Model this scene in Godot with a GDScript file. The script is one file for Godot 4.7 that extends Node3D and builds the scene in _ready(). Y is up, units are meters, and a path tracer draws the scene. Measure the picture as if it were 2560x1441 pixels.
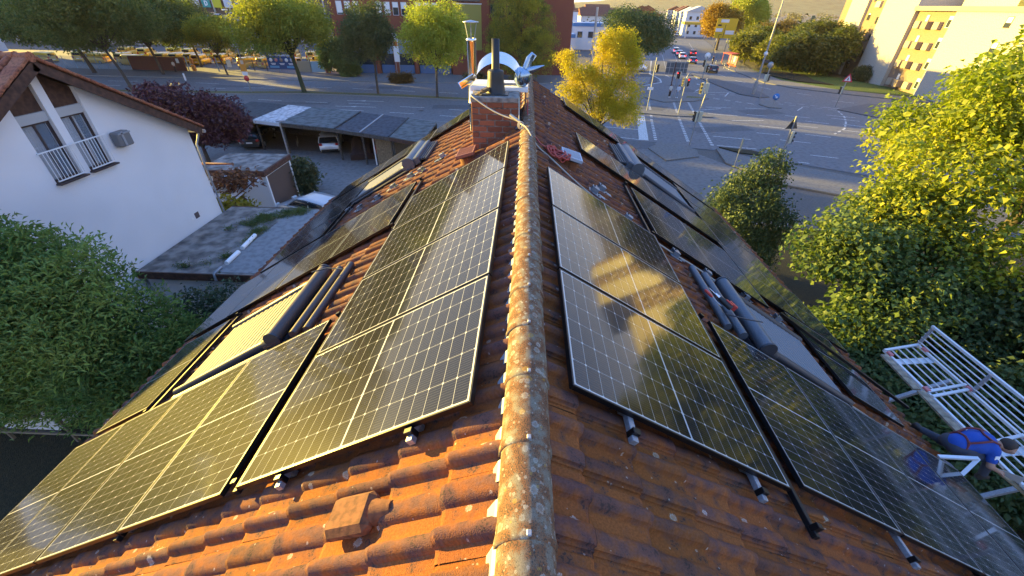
extends Node3D

# ---------- helpers ----------
var rng := RandomNumberGenerator.new()
var used := {}
var M := {}
const AL := 0.5395          # roof pitch
const TOP := 9.7            # height where the two planes of solar panels meet

func numbered(parent: Node, called: String) -> String:
	var key := str(parent.get_instance_id()) + called
	var n: int = used.get(key, 0)
	used[key] = n + 1
	return called if n == 0 else "%s_%03d" % [called, n]

func tag(o: Node, label := "", category := "", group := "", kind := "") -> Node:
	if label: o.set_meta("label", label)
	if category: o.set_meta("category", category)
	if group: o.set_meta("group", group)
	if kind: o.set_meta("kind", kind)
	return o

func thing(called: String, label: String, category: String, at := Transform3D.IDENTITY, group := "") -> Node3D:
	var o := Node3D.new()
	o.name = numbered(self, called)
	add_child(o)
	o.transform = at
	tag(o, label, category, group)
	return o

func part(called: String, what, m: Material, parent: Node = self, at := Transform3D.IDENTITY, flat := true) -> MeshInstance3D:
	var o := MeshInstance3D.new()
	o.name = numbered(parent, called)
	parent.add_child(o)
	o.transform = at
	if what is SurfaceTool:
		o.mesh = done(what, flat)
	else:
		o.mesh = what
	o.material_override = m
	return o

func struct(called: String, what, m: Material, parent: Node = self) -> MeshInstance3D:
	var o := part(called, what, m, parent)
	o.set_meta("kind", "structure")
	return o

func copy_of(o: Node3D, at: Transform3D, label: String, group := "") -> Node3D:
	var c: Node3D = o.duplicate()
	c.name = numbered(self, str(o.name).rstrip("0123456789").rstrip("_"))
	add_child(c)
	c.transform = at
	c.set_meta("label", label)
	if group: c.set_meta("group", group)
	return c

func begin() -> SurfaceTool:
	var s := SurfaceTool.new()
	s.begin(Mesh.PRIMITIVE_TRIANGLES)
	s.set_smooth_group(-1)
	return s

func done(s: SurfaceTool, _flat := true) -> ArrayMesh:
	s.generate_normals()
	return s.commit()

func V(x: float, y: float, z: float) -> Vector3:
	return Vector3(x, y, z)

func at(p: Vector3, yaw := 0.0) -> Transform3D:
	return Transform3D(Basis(Vector3.UP, yaw), p)

func quad(s: SurfaceTool, a: Vector3, b: Vector3, c: Vector3, d: Vector3) -> void:   # counter-clockwise seen from outside
	for p: Vector3 in [a, c, b, a, d, c]: s.add_vertex(p)

func quv(s: SurfaceTool, p: Array, uv: Array) -> void:
	for i: int in [0, 2, 1, 0, 3, 2]:
		s.set_uv(uv[i])
		s.add_vertex(p[i])

func face(s: SurfaceTool, p: Array, inside: Vector3) -> void:
	var n: Vector3 = (p[1] - p[0]).cross(p[2] - p[0])
	var mid := Vector3.ZERO
	for q: Vector3 in p: mid += q / p.size()
	var flip := n.dot(mid - inside) > 0.0
	for i in range(1, p.size() - 1):
		s.add_vertex(p[0])
		s.add_vertex(p[i + 1] if flip else p[i])
		s.add_vertex(p[i] if flip else p[i + 1])

func box(s: SurfaceTool, c: Vector3, size: Vector3, bev := 0.0, b := Basis.IDENTITY) -> void:
	var h := size / 2.0
	var pt := func(sg: Vector3, ax: int) -> Vector3:
		var v := Vector3.ZERO
		for k in 3:
			v[k] = sg[k] * (h[k] if k == ax or bev == 0.0 else h[k] - bev)
		return c + b * v
	for ax in 3:
		var u := (ax + 1) % 3
		var w := (ax + 2) % 3
		for sg: float in [-1.0, 1.0]:
			var ps := []
			for q: Array in [[-1, -1], [1, -1], [1, 1], [-1, 1]]:
				var g := Vector3.ZERO
				g[ax] = sg; g[u] = q[0]; g[w] = q[1]
				ps.append(pt.call(g, ax))
			face(s, ps, c)
	if bev <= 0.0: return
	for ax in 3:
		var u := (ax + 1) % 3
		var w := (ax + 2) % 3
		for su: float in [-1.0, 1.0]:
			for sw: float in [-1.0, 1.0]:
				var g0 := Vector3.ZERO
				g0[ax] = -1; g0[u] = su; g0[w] = sw
				var g1 := g0
				g1[ax] = 1
				face(s, [pt.call(g0, u), pt.call(g1, u), pt.call(g1, w), pt.call(g0, w)], c)
	for sx: float in [-1.0, 1.0]:
		for sy: float in [-1.0, 1.0]:
			for sz: float in [-1.0, 1.0]:
				var g := V(sx, sy, sz)
				face(s, [pt.call(g, 0), pt.call(g, 1), pt.call(g, 2)], c)

func bar(s: SurfaceTool, a: Vector3, b: Vector3, w: float, h: float, up := Vector3.UP) -> void:
	var z := (b - a).normalized()
	if absf(z.dot(up)) > 0.98: up = Vector3.RIGHT
	var x := up.cross(z).normalized()
	box(s, (a + b) / 2.0, V(w, h, a.distance_to(b)), 0.0, Basis(x, z.cross(x), z))

func tube(s: SurfaceTool, pts: Array, r, sides := 8, caps := true) -> void:
	var n := pts.size()
	var rings := []
	var x := Vector3.ZERO
	for i in n:
		var t: Vector3 = (pts[mini(i + 1, n - 1)] - pts[maxi(i - 1, 0)]).normalized()
		if x == Vector3.ZERO:
			x = t.cross(Vector3.UP if absf(t.y) < 0.9 else Vector3.RIGHT).normalized()
		x = (x - t * x.dot(t)).normalized()
		var y := t.cross(x)
		var ring := PackedVector3Array()
		var rr: float = r[i] if r is Array else r
		for k in sides:
			var a := TAU * k / sides
			ring.append(pts[i] + (x * cos(a) + y * sin(a)) * rr)
		rings.append(ring)
	s.set_smooth_group(0)
	for i in n - 1:
		for k in sides:
			var l := (k + 1) % sides
			quad(s, rings[i][k], rings[i][l], rings[i + 1][l], rings[i + 1][k])
	s.set_smooth_group(-1)
	if caps:
		for e in 2:
			var i: int = 0 if e == 0 else n - 1
			face(s, Array(rings[i]), pts[1] if e == 0 else pts[n - 2])

func lathe(s: SurfaceTool, prof: Array, xf := Transform3D.IDENTITY, sides := 12, smooth := true) -> void:   # prof: [radius, height]
	if smooth: s.set_smooth_group(0)
	for i in prof.size() - 1:
		for k in sides:
			var a := TAU * k / sides
			var b := TAU * (k + 1) / sides
			var p := V(cos(a) * prof[i][0], prof[i][1], -sin(a) * prof[i][0])
			var q := V(cos(b) * prof[i][0], prof[i][1], -sin(b) * prof[i][0])
			var p2 := V(cos(a) * prof[i + 1][0], prof[i + 1][1], -sin(a) * prof[i + 1][0])
			var q2 := V(cos(b) * prof[i + 1][0], prof[i + 1][1], -sin(b) * prof[i + 1][0])
			if prof[i][0] < 1e-4:
				face3(s, xf * p, xf * q2, xf * p2)
			elif prof[i + 1][0] < 1e-4:
				face3(s, xf * p, xf * q, xf * p2)
			else:
				quad(s, xf * p, xf * q, xf * q2, xf * p2)
	s.set_smooth_group(-1)

func face3(s: SurfaceTool, a: Vector3, b: Vector3, c: Vector3) -> void:
	s.add_vertex(a); s.add_vertex(c); s.add_vertex(b)

func prism(s: SurfaceTool, poly: PackedVector2Array, xf: Transform3D, z0: float, z1: float) -> void:
	if Geometry2D.is_polygon_clockwise(poly): poly.reverse()
	var tris := Geometry2D.triangulate_polygon(poly)
	for i in range(0, tris.size(), 3):
		var a := poly[tris[i]]
		var b := poly[tris[i + 1]]
		var c := poly[tris[i + 2]]
		if (b - a).cross(c - a) < 0.0:
			var t := b
			b = c
			c = t
		face3(s, xf * V(a.x, a.y, z1), xf * V(b.x, b.y, z1), xf * V(c.x, c.y, z1))
		face3(s, xf * V(a.x, a.y, z0), xf * V(c.x, c.y, z0), xf * V(b.x, b.y, z0))
	for i in poly.size():
		var a := poly[i]
		var b := poly[(i + 1) % poly.size()]
		quad(s, xf * V(a.x, a.y, z0), xf * V(b.x, b.y, z0), xf * V(b.x, b.y, z1), xf * V(a.x, a.y, z1))

func flat_poly(pts: Array, y: float) -> SurfaceTool:      # [x, z] outline lying level at height y
	var s := begin()
	var p := PackedVector2Array()
	for q: Array in pts: p.append(Vector2(q[0], q[1]))
	var tris := Geometry2D.triangulate_polygon(p)
	for i in range(0, tris.size(), 3):
		var a := p[tris[i]]
		var b := p[tris[i + 1]]
		var c := p[tris[i + 2]]
		if (b - a).cross(c - a) > 0.0:
			var t := b
			b = c
			c = t
		face3(s, V(a.x, y, a.y), V(b.x, y, b.y), V(c.x, y, c.y))
	return s

func slab(pts: Array, y0: float, y1: float) -> SurfaceTool:
	var s := begin()
	var p := PackedVector2Array()
	for q: Array in pts: p.append(Vector2(q[0], -q[1]))
	prism(s, p, Transform3D(Basis(Vector3.RIGHT, -PI / 2.0), Vector3.ZERO), y0, y1)
	return s

func lin(r: float, g: float, b: float) -> Color:
	return Color(r, g, b).linear_to_srgb()

func mat(c: Color, rough := 0.8, metal := 0.0, tex := "", scale := 1.0, bump := "", bump_k := 1.0, world := true) -> StandardMaterial3D:
	var m := StandardMaterial3D.new()
	m.albedo_color = c
	m.roughness = rough
	m.metallic = metal
	if tex:
		m.albedo_texture = T[tex]
		m.uv1_triplanar = true
		m.uv1_world_triplanar = world
		m.uv1_scale = Vector3.ONE * scale
	if bump:
		m.normal_enabled = true
		m.normal_texture = T[bump]
		m.normal_scale = bump_k
		if not tex:
			m.uv1_triplanar = true
			m.uv1_world_triplanar = world
			m.uv1_scale = Vector3.ONE * scale
	return m

func glow(c: Color, e: float) -> StandardMaterial3D:
	var m := mat(c, 0.4)
	m.emission_enabled = true
	m.emission = c
	m.emission_energy_multiplier = e
	return m

var T := {}
func noise_tex(called: String, size: int, freq: float, oct: int, stops: Array, seed_: int, cell := false) -> void:
	var n := FastNoiseLite.new()
	n.seed = seed_
	n.noise_type = FastNoiseLite.TYPE_CELLULAR if cell else FastNoiseLite.TYPE_SIMPLEX_SMOOTH
	n.frequency = freq
	n.fractal_octaves = oct
	var t := NoiseTexture2D.new()
	t.width = size
	t.height = size
	t.seamless = true
	t.noise = n
	var g := Gradient.new()
	var off := PackedFloat32Array()
	var col := PackedColorArray()
	for q: Array in stops:
		off.append(q[0])
		col.append(q[1] if q[1] is Color else Color(q[1], q[1], q[1]))
	g.offsets = off
	g.colors = col
	t.color_ramp = g
	T[called] = t

func noise_bump(called: String, size: int, freq: float, oct: int, strength: float, seed_: int) -> void:
	var n := FastNoiseLite.new()
	n.seed = seed_
	n.noise_type = FastNoiseLite.TYPE_SIMPLEX_SMOOTH
	n.frequency = freq
	n.fractal_octaves = oct
	var t := NoiseTexture2D.new()
	t.width = size
	t.height = size
	t.seamless = true
	t.as_normal_map = true
	t.bump_strength = strength
	t.noise = n
	T[called] = t

# a point on the roof: s metres down the slope from the apex, z along the ridge, h out of the plane of the panels
func on_roof(side: float, s: float, z: float, h: float) -> Vector3:
	return V(side * (s * cos(AL) + h * sin(AL)), TOP - s * sin(AL) + h * cos(AL), z)

# frame there: x down the slope, y out of the roof (local z is world z on the right slope, world -z on the left one)
func roof_frame(side: float, s: float, z: float, h: float) -> Transform3D:
	return Transform3D(Basis(V(side * cos(AL), -sin(AL), 0), V(side * sin(AL), cos(AL), 0), V(0, 0, side)), on_roof(side, s, z, h))

func _ready() -> void:
	rng.seed = 20240917
	var cam := Camera3D.new()
	cam.name = "camera"
	cam.fov = 70.45
	cam.near = 0.05
	cam.far = 6000.0
	add_child(cam)
	cam.position = V(-0.018, TOP + 1.436, 0.0)
	cam.basis = Basis(V(0, 1, 0), 0.0214) * Basis(V(1, 0, 0), -0.6089) * Basis(V(0, 0, 1), 0.0221)
	cam.current = true
	var sky := ProceduralSkyMaterial.new()
	sky.sky_top_color = Color(0.43, 0.61, 0.90)
	sky.sky_horizon_color = Color(0.86, 0.90, 0.93)
	sky.sky_curve = 0.16
	sky.ground_bottom_color = Color(0.25, 0.24, 0.22)
	sky.ground_horizon_color = Color(0.62, 0.60, 0.56)
	sky.sun_angle_max = 14.0
	sky.sun_curve = 0.12
	sky.sky_energy_multiplier = 0.64
	var env := Environment.new()
	env.background_mode = Environment.BG_SKY
	env.sky = Sky.new()
	env.sky.sky_material = sky
	env.tonemap_mode = Environment.TONE_MAPPER_LINEAR
	env.tonemap_exposure = 5.5
	env.fog_enabled = true
	env.fog_density = 0.00010
	env.fog_light_color = Color(0.93, 0.84, 0.72)
	env.sdfgi_enabled = true
	env.ssao_enabled = true
	env.ssil_enabled = true
	var we := WorldEnvironment.new()
	we.name = "world_environment"
	we.environment = env
	add_child(we)
	var sun := DirectionalLight3D.new()
	sun.name = "sun"
	sun.light_color = Color(1.0, 0.86, 0.40)
	sun.light_energy = 1.6
	sun.light_angular_distance = 0.5
	sun.shadow_enabled = true
	add_child(sun)
	var az := deg_to_rad(24.0)
	var el := deg_to_rad(8.5)
	sun.look_at_from_position(Vector3.ZERO, V(cos(el) * cos(az), -sin(el), cos(el) * sin(az)))
	make_textures()
	make_materials()
	build_all()

# ---------- textures: what surfaces are made of ----------
func make_textures() -> void:
	noise_tex("grain", 512, 0.06, 4, [[0.0, 0.72], [0.5, 0.9], [1.0, 1.0]], 3)
	noise_tex("blotch", 512, 0.012, 4, [[0.0, 0.55], [0.35, 0.8], [0.6, 0.95], [1.0, 1.0]], 7)
	noise_tex("asphalt", 1024, 0.02, 6, [[0.0, 0.78], [0.4, 0.9], [0.55, 0.95], [1.0, 1.0]], 11)
	noise_tex("dry_grass", 512, 0.03, 5, [[0.0, lin(.05, .06, .02)], [0.45, lin(.11, .11, .03)], [0.6, lin(.17, .14, .06)], [1.0, lin(.22, .18, .09)]], 13)
	noise_tex("felt", 1024, 0.008, 6, [[0.0, lin(.06, .055, .05)], [0.4, lin(.15, .135, .12)], [0.6, lin(.22, .20, .18)], [1.0, lin(.30, .28, .25)]], 17)
	noise_tex("wood", 256, 0.02, 3, [[0.0, 0.6], [1.0, 1.0]], 19)
	noise_bump("rough_bump", 512, 0.09, 4, 6.0, 23)
	noise_bump("fine_bump", 1024, 0.22, 3, 5.0, 31)
	noise_tex("soft", 512, 0.006, 3, [[0.0, 0.93], [1.0, 1.0]], 37)
	noise_bump("soft_bump", 256, 0.02, 3, 3.0, 29)
	T["tile"] = ImageTexture.create_from_image(tile_picture())
	T["cap"] = ImageTexture.create_from_image(cap_picture())
	T["cells"] = ImageTexture.create_from_image(cell_picture())

func lichen(im: Image, cx: float, cy: float, r: float, c: Color, n: FastNoiseLite, core: float) -> void:
	var w := im.get_width()
	var h := im.get_height()
	for y in range(int(cy - r * 1.4), int(cy + r * 1.4) + 1):
		for x in range(int(cx - r * 1.4), int(cx + r * 1.4) + 1):
			if x < 0 or y < 0 or x >= w or y >= h: continue
			var d := Vector2(x - cx, y - cy)
			var rr := r * (1.0 + 0.45 * n.get_noise_3d(cos(d.angle()) * 30.0 + cx, sin(d.angle()) * 30.0, cy) + 0.5 * n.get_noise_2d(x * 4.0, y * 4.0))
			var t := d.length() / rr
			if t > 1.0: continue
			var k := 0.8 * clampf((1.0 - t) * 4.0, 0.0, 1.0)
			if t < 0.65: k *= core + 0.35 * n.get_noise_2d(x * 7.0, y * 7.0)
			im.set_pixel(x, y, im.get_pixel(x, y).lerp(c, clampf(k, 0.0, 1.0)))

func tile_picture() -> Image:            # 4 x 4 weathered clay tiles; u across the rolls, v down the slope
	var size := 1024
	var cell := 256
	var im := Image.create(size, size, false, Image.FORMAT_RGB8)
	var n := FastNoiseLite.new()
	n.seed = 5
	n.frequency = 0.012
	n.fractal_octaves = 5
	var f := FastNoiseLite.new()
	f.seed = 9
	f.frequency = 0.09
	f.fractal_octaves = 3
	var clay := lin(.28, .095, .028)
	var mauve := lin(.135, .068, .056)
	var dark := lin(.035, .028, .024)
	for y in size:
		for x in size:
			var u := float(x % cell) / cell
			var v := float(y % cell) / cell
			var a := n.get_noise_2d(x, y)
			var b := f.get_noise_2d(x, y)
			var roll := maxf(bump(u, 0.27, 0.16), bump(u, 0.76, 0.18))
			var c := clay.lerp(mauve, clampf(0.0 + 0.85 * roll + a * 1.1 + b * 0.25, 0.0, 0.95))
			c = c.lerp(dark, clampf((a * 1.3 + b * 1.1 + 0.16 * v * roll - 0.62) * 1.8, 0.0, 0.7))
			var k := 1.0 + 0.16 * b
			im.set_pixel(x, y, Color(c.r * k, c.g * k, c.b * k))
	var r := RandomNumberGenerator.new()
	r.seed = 77
	for i in 120:
		lichen(im, r.randf() * size, r.randf() * size, r.randf_range(1.8, 4.5) if i % 5 else r.randf_range(7.0, 17.0), lin(.60, .61, .58), f, 0.55)
	return im

func bump(u: float, c: float, w: float) -> float:
	return clampf(1.0 - pow(absf(u - c) / w, 2.0), 0.0, 1.0)

func cap_picture() -> Image:             # 2 x 2 ridge caps thick with lichen
	var size := 1024
	var im := Image.create(size, size, false, Image.FORMAT_RGB8)
	var n := FastNoiseLite.new()
	n.seed = 15
	n.frequency = 0.008
	n.fractal_octaves = 5
	var f := FastNoiseLite.new()
	f.seed = 19
	f.frequency = 0.08
	f.fractal_octaves = 4
	var clay := lin(.22, .105, .052)
	var grey := lin(.20, .172, .125)
	var dark := lin(.05, .04, .03)
	for y in size:
		for x in size:
			var a := n.get_noise_2d(x, y)
			var b := f.get_noise_2d(x, y)
			var c := clay.lerp(grey, clampf(0.45 + a * 1.8 + b * 0.7, 0.0, 1.0))
			c = c.lerp(dark, clampf((b * 1.7 - a * 0.8 - 0.22) * 2.2, 0.0, 0.85))
			var k := 1.0 + 0.25 * b
			im.set_pixel(x, y, Color(c.r * k, c.g * k, c.b * k))
	var r := RandomNumberGenerator.new()
	r.seed = 78
	for i in 560:
		var c: Color = [lin(.42, .41, .34), lin(.36, .38, .35), lin(.46, .45, .38), lin(.42, .25, .05)][i % 7 % 4]
		lichen(im, r.randf() * size, r.randf() * size, r.randf_range(2.0, 9.0) if i % 9 else r.randf_range(12.0, 28.0), c, f, 0.5)
	return im

func cell_picture() -> Image:            # half-cut cells, thin wires and white gaps laminated under the glass
	var w := 1024
	var h := 1556
	var im := Image.create(w, h, false, Image.FORMAT_RGB8)
	var white := lin(.48, .48, .45)
	im.fill(white)
	var m := 9
	var cw := (w - 2.0 * m) / 6.0
	var ch := (h - 2.0 * m - 10.0) / 18.0
	for j in 18:
		for i in 6:
			var x0 := int(m + i * cw) + 1
			var y0 := int(m + j * ch + (10.0 if j >= 9 else 0.0)) + 1
			var x1 := int(m + (i + 1) * cw) - 1
			var y1 := int(m + (j + 1) * ch + (10.0 if j >= 9 else 0.0)) - 1
			var k := 1.0 + 0.25 * sin(i * 12.9 + j * 78.2)
			im.fill_rect(Rect2i(x0, y0, x1 - x0, y1 - y0), lin(.010 * k, .0105 * k, .013 * k))
			for q in 10:
				var bx := int(lerpf(x0, x1, (q + 0.5) / 10.0))
				im.fill_rect(Rect2i(bx, y0, 2, y1 - y0), lin(.06, .058, .053))
			for e: Array in [[x0, y0, 1, 1], [x1, y0, -1, 1], [x0, y1, 1, -1], [x1, y1, -1, -1]]:
				for d in 6:
					im.fill_rect(Rect2i(e[0] if e[2] > 0 else e[0] - (6 - d), e[1] + e[3] * d - (1 if e[3] < 0 else 0), 6 - d, 1), white)
	return im

func make_materials() -> void:
	var m := StandardMaterial3D.new()
	m.albedo_texture = T["tile"]
	m.vertex_color_use_as_albedo = true
	m.roughness = 0.92
	m.metallic_specular = 0.25
	m.normal_enabled = true
	m.normal_texture = T["fine_bump"]
	m.normal_scale = 0.35
	M["tile"] = m
	m = m.duplicate()
	m.albedo_texture = T["cap"]
	m.normal_scale = 0.35
	M["cap"] = m
	m = StandardMaterial3D.new()
	m.albedo_texture = T["cells"]
	m.roughness = 0.07
	m.metallic_specular = 0.45
	m.clearcoat_enabled = true
	m.clearcoat = 0.05
	m.clearcoat_roughness = 0.42
	M["cells"] = m
	M["black_frame"] = mat(lin(.03, .03, .032), 0.32, 0.85)
	M["rail"] = mat(lin(.02, .02, .022), 0.4, 0.7)
	M["alu"] = mat(lin(.62, .63, .65), 0.38, 0.85, "grain", 1.2)
	M["dull_alu"] = mat(lin(.42, .43, .46), 0.5, 0.6, "grain", 1.2)
	M["steel"] = mat(lin(.75, .74, .72), 0.12, 1.0)
	M["black_pipe"] = mat(lin(.018, .017, .016), 0.5)
	M["dark_grey"] = mat(lin(.035, .04, .05), 0.45, 0.0, "grain", 2.0)
	M["blue_grey"] = mat(lin(.11, .135, .165), 0.4, 0.3, "grain", 2.0)
	M["brown_box"] = mat(lin(.085, .065, .06), 0.45, 0.2, "grain", 2.0)
	M["shutter"] = mat(lin(.125, .115, .095), 0.7, 0.0, "grain", 3.0)
	M["mortar"] = mat(lin(.24, .215, .19), 0.95, 0.0, "blotch", 1.3, "rough_bump", 0.6)
	M["concrete"] = mat(lin(.27, .26, .24), 0.95, 0.0, "blotch", 0.9, "rough_bump", 0.6)
	for i in 4:
		var k: float = [1.0, 0.8, 1.12, 0.68][i]
		M["brick%d" % i] = mat(lin(.32 * k, .105 * k, .05 * k), 0.9, 0.0, "grain", 3.0, "rough_bump", 0.5)
	M["underlay"] = mat(lin(.05, .035, .03), 0.95)
	M["plaster"] = mat(lin(.80, .80, .80), 0.92, 0.0, "soft", 0.08)
	M["white"] = mat(lin(.78, .78, .77), 0.6)
	M["terracotta_plastic"] = mat(lin(.30, .11, .07), 0.6, 0.0, "grain", 3.0)
	M["lead"] = mat(lin(.12, .14, .17), 0.5, 0.5, "grain", 2.0)
	M["vent_strip"] = mat(lin(.30, .33, .36), 0.5, 0.1)
	M["earth"] = mat(lin(.12, .11, .10), 0.95, 0.0, "asphalt", 0.2)
	M["bracket"] = mat(lin(.26, .31, .37), 0.45, 0.5, "grain", 3.0)
	M["curtain_grey"] = mat(lin(.20, .21, .22), 0.7, 0.0, "grain", 3.0)
	M["tile_plain"] = mat(lin(.22, .080, .030), 0.9, 0.0, "blotch", 3.0, "rough_bump", 0.5)
	M["pane"] = mat(lin(.03, .04, .05), 0.08)
	var gl := StandardMaterial3D.new()
	gl.albedo_color = Color(0.8, 0.9, 1.0, 0.12)
	gl.transparency = BaseMaterial3D.TRANSPARENCY_ALPHA
	gl.roughness = 0.05
	M["clear_glass"] = gl
	M["brown_board"] = mat(lin(.12, .058, .036), 0.8, 0.0, "wood", 0.8)
	M["brown_frame"] = mat(lin(.05, .028, .025), 0.6)
	M["rust_board"] = mat(lin(.14, .06, .04), 0.8, 0.0, "wood", 0.8)
	M["brown_door"] = mat(lin(.10, .065, .05), 0.7)
	M["old_board"] = mat(lin(.10, .085, .07), 0.9, 0.0, "blotch", 0.8)
	M["orange_tile0"] = mat(lin(.34, .115, .055), 0.85, 0.0, "blotch", 1.5)
	M["orange_tile1"] = mat(lin(.40, .15, .07), 0.85, 0.0, "blotch", 1.5)
	M["felt"] = mat(Color(1, 1, 1), 0.95, 0.0, "felt", 0.16)
	M["felt_grey"] = mat(lin(.24, .245, .25), 0.95, 0.0, "asphalt", 0.15)
	M["felt_dark"] = mat(lin(.05, .055, .06), 0.9, 0.0, "blotch", 0.3)
	M["felt_slate"] = mat(lin(.06, .068, .085), 0.9, 0.0, "blotch", 0.3)
	M["felt_green"] = mat(lin(.12, .135, .135), 0.92, 0.0, "blotch", 0.2)
	M["white_roof"] = mat(lin(.60, .57, .56), 0.8, 0.0, "blotch", 0.3)
	M["blue_panel"] = mat(lin(.07, .14, .27), 0.6)
	M["blue_light"] = mat(lin(.20, .30, .42), 0.5)
	M["blue_band"] = mat(lin(.06, .20, .42), 0.6)
	M["white_far"] = mat(lin(.68, .68, .67), 0.85)
	M["grey_far"] = mat(lin(.48, .49, .50), 0.85)
	M["ochre_far"] = mat(lin(.50, .36, .20), 0.85)
	M["red_roof"] = mat(lin(.19, .07, .045), 0.9, 0.0, "blotch", 0.3)
	M["fence_blue"] = mat(lin(.20, .29, .36), 0.6, 0.2)
	M["bright_alu"] = mat(lin(.60, .63, .66), 0.4, 0.4)

# ---------- the roof we stand on ----------
var panel_spots: Array = []    # [side, s, z near edge, landscape, label]

func list_panels() -> void:
	var ord := ["nearest", "second nearest", "third nearest", "farthest"]
	var row := ["top", "second", "third", "lowest"]
	for i in 4: panel_spots.append([-1, 0.272, -1.29 - 1.154 * i, false, "solar panel beside the ridge on the sunlit slope, %s to the camera" % ord[i]])
	for k in 4: panel_spots.append([-1, 2.133 + 1.154 * k, -1.281, true, "long solar panel, %s of the nearest stack on the sunlit slope" % row[k]])
	panel_spots.append([-1, 5.30, -3.12, true, "single long solar panel at the eave below the beige shuttered roof window"])
	for k in 4: panel_spots.append([-1, 2.17 + 1.154 * k, -5.08, true, "long solar panel, %s of the stack beyond the beige shuttered roof window" % row[k]])
	for i in 3: panel_spots.append([-1, 4.60, -6.97 - 1.154 * i, false, "sunlit side solar panel below the far grey roof window, %s of three" % ["nearest", "middle", "farthest"][i]])
	for k in 3: panel_spots.append([-1, 1.14 + 1.73 * k, -10.68, false, "solar panel of the farthest sunlit column, %s of three" % ["upper", "middle", "lower"][k]])
	for i in 3: panel_spots.append([1, 0.324, -1.4485 - 1.154 * i, false, "solar panel beside the ridge on the shaded slope, %s to the camera" % ["nearest", "middle one", "farthest"][i]])
	for k in 4: panel_spots.append([1, 2.217 + 1.154 * k, -1.5226, true, "long solar panel, %s of the nearest stack on the shaded slope" % row[k]])
	panel_spots.append([1, 4.98, -3.62, true, "single long solar panel at the eave below the roof window with the drill"])
	for k in 4: panel_spots.append([1, 2.12 + 1.154 * k, -5.03 if k != 2 and k != 3 else -5.40, true, "long solar panel, %s of the stack beyond the roof window with the drill" % row[k]])
	for k in 3: panel_spots.append([1, 1.14 + 1.73 * k, -7.14, false, "shaded side solar panel just before the far roof window, %s of three" % ["upper", "middle", "lower"][k]])
	for i in 2: panel_spots.append([1, 4.60, -8.30 - 1.154 * i, false, "shaded side solar panel at the eave below the far roof window, %s" % ["nearer", "farther"][i]])
	for k in 3: panel_spots.append([1, 1.14 + 1.73 * k, -10.85, false, "solar panel of the farthest shaded column near the yellow tree, %s of three" % ["upper", "middle", "lower"][k]])

func tile_mesh(variant: int) -> ArrayMesh:    # x down the slope (0 at the covered end), y out, z across; 0.335 wide, 0.38 long
	var w := 0.335
	var prof := [[0.0, 0.0], [0.04, 0.0], [0.052, 0.004], [0.060, 0.024], [0.080, 0.041], [0.105, 0.041], [0.125, 0.024], [0.133, 0.004], [0.150, 0.0], [0.205, 0.0], [0.220, 0.018], [0.236, 0.026], [0.290, 0.028], [0.300, 0.024], [0.301, 0.009], [0.316, 0.008], [0.318, 0.0], [0.335, 0.0]]
	var r := RandomNumberGenerator.new()
	r.seed = 100 + variant
	var du := (variant % 4) * 0.25
	var dv := (variant / 4) * 0.25
	var tint := r.randf_range(0.78, 1.12)
	var col := Color(tint, tint * r.randf_range(0.92, 1.04), tint * r.randf_range(0.88, 1.1))
	var s := begin()
	s.set_color(col)
	var skew := r.randf_range(-0.004, 0.004)
	var lift := r.randf_range(-0.002, 0.003)
	var xs := [-0.03, 0.33, 0.352]
	var hs := [-0.006, 0.026 + lift, 0.023 + lift]
	for i in prof.size() - 1:
		for j in 2:
			s.set_smooth_group([2, 2, 1, 1, 1, 1, 2, 2, 2, 3, 3, 3, 3, 4, 4, 5, 5][i] + 8 * j)
			var ps := []
			var us := []
			for q: Array in [[i, j], [i + 1, j], [i + 1, j + 1], [i, j + 1]]:
				var p: Array = prof[q[0]]
				ps.append(V(xs[q[1]] + skew * p[0] / w * q[1], p[1] * 1.2 + hs[q[1]] - (0.003 if q[1] == 2 else 0.0), p[0] - w / 2.0))
				us.append(Vector2(du + 0.25 * (0.02 + 0.96 * p[0] / w), dv + 0.25 * (0.03 + 0.94 * (xs[q[1]] + 0.03) / 0.382)))
			quv(s, [ps[0], ps[3], ps[2], ps[1]], [us[0], us[3], us[2], us[1]])
		s.set_smooth_group(-1)
		var a := V(0.352 + skew * prof[i][0] / w, prof[i][1] * 1.2 + 0.020 + lift, prof[i][0] - w / 2.0)
		var b := V(0.352 + skew * prof[i + 1][0] / w, prof[i + 1][1] * 1.2 + 0.020 + lift, prof[i + 1][0] - w / 2.0)
		var uv := Vector2(du + 0.1, dv + 0.22)
		quv(s, [a, a - V(0.004, 0.022, 0), b - V(0.004, 0.022, 0), b], [uv, uv, uv, uv])
	s.generate_normals()
	s.generate_tangents()
	return s.commit()

func cap_mesh(variant: int) -> ArrayMesh:     # half-round ridge cap, 0.41 long towards +z, slightly conical
	var s := begin()
	var n := 12
	s.set_color(Color.WHITE)
	s.set_smooth_group(1)
	var prof := [[0.0, 0.107], [0.36, 0.112], [0.39, 0.118], [0.41, 0.117], [0.412, 0.112], [0.412, 0.09]]
	for j in prof.size() - 1:
		for i in n:
			var ps := []
			var us := []
			for q: Array in [[i, j], [i + 1, j], [i + 1, j + 1], [i, j + 1]]:
				var a: float = PI * (q[0] / float(n)) * 1.06 - 0.03 * PI
				var p: Array = prof[q[1]]
				ps.append(V(-cos(a) * p[1], sin(a) * p[1] * 0.96, p[0]))
				us.append(Vector2((variant % 2) * 0.5 + 0.5 * q[0] / float(n), (variant / 2) * 0.5 + 0.5 * p[0] / 0.412))
			quv(s, [ps[0], ps[3], ps[2], ps[1]], us if false else [us[0], us[3], us[2], us[1]])
	s.generate_normals()
	s.generate_tangents()
	return s.commit()

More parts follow.
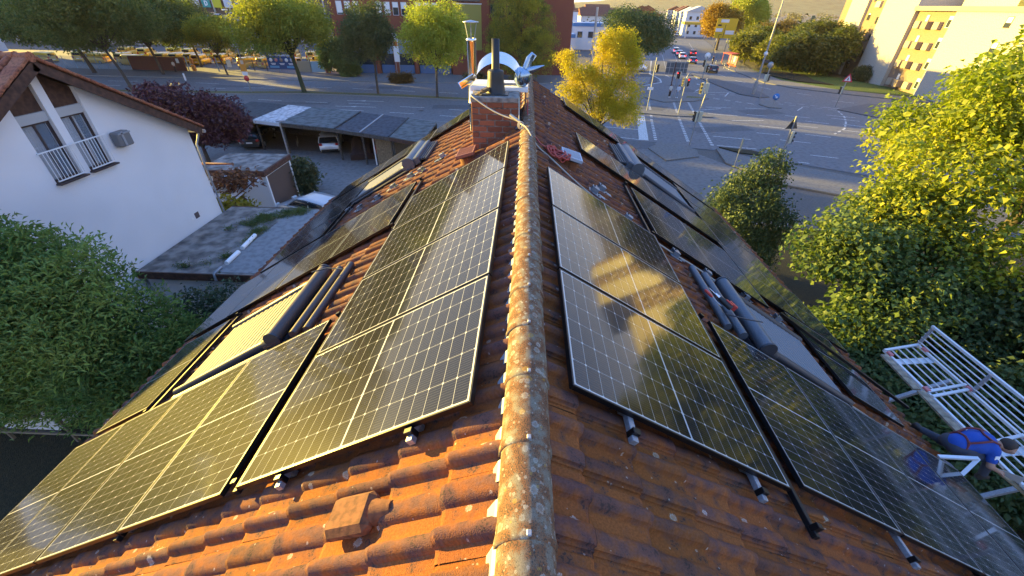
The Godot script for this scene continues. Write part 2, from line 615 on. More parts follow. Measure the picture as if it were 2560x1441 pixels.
func covered(side: float, s: float, z: float) -> bool:
	for p: Array in panel_spots:
		if p[0] != side: continue
		var ls: float = 1.134 if p[3] else 1.722
		var lz: float = 1.722 if p[3] else 1.134
		if s > p[1] + 0.12 and s < p[1] + ls - 0.08 and z < p[2] - 0.1 and z > p[2] - lz + 0.1: return true
	return false

func build_house() -> void:
	list_panels()
	var h := thing("tiled_roof_house", "house under the camera with a weathered red tiled gable roof full of solar panels", "house")
	var z0 := 1.6
	var z1 := -12.35
	# body and roof boards
	var s := begin()
	box(s, V(0, 2.95, (z0 + z1) / 2.0), V(10.6, 5.9, z0 - z1 - 0.6), 0.02)
	part("wall", s, M["plaster"], h)
	s = begin()
	for sd: float in [-1.0, 1.0]:
		var a := on_roof(sd, 0.0, 0, -0.15)
		var b := on_roof(sd, 7.02, 0, -0.15)
		var c := on_roof(sd, 7.02, 0, -0.30)
		var d := on_roof(sd, 0.0, 0, -0.30)
		a.x = 0.0; d.x = 0.0
		a.y = TOP - 0.15 / cos(AL); d.y = TOP - 0.30 / cos(AL)
		var poly := PackedVector2Array()
		for q: Vector3 in [a, b, c, d]: poly.append(Vector2(q.x, q.y))
		prism(s, poly, Transform3D.IDENTITY, z1 + 0.05, z0 - 0.05)
	s.generate_normals()
	var roof := part("roof", s, M["underlay"], h)
	# tiles
	var kinds := []
	for i in 16: kinds.append(tile_mesh(i))
	var list := []
	var eye := V(-0.018, TOP + 1.436, 0)
	var ncol := int((z0 - z1) / 0.335)
	for sd: float in [-1.0, 1.0]:
		for r in 20:
			for c in ncol:
				var sb := 0.07 + 0.352 * r - (0.352 - 0.36 if r == 0 else 0.0)
				var z := -0.155 - 0.335 * (c - 5) - 0.05 * (1.0 if sd > 0 else 0.0)
				if z > z0 or z < z1 + 0.1: continue
				var p := on_roof(sd, sb + 0.17, z, -0.12)
				var ch := 0
				if sd < 0 and p.x > -0.9 and z < -6.88 and z > -7.9: continue
				if p.x * sd < 0.0: continue
				var dist := p.distance_to(eye)
				var dir := (p - eye).normalized()
				var facing := absf(dir.dot(V(sd * sin(AL), cos(AL), 0)))
				var sz := facing / (dist * dist)
				var v := cam_angle(p)
				if v > 0.98: sz *= 0.0
				if covered(sd, sb + 0.17, z): sz *= 0.01
				list.append([sz, sd, sb, z, rng.randi() % 16])
	list.sort_custom(func(a, b): return a[0] > b[0])
	var rest := SurfaceTool.new()
	for i in list.size():
		var q: Array = list[i]
		var xf := roof_frame(q[1], q[2], q[3], -0.142)
		xf.basis = xf.basis * Basis(V(0, 0, 1), rng.randf_range(-0.008, 0.006)) * Basis(V(0, 1, 0), rng.randf_range(-0.006, 0.006))
		if i < 298:
			part("roof_tile", kinds[q[4]], M["tile"], roof, xf)
		else:
			rest.append_from(kinds[q[4]], 0, xf)
	var ro := part("roof_tile", rest.commit(), M["tile"], roof)
	ro.set_meta("kind", "stuff")
	# ridge caps
	var caps := []
	for i in 4: caps.append(cap_mesh(i))
	var z := 1.2
	var i := 0
	while z > z1 + 0.3:
		z -= 0.378
		i += 1
		if z < -6.35 and z > -7.75: pass
		part("ridge_tile", caps[rng.randi() % 4], M["cap"], roof, Transform3D(Basis(V(0, 1, 0), rng.randf_range(-0.012, 0.012)) * Basis(V(1, 0, 0), 0.022), V(0.036 + rng.randf_range(-0.004, 0.004), TOP - 0.168, z)))
		var c := begin()
		box(c, V(0.045, TOP - 0.048, z + 0.40), V(0.018, 0.012, 0.022), 0.003)
		part("ridge_clip", c, M["dull_alu"], roof)
	# ventilation strip with a tab in every pan
	for sd: float in [-1.0, 1.0]:
		for k in 74:
			var zz := 0.55 - 0.1675 * k
			var c := begin()
			var xf := roof_frame(sd, 0.135 if sd < 0 else 0.125, zz, -0.098)
			var w0 := 0.05
			var l := rng.randf_range(0.05, 0.075)
			var pts := [V(-0.03, 0.012, -w0), V(-0.03, 0.012, w0), V(0.02, 0.0, w0 * 0.9), V(l, -0.028, w0 * 0.66), V(l, -0.028, -w0 * 0.6), V(0.02, 0.0, -w0 * 0.95)]
			for t: Array in [[0, 1, 2, 5], [5, 2, 3, 4]]:
				quad(c, xf * pts[t[0]], xf * pts[t[1]], xf * pts[t[2]], xf * pts[t[3]])
				quad(c, xf * (pts[t[3]] - V(0, 0.003, 0)), xf * (pts[t[2]] - V(0, 0.003, 0)), xf * (pts[t[1]] - V(0, 0.003, 0)), xf * (pts[t[0]] - V(0, 0.003, 0)))
			part("ridge_vent_tab", c, M["vent_strip"], roof)
	# gutters
	for sd: float in [-1.0, 1.0]:
		s = begin()
		var e := on_roof(sd, 7.02, 0, -0.2)
		var poly := PackedVector2Array()
		for k in 9: poly.append(Vector2(cos(PI + PI * k / 8.0) * 0.075, sin(PI + PI * k / 8.0) * 0.075))
		for k in 9: poly.append(Vector2(cos(TAU - PI * k / 8.0) * 0.068, sin(TAU - PI * k / 8.0) * 0.068))
		prism(s, poly, Transform3D(Basis.IDENTITY, e + V(sd * 0.07, -0.02, 0)), z1, z0)
		part("gutter", s, M["dull_alu"], h)
	build_panels()
	build_chimney(h)
	build_roof_windows(h)

func cam_angle(p: Vector3) -> float:
	var b := Basis(V(0, 1, 0), 0.0214) * Basis(V(1, 0, 0), -0.6089) * Basis(V(0, 0, 1), 0.0221)
	var v := b.transposed() * (p - V(-0.018, TOP + 1.436, 0))
	if v.z > -0.05: return 9.0
	return maxf(absf(v.x / -v.z) / 1.255, absf(v.y / -v.z) / 0.7064)

func panel_proto(landscape: bool) -> Node3D:
	var a := 1.134 if landscape else 1.722
	var b := 1.722 if landscape else 1.134
	var o := Node3D.new()
	var s := begin()
	var fw := 0.012
	for e: Array in [[0.0, fw, 0.0, b], [a - fw, a, 0.0, b], [fw, a - fw, 0.0, fw], [fw, a - fw, b - fw, b]]:
		box(s, V((e[0] + e[1]) / 2, -0.0175, (e[2] + e[3]) / 2), V(e[1] - e[0], 0.035, e[3] - e[2]), 0.0015)
	part("frame", s, M["black_frame"], o)
	s = begin()
	var p := [V(fw, -0.0025, fw), V(fw, -0.0025, b - fw), V(a - fw, -0.0025, b - fw), V(a - fw, -0.0025, fw)]
	if landscape:
		quv(s, p, [Vector2(0, 0), Vector2(0, 1), Vector2(1, 1), Vector2(1, 0)])
	else:
		quv(s, p, [Vector2(0, 0), Vector2(1, 0), Vector2(1, 1), Vector2(0, 1)])
	part("cell_glass", s, M["cells"], o)
	s = begin()
	quad(s, p[3] - V(0, 0.004, 0), p[2] - V(0, 0.004, 0), p[1] - V(0, 0.004, 0), p[0] - V(0, 0.004, 0))
	part("back_sheet", s, M["white"], o)
	return o

func build_panels() -> void:
	var protos := [panel_proto(false), panel_proto(true)]
	for q: Array in panel_spots:
		var o: Node3D = protos[1 if q[3] else 0].duplicate()
		o.name = numbered(self, "solar_panel")
		add_child(o)
		var lz: float = 1.722 if q[3] else 1.134
		# local z runs to -world z on the left slope: start from the near edge there, from the far edge on the right
		o.transform = roof_frame(q[0], q[1], q[2] if q[0] < 0 else q[2] - lz, rng.randf_range(-0.003, 0.003))
		tag(o, q[4], "solar panel", "solar panels on the roof")
	for p: Node3D in protos: p.free()
	# rails along the ridge direction, with clamps and hooks as their parts
	for q: Array in [
			[-1, 0.66, -1.22, -5.98, "aluminium rail under the upper edge of the sunlit ridge row of panels"], [-1, 1.62, -1.22, -5.98, "aluminium rail under the lower edge of the sunlit ridge row of panels"],
			[-1, 2.06, -1.3, -3.1, "black rail at the top of the nearest stack on the sunlit slope"], [-1, 2.10, -5.0, -6.9, "black rail at the top of the sunlit stack beyond the beige roof window"],
			[-1, 5.24, -3.0, -5.0, "black rail above the single panel below the beige roof window"], [-1, 3.31, -1.25, -3.05, "rail between the two top panels of the nearest sunlit stack"], [-1, 4.5, -6.9, -10.5, "rail along the top of the sunlit eave row"],
			[1, 0.74, -1.30, -4.95, "aluminium rail under the upper edge of the shaded ridge row of panels"], [1, 1.74, -1.30, -4.95, "aluminium rail under the lower edge of the shaded ridge row of panels"],
			[1, 2.13, -1.20, -3.32, "long black rail lying open between the shaded ridge row and nearest stack"], [1, 3.35, -1.32, -3.3, "silver rail end sticking out below the nearest shaded stack"],
			[1, 4.52, -1.34, -3.3, "rail under the lower joint of the nearest shaded stack"], [1, 2.05, -4.95, -6.9, "rail at the top of the shaded stack beyond the roof window with the drill"], [1, 4.5, -8.2, -10.6, "rail along the top of the shaded eave row"]]:
		var r := thing("mounting_rail", q[4], "rail", roof_frame(q[0], q[1], (q[2] + q[3]) / 2.0, -0.055), "rails that carry the solar panels")
		var L: float = q[2] - q[3]
		var s := begin()
		box(s, V(0, 0, 0), V(0.04, 0.038, L), 0.003)
		part("bar", s, M["rail"] if q[1] > 2.0 and not (q[0] > 0 and q[1] > 3.0 and q[1] < 3.5) else M["dull_alu"], r)
		var up: bool = q[1] > 2.0 and (q[1] < 2.2 or q[1] > 4.4)
		for e: float in [-1.0, 1.0]:
			s = begin()
			box(s, V(0, 0.012 if not up else 0.03, e * (L / 2.0 - 0.05)), V(0.05, 0.062, 0.035), 0.003)
			part("end_clamp", s, M["black_frame"], r)
		var k := 0.0
		while k < L - 0.2:
			s = begin()
			box(s, V(0.0, -0.03, -L / 2.0 + 0.12 + k), V(0.03, 0.03, 0.03))
			box(s, V(0.03, -0.05, -L / 2.0 + 0.12 + k), V(0.09, 0.012, 0.03))
			box(s, V(0.075, -0.062, -L / 2.0 + 0.12 + k), V(0.012, 0.03, 0.03))
			part("roof_hook", s, M["alu"], r)
			k += 1.1

func build_chimney(h: Node3D) -> void:
	var x0 := -0.865
	var x1 := -0.135
	var zf := -6.85
	var zb := -7.42
	var y0 := TOP - 0.95
	var y1 := TOP + 0.17
	var s := begin()
	box(s, V((x0 + x1) / 2, (y0 + y1) / 2, (zf + zb) / 2), V(x1 - x0 - 0.012, y1 - y0, zf - zb - 0.012))
	var ch := part("chimney", s, M["mortar"], h)
	var course := 0
	var y := y1 - 0.004
	var metals := 0
	while y > y0 + 0.1:
		var bh := 0.076
		for f: Array in [[x0, x1, 0], [zb, zf, 1], [zb, zf, 2]]:       # front, left and right faces
			var a: float = f[0] - (0.0 if course % 2 == 0 else 0.125)
			while a < f[1] - 0.02:
				var b0: float = maxf(a, f[0]) + 0.003
				var b1: float = minf(a + 0.235, f[1]) - 0.003
				a += 0.25
				if b1 - b0 < 0.03: continue
				s = begin()
				var out := rng.randf_range(0.004, 0.009)
				var c := V((b0 + b1) / 2, y - bh / 2, zf - 0.03 + out)
				var z := V(b1 - b0, bh - rng.randf_range(0.0, 0.004), 0.06)
				if f[2] == 1: c = V(x0 + 0.03 - out, y - bh / 2, (b0 + b1) / 2); z = V(0.06, bh, b1 - b0)
				if f[2] == 2: c = V(x1 - 0.03 + out, y - bh / 2, (b0 + b1) / 2); z = V(0.06, bh, b1 - b0)
				if f[2] > 0:
					if b1 > f[1] - 0.1: z.z -= 0.05; c.z -= 0.025
				box(s, c, z, 0.005, Basis(V(0, 1, 0), rng.randf_range(-0.01, 0.01)))
				metals += 1
				part("brick", s, M["brick%d" % (rng.randi() % 4)], ch)
		y -= 0.09
		course += 1
	s = begin()
	box(s, V((x0 + x1) / 2, TOP + 0.205, (zf + zb) / 2), V(x1 - x0 + 0.03, 0.085, zf - zb + 0.03), 0.012)
	part("mortar_cap", s, M["concrete"], ch)
	# flashing at its foot
	s = begin()
	box(s, V(-0.07, TOP - 0.15, -6.80), V(0.2, 0.02, 0.16), 0.004, Basis(V(0, 0, 1), 0.4))
	part("flashing", s, M["lead"], ch)
	# black flue collar and pipe
	s = begin()
	box(s, V(-0.5, TOP + 0.255, -7.13), V(0.42, 0.016, 0.4), 0.004)
	lathe(s, [[0.165, 0.262], [0.15, 0.28], [0.128, 0.45], [0.125, 0.56], [0.118, 0.58], [0.07, 0.59], [0.062, 0.62], [0.060, 1.0], [0.055, 1.0], [0.05, 0.7]], Transform3D(Basis.IDENTITY, V(-0.5, TOP, -7.13)), 24)
	part("flue_pipe", s, M["black_pipe"], ch)
	# second stack behind it: white lid on a copper-clad shaft
	s = begin()
	box(s, V(-0.46, TOP - 0.35, -7.92), V(0.70, 1.1, 0.62), 0.006)
	var st := part("clad_stack", s, mat(lin(.30, .12, .06), 0.5, 0.3, "grain", 2.0), h)
	s = begin()
	box(s, V(-0.47, TOP + 0.245, -7.92), V(0.97, 0.075, 0.78), 0.008)
	part("white_lid", s, M["white"], st)
	s = begin()
	box(s, V(-0.28, TOP + 0.288, -7.82), V(0.34, 0.012, 0.2), 0.003)
	part("flue_opening", s, M["black_pipe"], st)
	s = begin()
	box(s, V(-0.02, TOP - 0.03, -7.62), V(0.03, 0.48, 0.1), 0.003)
	part("copper_strip", s, mat(lin(.34, .16, .09), 0.45, 0.4), st)
	# curved sheet hood with a scooped left end and a folded right end
	var hood := thing("chimney_hood", "shiny curved sheet metal hood arching over the white chimney lid", "chimney hood")
	s = begin()
	s.set_smooth_group(0)
	var cx := -0.50
	var cy := TOP + 0.26
	for k in 20:
		var a := PI * (0.97 - 0.94 * k / 20.0)
		var b := PI * (0.97 - 0.94 * (k + 1) / 20.0)
		for t in 2:
			var r := 0.40 - 0.004 * t
			var p := V(cx + cos(a) * r, cy + sin(a) * r * 0.95, -7.50)
			var q := V(cx + cos(b) * r, cy + sin(b) * r * 0.95, -7.50)
			var w := V(0, 0.13, -0.38)
			if t == 0: quad(s, p, q, q + w, p + w)
			else: quad(s, q, p, p + w, q + w)
	s.set_smooth_group(-1)
	part("arch_sheet", s, M["steel"], hood)
	s = begin()
	s.set_smooth_group(0)
	var sc := Transform3D(Basis(V(0, 0, 1), 0.5) * Basis(V(0, 1, 0), 0.25), V(-1.06, TOP + 0.40, -7.62))
	for k in 10:
		var a := PI * (1.05 + 0.9 * k / 10.0)
		var b := PI * (1.05 + 0.9 * (k + 1) / 10.0)
		for t in 2:
			var r := 0.13 - 0.004 * t
			var p := sc * V(-0.13, sin(a) * r, cos(a) * r)
			var q := sc * V(-0.13, sin(b) * r, cos(b) * r)
			var w: Vector3 = sc.basis * V(0.3, 0, 0)
			if t == 0: quad(s, p, q, q + w, p + w)
			else: quad(s, q, p, p + w, q + w)
	s.set_smooth_group(-1)
	part("left_scoop", s, M["steel"], hood)
	s = begin()
	lathe(s, [[0.02, -0.17], [0.105, -0.12], [0.14, -0.02], [0.135, 0.08], [0.10, 0.12], [0.04, 0.125]], Transform3D(Basis(V(0, 0, 1), -0.35), V(-0.08, TOP + 0.44, -7.62)), 14)
	var fin := [V(-0.02, TOP + 0.55, -7.66), V(0.02, TOP + 0.70, -7.66), V(0.07, TOP + 0.765, -7.66), V(0.12, TOP + 0.74, -7.66), V(0.075, TOP + 0.66, -7.64)]
	tube(s, fin, [0.07, 0.055, 0.035, 0.02, 0.006], 8)
	tube(s, [V(0.0, TOP + 0.52, -7.6), V(0.12, TOP + 0.56, -7.58), V(0.27, TOP + 0.615, -7.56)], [0.06, 0.045, 0.008], 8)
	part("folded_end", s, mat(lin(.32, .42, .52), 0.18, 0.9), hood)
	# stainless flue behind, with its rain cap
	var fl := thing("steel_flue", "tall stainless steel flue pipe with a rain cap on struts behind the chimney", "flue pipe", at(V(-1.10, TOP, -9.1)))
	s = begin()
	lathe(s, [[0.09, -1.2], [0.09, -0.3], [0.096, -0.29], [0.096, -0.25], [0.09, -0.24], [0.09, 0.82], [0.10, 0.83], [0.10, 0.87], [0.085, 0.88], [0.07, 0.88], [0.07, 0.6]], Transform3D.IDENTITY, 20)
	part("pipe", s, M["steel"], fl)
	s = begin()
	for k in 3:
		var a := TAU * k / 3.0 + 0.4
		bar(s, V(cos(a) * 0.07, 0.87, sin(a) * 0.07), V(cos(a) * 0.125, 1.13, sin(a) * 0.125), 0.016, 0.006)
	part("strut", s, M["dull_alu"], fl)
	s = begin()
	lathe(s, [[0.0, 1.17], [0.15, 1.145], [0.15, 1.13], [0.0, 1.135]], Transform3D.IDENTITY, 20)
	part("rain_cap", s, M["alu"], fl)
	# timber offcuts and rope on the corner of the chimney
	for k in 3:
		s = begin()
		box(s, Vector3.ZERO, V(0.24, 0.022, 0.06), 0.003)
		var o := part("timber_wedge", s, mat(lin(.40, .27, .12), 0.8, 0.0, "wood", 2.0), self, Transform3D(Basis(V(0, 1, 0), 0.5 + 0.35 * k) * Basis(V(0, 0, 1), 0.25 - 0.1 * k), V(-0.70 + 0.03 * k, TOP + 0.285 + 0.028 * k, -6.98)))
		tag(o, ["lowest wooden wedge lying on the left corner of the brick chimney", "middle wooden wedge in the small pile on the brick chimney", "topmost wooden wedge in the small pile on the brick chimney"][k], "wood", "wooden wedges on the chimney")
	var rope := []
	for k in 9:
		var t := k / 8.0
		rope.append(V(-0.86, TOP + 0.26, -6.83).lerp(V(-0.12, TOP + 0.02, -6.35), t) - V(0, 0.05 * sin(PI * t), 0))
	var knot := [V(-0.12, TOP + 0.02, -6.35), V(-0.09, TOP - 0.01, -6.30)]
	var tail := [V(-0.09, TOP - 0.01, -6.30), V(0.02, TOP - 0.0, -6.0)]
	for q: Array in [[0.22, -5.80], [0.42, -5.66], [0.83, -5.30], [1.05, -5.17], [1.5, -4.98], [1.9, -4.95], [2.10, -4.93], [2.48, -4.90], [2.9, -4.93], [3.6, -4.80], [3.85, -4.45], [4.06, -3.86], [4.55, -3.49], [5.15, -3.40], [5.42, -3.33], [5.8, -3.38]]:
		tail.append(on_roof(1, q[0], q[1], -0.07))
	s = begin()
	tube(s, [V(-0.87, TOP + 0.2, -7.2), V(-0.87, TOP + 0.26, -6.95)] + rope + knot, 0.011, 6)
	tube(s, curve(tail, 60), 0.010, 6)
	tube(s, [V(-0.24, TOP + 0.08, -6.43), V(-0.1, TOP + 0.015, -6.33)], 0.022, 8)
	for k in 3:
		var ring := []
		for j in 13: ring.append(V(-0.09 + 0.012 * k, TOP - 0.03, -6.30) + V(cos(TAU * j / 12.0) * 0.03, sin(TAU * j / 12.0) * 0.05, 0.01 * k))
		tube(s, ring, 0.009, 6)
	tube(s, [V(-0.12, TOP + 0.26, -6.83), V(-0.11, TOP + 0.1, -6.55), V(-0.10, TOP - 0.08, -6.34)], 0.008, 6)
	tag(part("safety_rope", s, mat(lin(.55, .50, .40), 0.9, 0.0, "grain", 9.0)), "pale safety rope tied to the brick chimney, running down the shaded slope", "rope")
	s = begin()
	var loop := [V(0.02, TOP + 0.1, -7.5), V(0.03, TOP - 0.1, -7.1), V(0.1, TOP - 0.12, -6.4)]
	loop.append(on_roof(1, 0.3, -6.0, -0.07))
	for k in 70:
		var a := 0.55 * k
		loop.append(on_roof(1, 0.54 + 0.20 * cos(a) * (0.7 + 0.3 * sin(k * 0.41)) + 0.10 * sin(k * 0.13), -5.82 + 0.22 * sin(a) * (0.75 + 0.25 * cos(k * 0.7)), -0.05 + 0.02 * (k % 4) + 0.06 * clampf(cos(a), 0.0, 1.0)))
	tube(s, curve(loop, 420), 0.011, 5)
	tag(part("red_cable", s, mat(lin(.38, .055, .04), 0.6)), "coiled red extension cable lying beside the pale step grate", "cable")
	# step grates on vent collars
	grate(1.0, 0.80, -6.02, mat(lin(.40, .46, .54), 0.5, 0.4), M["tile_plain"], "pale blue grey step grate on a clay collar beside the red cable")
	grate(-1.0, 1.10, -6.55, M["terracotta_plastic"], M["tile_plain"], "reddish brown step grate on the sunlit tiles left of the brick chimney")
	# clay vent hood tile near the camera
	var vt := roof_frame(-1.0, 0.93, -0.93, -0.13)
	s = begin()
	box(s, vt * V(0.0, 0.055, 0), V(0.25, 0.085, 0.19), 0.028, vt.basis * Basis(V(0, 0, 1), 0.10))
	tube(s, [vt * V(-0.125, 0.03, 0.0), vt * V(-0.22, 0.025, 0.0)], [0.06, 0.035], 12)
	part("vent_hood_tile", s, M["tile_plain"], h)
	# loose metal bracket plates lying on the tiles where panels will follow
	var n := 0
	var words := ["beside the ridge row", "next to the white rope", "in the middle of the bare tiles", "by the corner of the stack", "above the roof window", "below the rope", "under the panel edge", "near the window rails"]
	for q: Array in [[1, 1.38, -5.75], [1, 1.20, -5.42], [1, 1.72, -5.12], [1, 2.50, -4.92], [1, 3.12, -4.93], [1, 3.95, -5.02], [1, 4.62, -4.95], [-1, 4.85, -8.0], [-1, 4.55, -8.25], [-1, 4.0, -7.8], [-1, 3.5, -7.75], [-1, 3.15, -7.9], [-1, 2.72, -7.95], [-1, 2.42, -7.85], [-1, 1.95, -8.0]]:
		var t := roof_frame(q[0], q[1], q[2], -0.085)
		t.basis = t.basis * Basis(V(0, 1, 0), rng.randf_range(-0.4, 0.4))
		var b := thing("mounting_bracket", "grey metal mounting bracket lying on the %s tiles, %s counted from the ridge" % ["shaded" if q[0] > 0 else "sunlit", ["nearest", "second", "third", "fourth", "fifth", "sixth", "seventh", "eighth"][1 - n if n < 2 else (n if q[0] > 0 else 14 - n)]], "bracket", t, "loose brackets on the tiles")
		s = begin()
		box(s, V(0, 0, 0), V(0.20, 0.006, 0.17), 0.002)
		box(s, V(0.13, 0.006, 0), V(0.08, 0.006, 0.09), 0.002)
		part("plate", s, M["bracket"], b)
		s = begin()
		for e: float in [-0.05, 0.05]:
			box(s, V(-0.03, 0.035, e), V(0.1, 0.06, 0.006))
		box(s, V(-0.03, 0.066, 0), V(0.11, 0.006, 0.106))
		part("saddle", s, M["bracket"], b)
		s = begin()
		for e: Array in [[0.06, 0.05], [0.06, -0.05], [-0.06, 0.0]]:
			lathe(s, [[0.012, 0.0], [0.012, 0.012], [0.0, 0.014]], Transform3D(Basis.IDENTITY, V(e[0], 0.003 + (0.066 if e[0] < 0 else 0.0), e[1])), 8)
		part("bolt", s, M["black_frame"], b)
		n += 1

func curve(pts: Array, n: int) -> Array:
	var c := Curve3D.new()
	for i in pts.size():
		var d: Vector3 = (pts[mini(i + 1, pts.size() - 1)] - pts[maxi(i - 1, 0)]) / 6.0
		c.add_point(pts[i], -d, d)
	var out := []
	for i in n + 1: out.append(c.sample_baked(c.get_baked_length() * i / n))
	return out

func grate(sd: float, s0: float, z: float, m: Material, clay: Material, label: String) -> void:
	var p := on_roof(sd, s0, z, -0.08)
	var o := thing("step_grate", label, "grate", Transform3D(Basis(V(0, 0, 1), -sd * 0.30), p), "step grates on the roof")
	var s := begin()
	lathe(s, [[0.17, -0.1], [0.145, -0.02], [0.13, 0.06], [0.125, 0.08]], Transform3D.IDENTITY, 14)
	part("collar", s, clay, o)
	s = begin()
	for e: float in [-1.0, 1.0]:
		box(s, V(e * 0.14, 0.12, 0), V(0.02, 0.045, 0.40), 0.003)
		box(s, V(0, 0.12, e * 0.19), V(0.26, 0.045, 0.02), 0.003)
	part("frame", s, m, o)
	for k in 8:
		s = begin()
		box(s, V(0, 0.125, -0.154 + 0.044 * k), V(0.26, 0.03, 0.014))
		part("slat", s, m, o)
	s = begin()
	for k in 3: box(s, V(-0.07 + 0.07 * k, 0.115, 0), V(0.006, 0.016, 0.36))
	part("cross_bar", s, m, o)
	s = begin()
	box(s, V(0, 0.088, 0), V(0.27, 0.012, 0.37))
	part("dark_tray", s, M["dark_grey"], o)

# roof window with an outside roller shutter: a drum across its top, side rails, a slatted curtain and two loose tubes above
func roof_window(h: Node3D, sd: float, s0: float, zc: float, w: float, len: float, drum_m: Material, rail_m: Material, curtain_m: Material, boxed: bool, loose: Array) -> void:
	var xf := roof_frame(sd, s0, zc, -0.13)
	var s := begin()
	box(s, V(len / 2 + 0.05, 0.04, 0), V(len + 0.1, 0.08, w), 0.01)
	var o := part("roof_window", s, rail_m, h, xf)
	for e: float in [-1.0, 1.0]:
		var f := begin()
		tube(f, [V(0.05, 0.13, e * (w / 2 - 0.05)), V(0.35, 0.13, e * (w / 2 - 0.05)), V(len, 0.10, e * (w / 2 - 0.05))], 0.045, 10)
		box(f, V(len / 2, 0.075, e * (w / 2 + 0.02)), V(len, 0.04, 0.10), 0.012)
		part("side_rail", f, rail_m, o)
	s = begin()
	var n := 18
	for k in n:
		var a := 0.1 + (len - 0.12) * k / n
		var b := 0.1 + (len - 0.12) * (k + 1) / n - 0.006
		var y0 := 0.125 - 0.03 * k / n
		var zz := w / 2 - 0.09
		quad(s, V(a, y0, -zz), V(a, y0, zz), V(a + 0.02, y0 + 0.014, zz), V(a + 0.02, y0 + 0.014, -zz))
		quad(s, V(a + 0.02, y0 + 0.014, -zz), V(a + 0.02, y0 + 0.014, zz), V(b - 0.014, y0 + 0.014, zz), V(b - 0.014, y0 + 0.014, -zz))
		quad(s, V(b - 0.014, y0 + 0.014, -zz), V(b - 0.014, y0 + 0.014, zz), V(b, y0 - 0.004, zz), V(b, y0 - 0.004, -zz))
	part("shutter_curtain", s, curtain_m, o)
	s = begin()
	tube(s, [V(0.02, 0.17, -w / 2 - 0.02), V(0.02, 0.17, w / 2 + 0.02)], 0.082 if not boxed else 0.13, 20)
	if boxed: box(s, V(-0.12, 0.14, 0), V(0.22, 0.16, w), 0.02)
	part("shutter_drum", s, drum_m, o)
	for e: float in [-1.0, 1.0]:
		s = begin()
		tube(s, [V(0.02, 0.17, e * (w / 2 + 0.02)), V(0.02, 0.17, e * (w / 2 + 0.045))], 0.09 if not boxed else 0.138, 20)
		tube(s, [V(0.06, 0.14, e * (w / 2 - 0.02)), V(0.2, 0.12, e * (w / 2 - 0.04))], 0.07, 10)
		part("end_cap", s, rail_m if not boxed else drum_m, o)
	for q: Array in loose:
		s = begin()
		tube(s, [V(q[0], q[1], -w / 2 + q[3]), V(q[0], q[1], w / 2 + q[3])], q[2], 12)
		part("top_tube", s, drum_m, o)
	s = begin()
	if boxed:
		for k in 3: box(s, V(-0.27 - 0.05 * k, 0.12 - 0.02 * k, 0), V(0.035, 0.05, w * 0.97), 0.008)
	else:
		tube(s, [V(-0.05, 0.31, w * 0.3), V(-0.25, 0.25, w * 0.32), V(-0.45, 0.16, w * 0.28)], 0.008, 6)
	part("flashing_ribs" if boxed else "power_cable", s, M["dark_grey"], o)

func build_roof_windows(h: Node3D) -> void:
	roof_window(h, -1, 2.98, -3.80, 1.30, 1.85, M["brown_box"], M["dark_grey"], M["shutter"], false, [[-0.20, 0.10, 0.048, 0.0], [-0.38, 0.08, 0.044, 0.0]])
	roof_window(h, 1, 3.06, -3.93, 1.22, 1.62, M["blue_grey"], M["dark_grey"], M["curtain_grey"], false, [[-0.21, 0.11, 0.05, -0.1], [-0.37, 0.08, 0.045, -0.18]])
	roof_window(h, -1, 2.86, -9.35, 1.36, 1.75, M["blue_grey"], M["dark_grey"], M["curtain_grey"], true, [])
	roof_window(h, 1, 2.75, -9.30, 1.42, 1.75, M["blue_grey"], M["dark_grey"], M["curtain_grey"], true, [])
	# cordless drill on the tubes
	var xf := roof_frame(1, 2.62, -3.72, 0.06)
	xf.basis = xf.basis * Basis(V(0, 1, 0), 2.4)
	var d := thing("cordless_drill", "black and red cordless drill lying on the grey shutter tubes", "drill", xf)
	var s := begin()
	tube(s, [V(-0.08, 0.03, 0), V(-0.06, 0.03, 0), V(0.05, 0.03, 0), V(0.09, 0.03, 0)], [0.026, 0.034, 0.034, 0.024], 12)
	part("motor_body", s, M["black_pipe"], d)
	s = begin()
	tube(s, [V(0.09, 0.03, 0), V(0.15, 0.03, 0)], [0.02, 0.014], 10)
	tube(s, [V(0.15, 0.03, 0), V(0.24, 0.03, 0)], 0.005, 6)
	part("chuck", s, M["steel"], d)
	s = begin()
	bar(s, V(-0.03, 0.02, 0.02), V(-0.06, 0.02, 0.14), 0.035, 0.03)
	part("handle", s, M["black_pipe"], d)
	s = begin()
	box(s, V(-0.065, 0.02, 0.165), V(0.11, 0.065, 0.05), 0.006)
	part("battery", s, mat(lin(.5, .04, .03), 0.45), d)
	s = begin()
	box(s, V(-0.02, 0.066, 0), V(0.09, 0.012, 0.03), 0.004)
	part("red_band", s, mat(lin(.5, .04, .03), 0.45), d)
	xf = roof_frame(1, 2.50, -3.98, 0.02)
	xf.basis = xf.basis * Basis(V(0, 1, 0), -0.9)
	d = thing("screwdriver", "red handled screwdriver lying beside the drill on the shaded tiles", "screwdriver", xf)
	s = begin()
	tube(s, [V(0, 0, 0), V(0.02, 0, 0), V(0.1, 0, 0), V(0.12, 0, 0)], [0.012, 0.018, 0.016, 0.01], 10)
	part("grip", s, mat(lin(.55, .05, .03), 0.4), d)
	s = begin()
	tube(s, [V(0.12, 0, 0), V(0.26, 0, 0)], 0.004, 6)
	part("blade", s, M["steel"], d)
	# loose black rail lying over the panels at the eave, and the plank beside it
	s = begin()
	bar(s, on_roof(1, 4.55, -4.95, 0.03), on_roof(1, 6.95, -4.28, 0.05), 0.045, 0.04)
	tag(part("loose_rail", s, M["rail"]), "loose black rail lying across the eave panels towards the crouching worker", "rail")

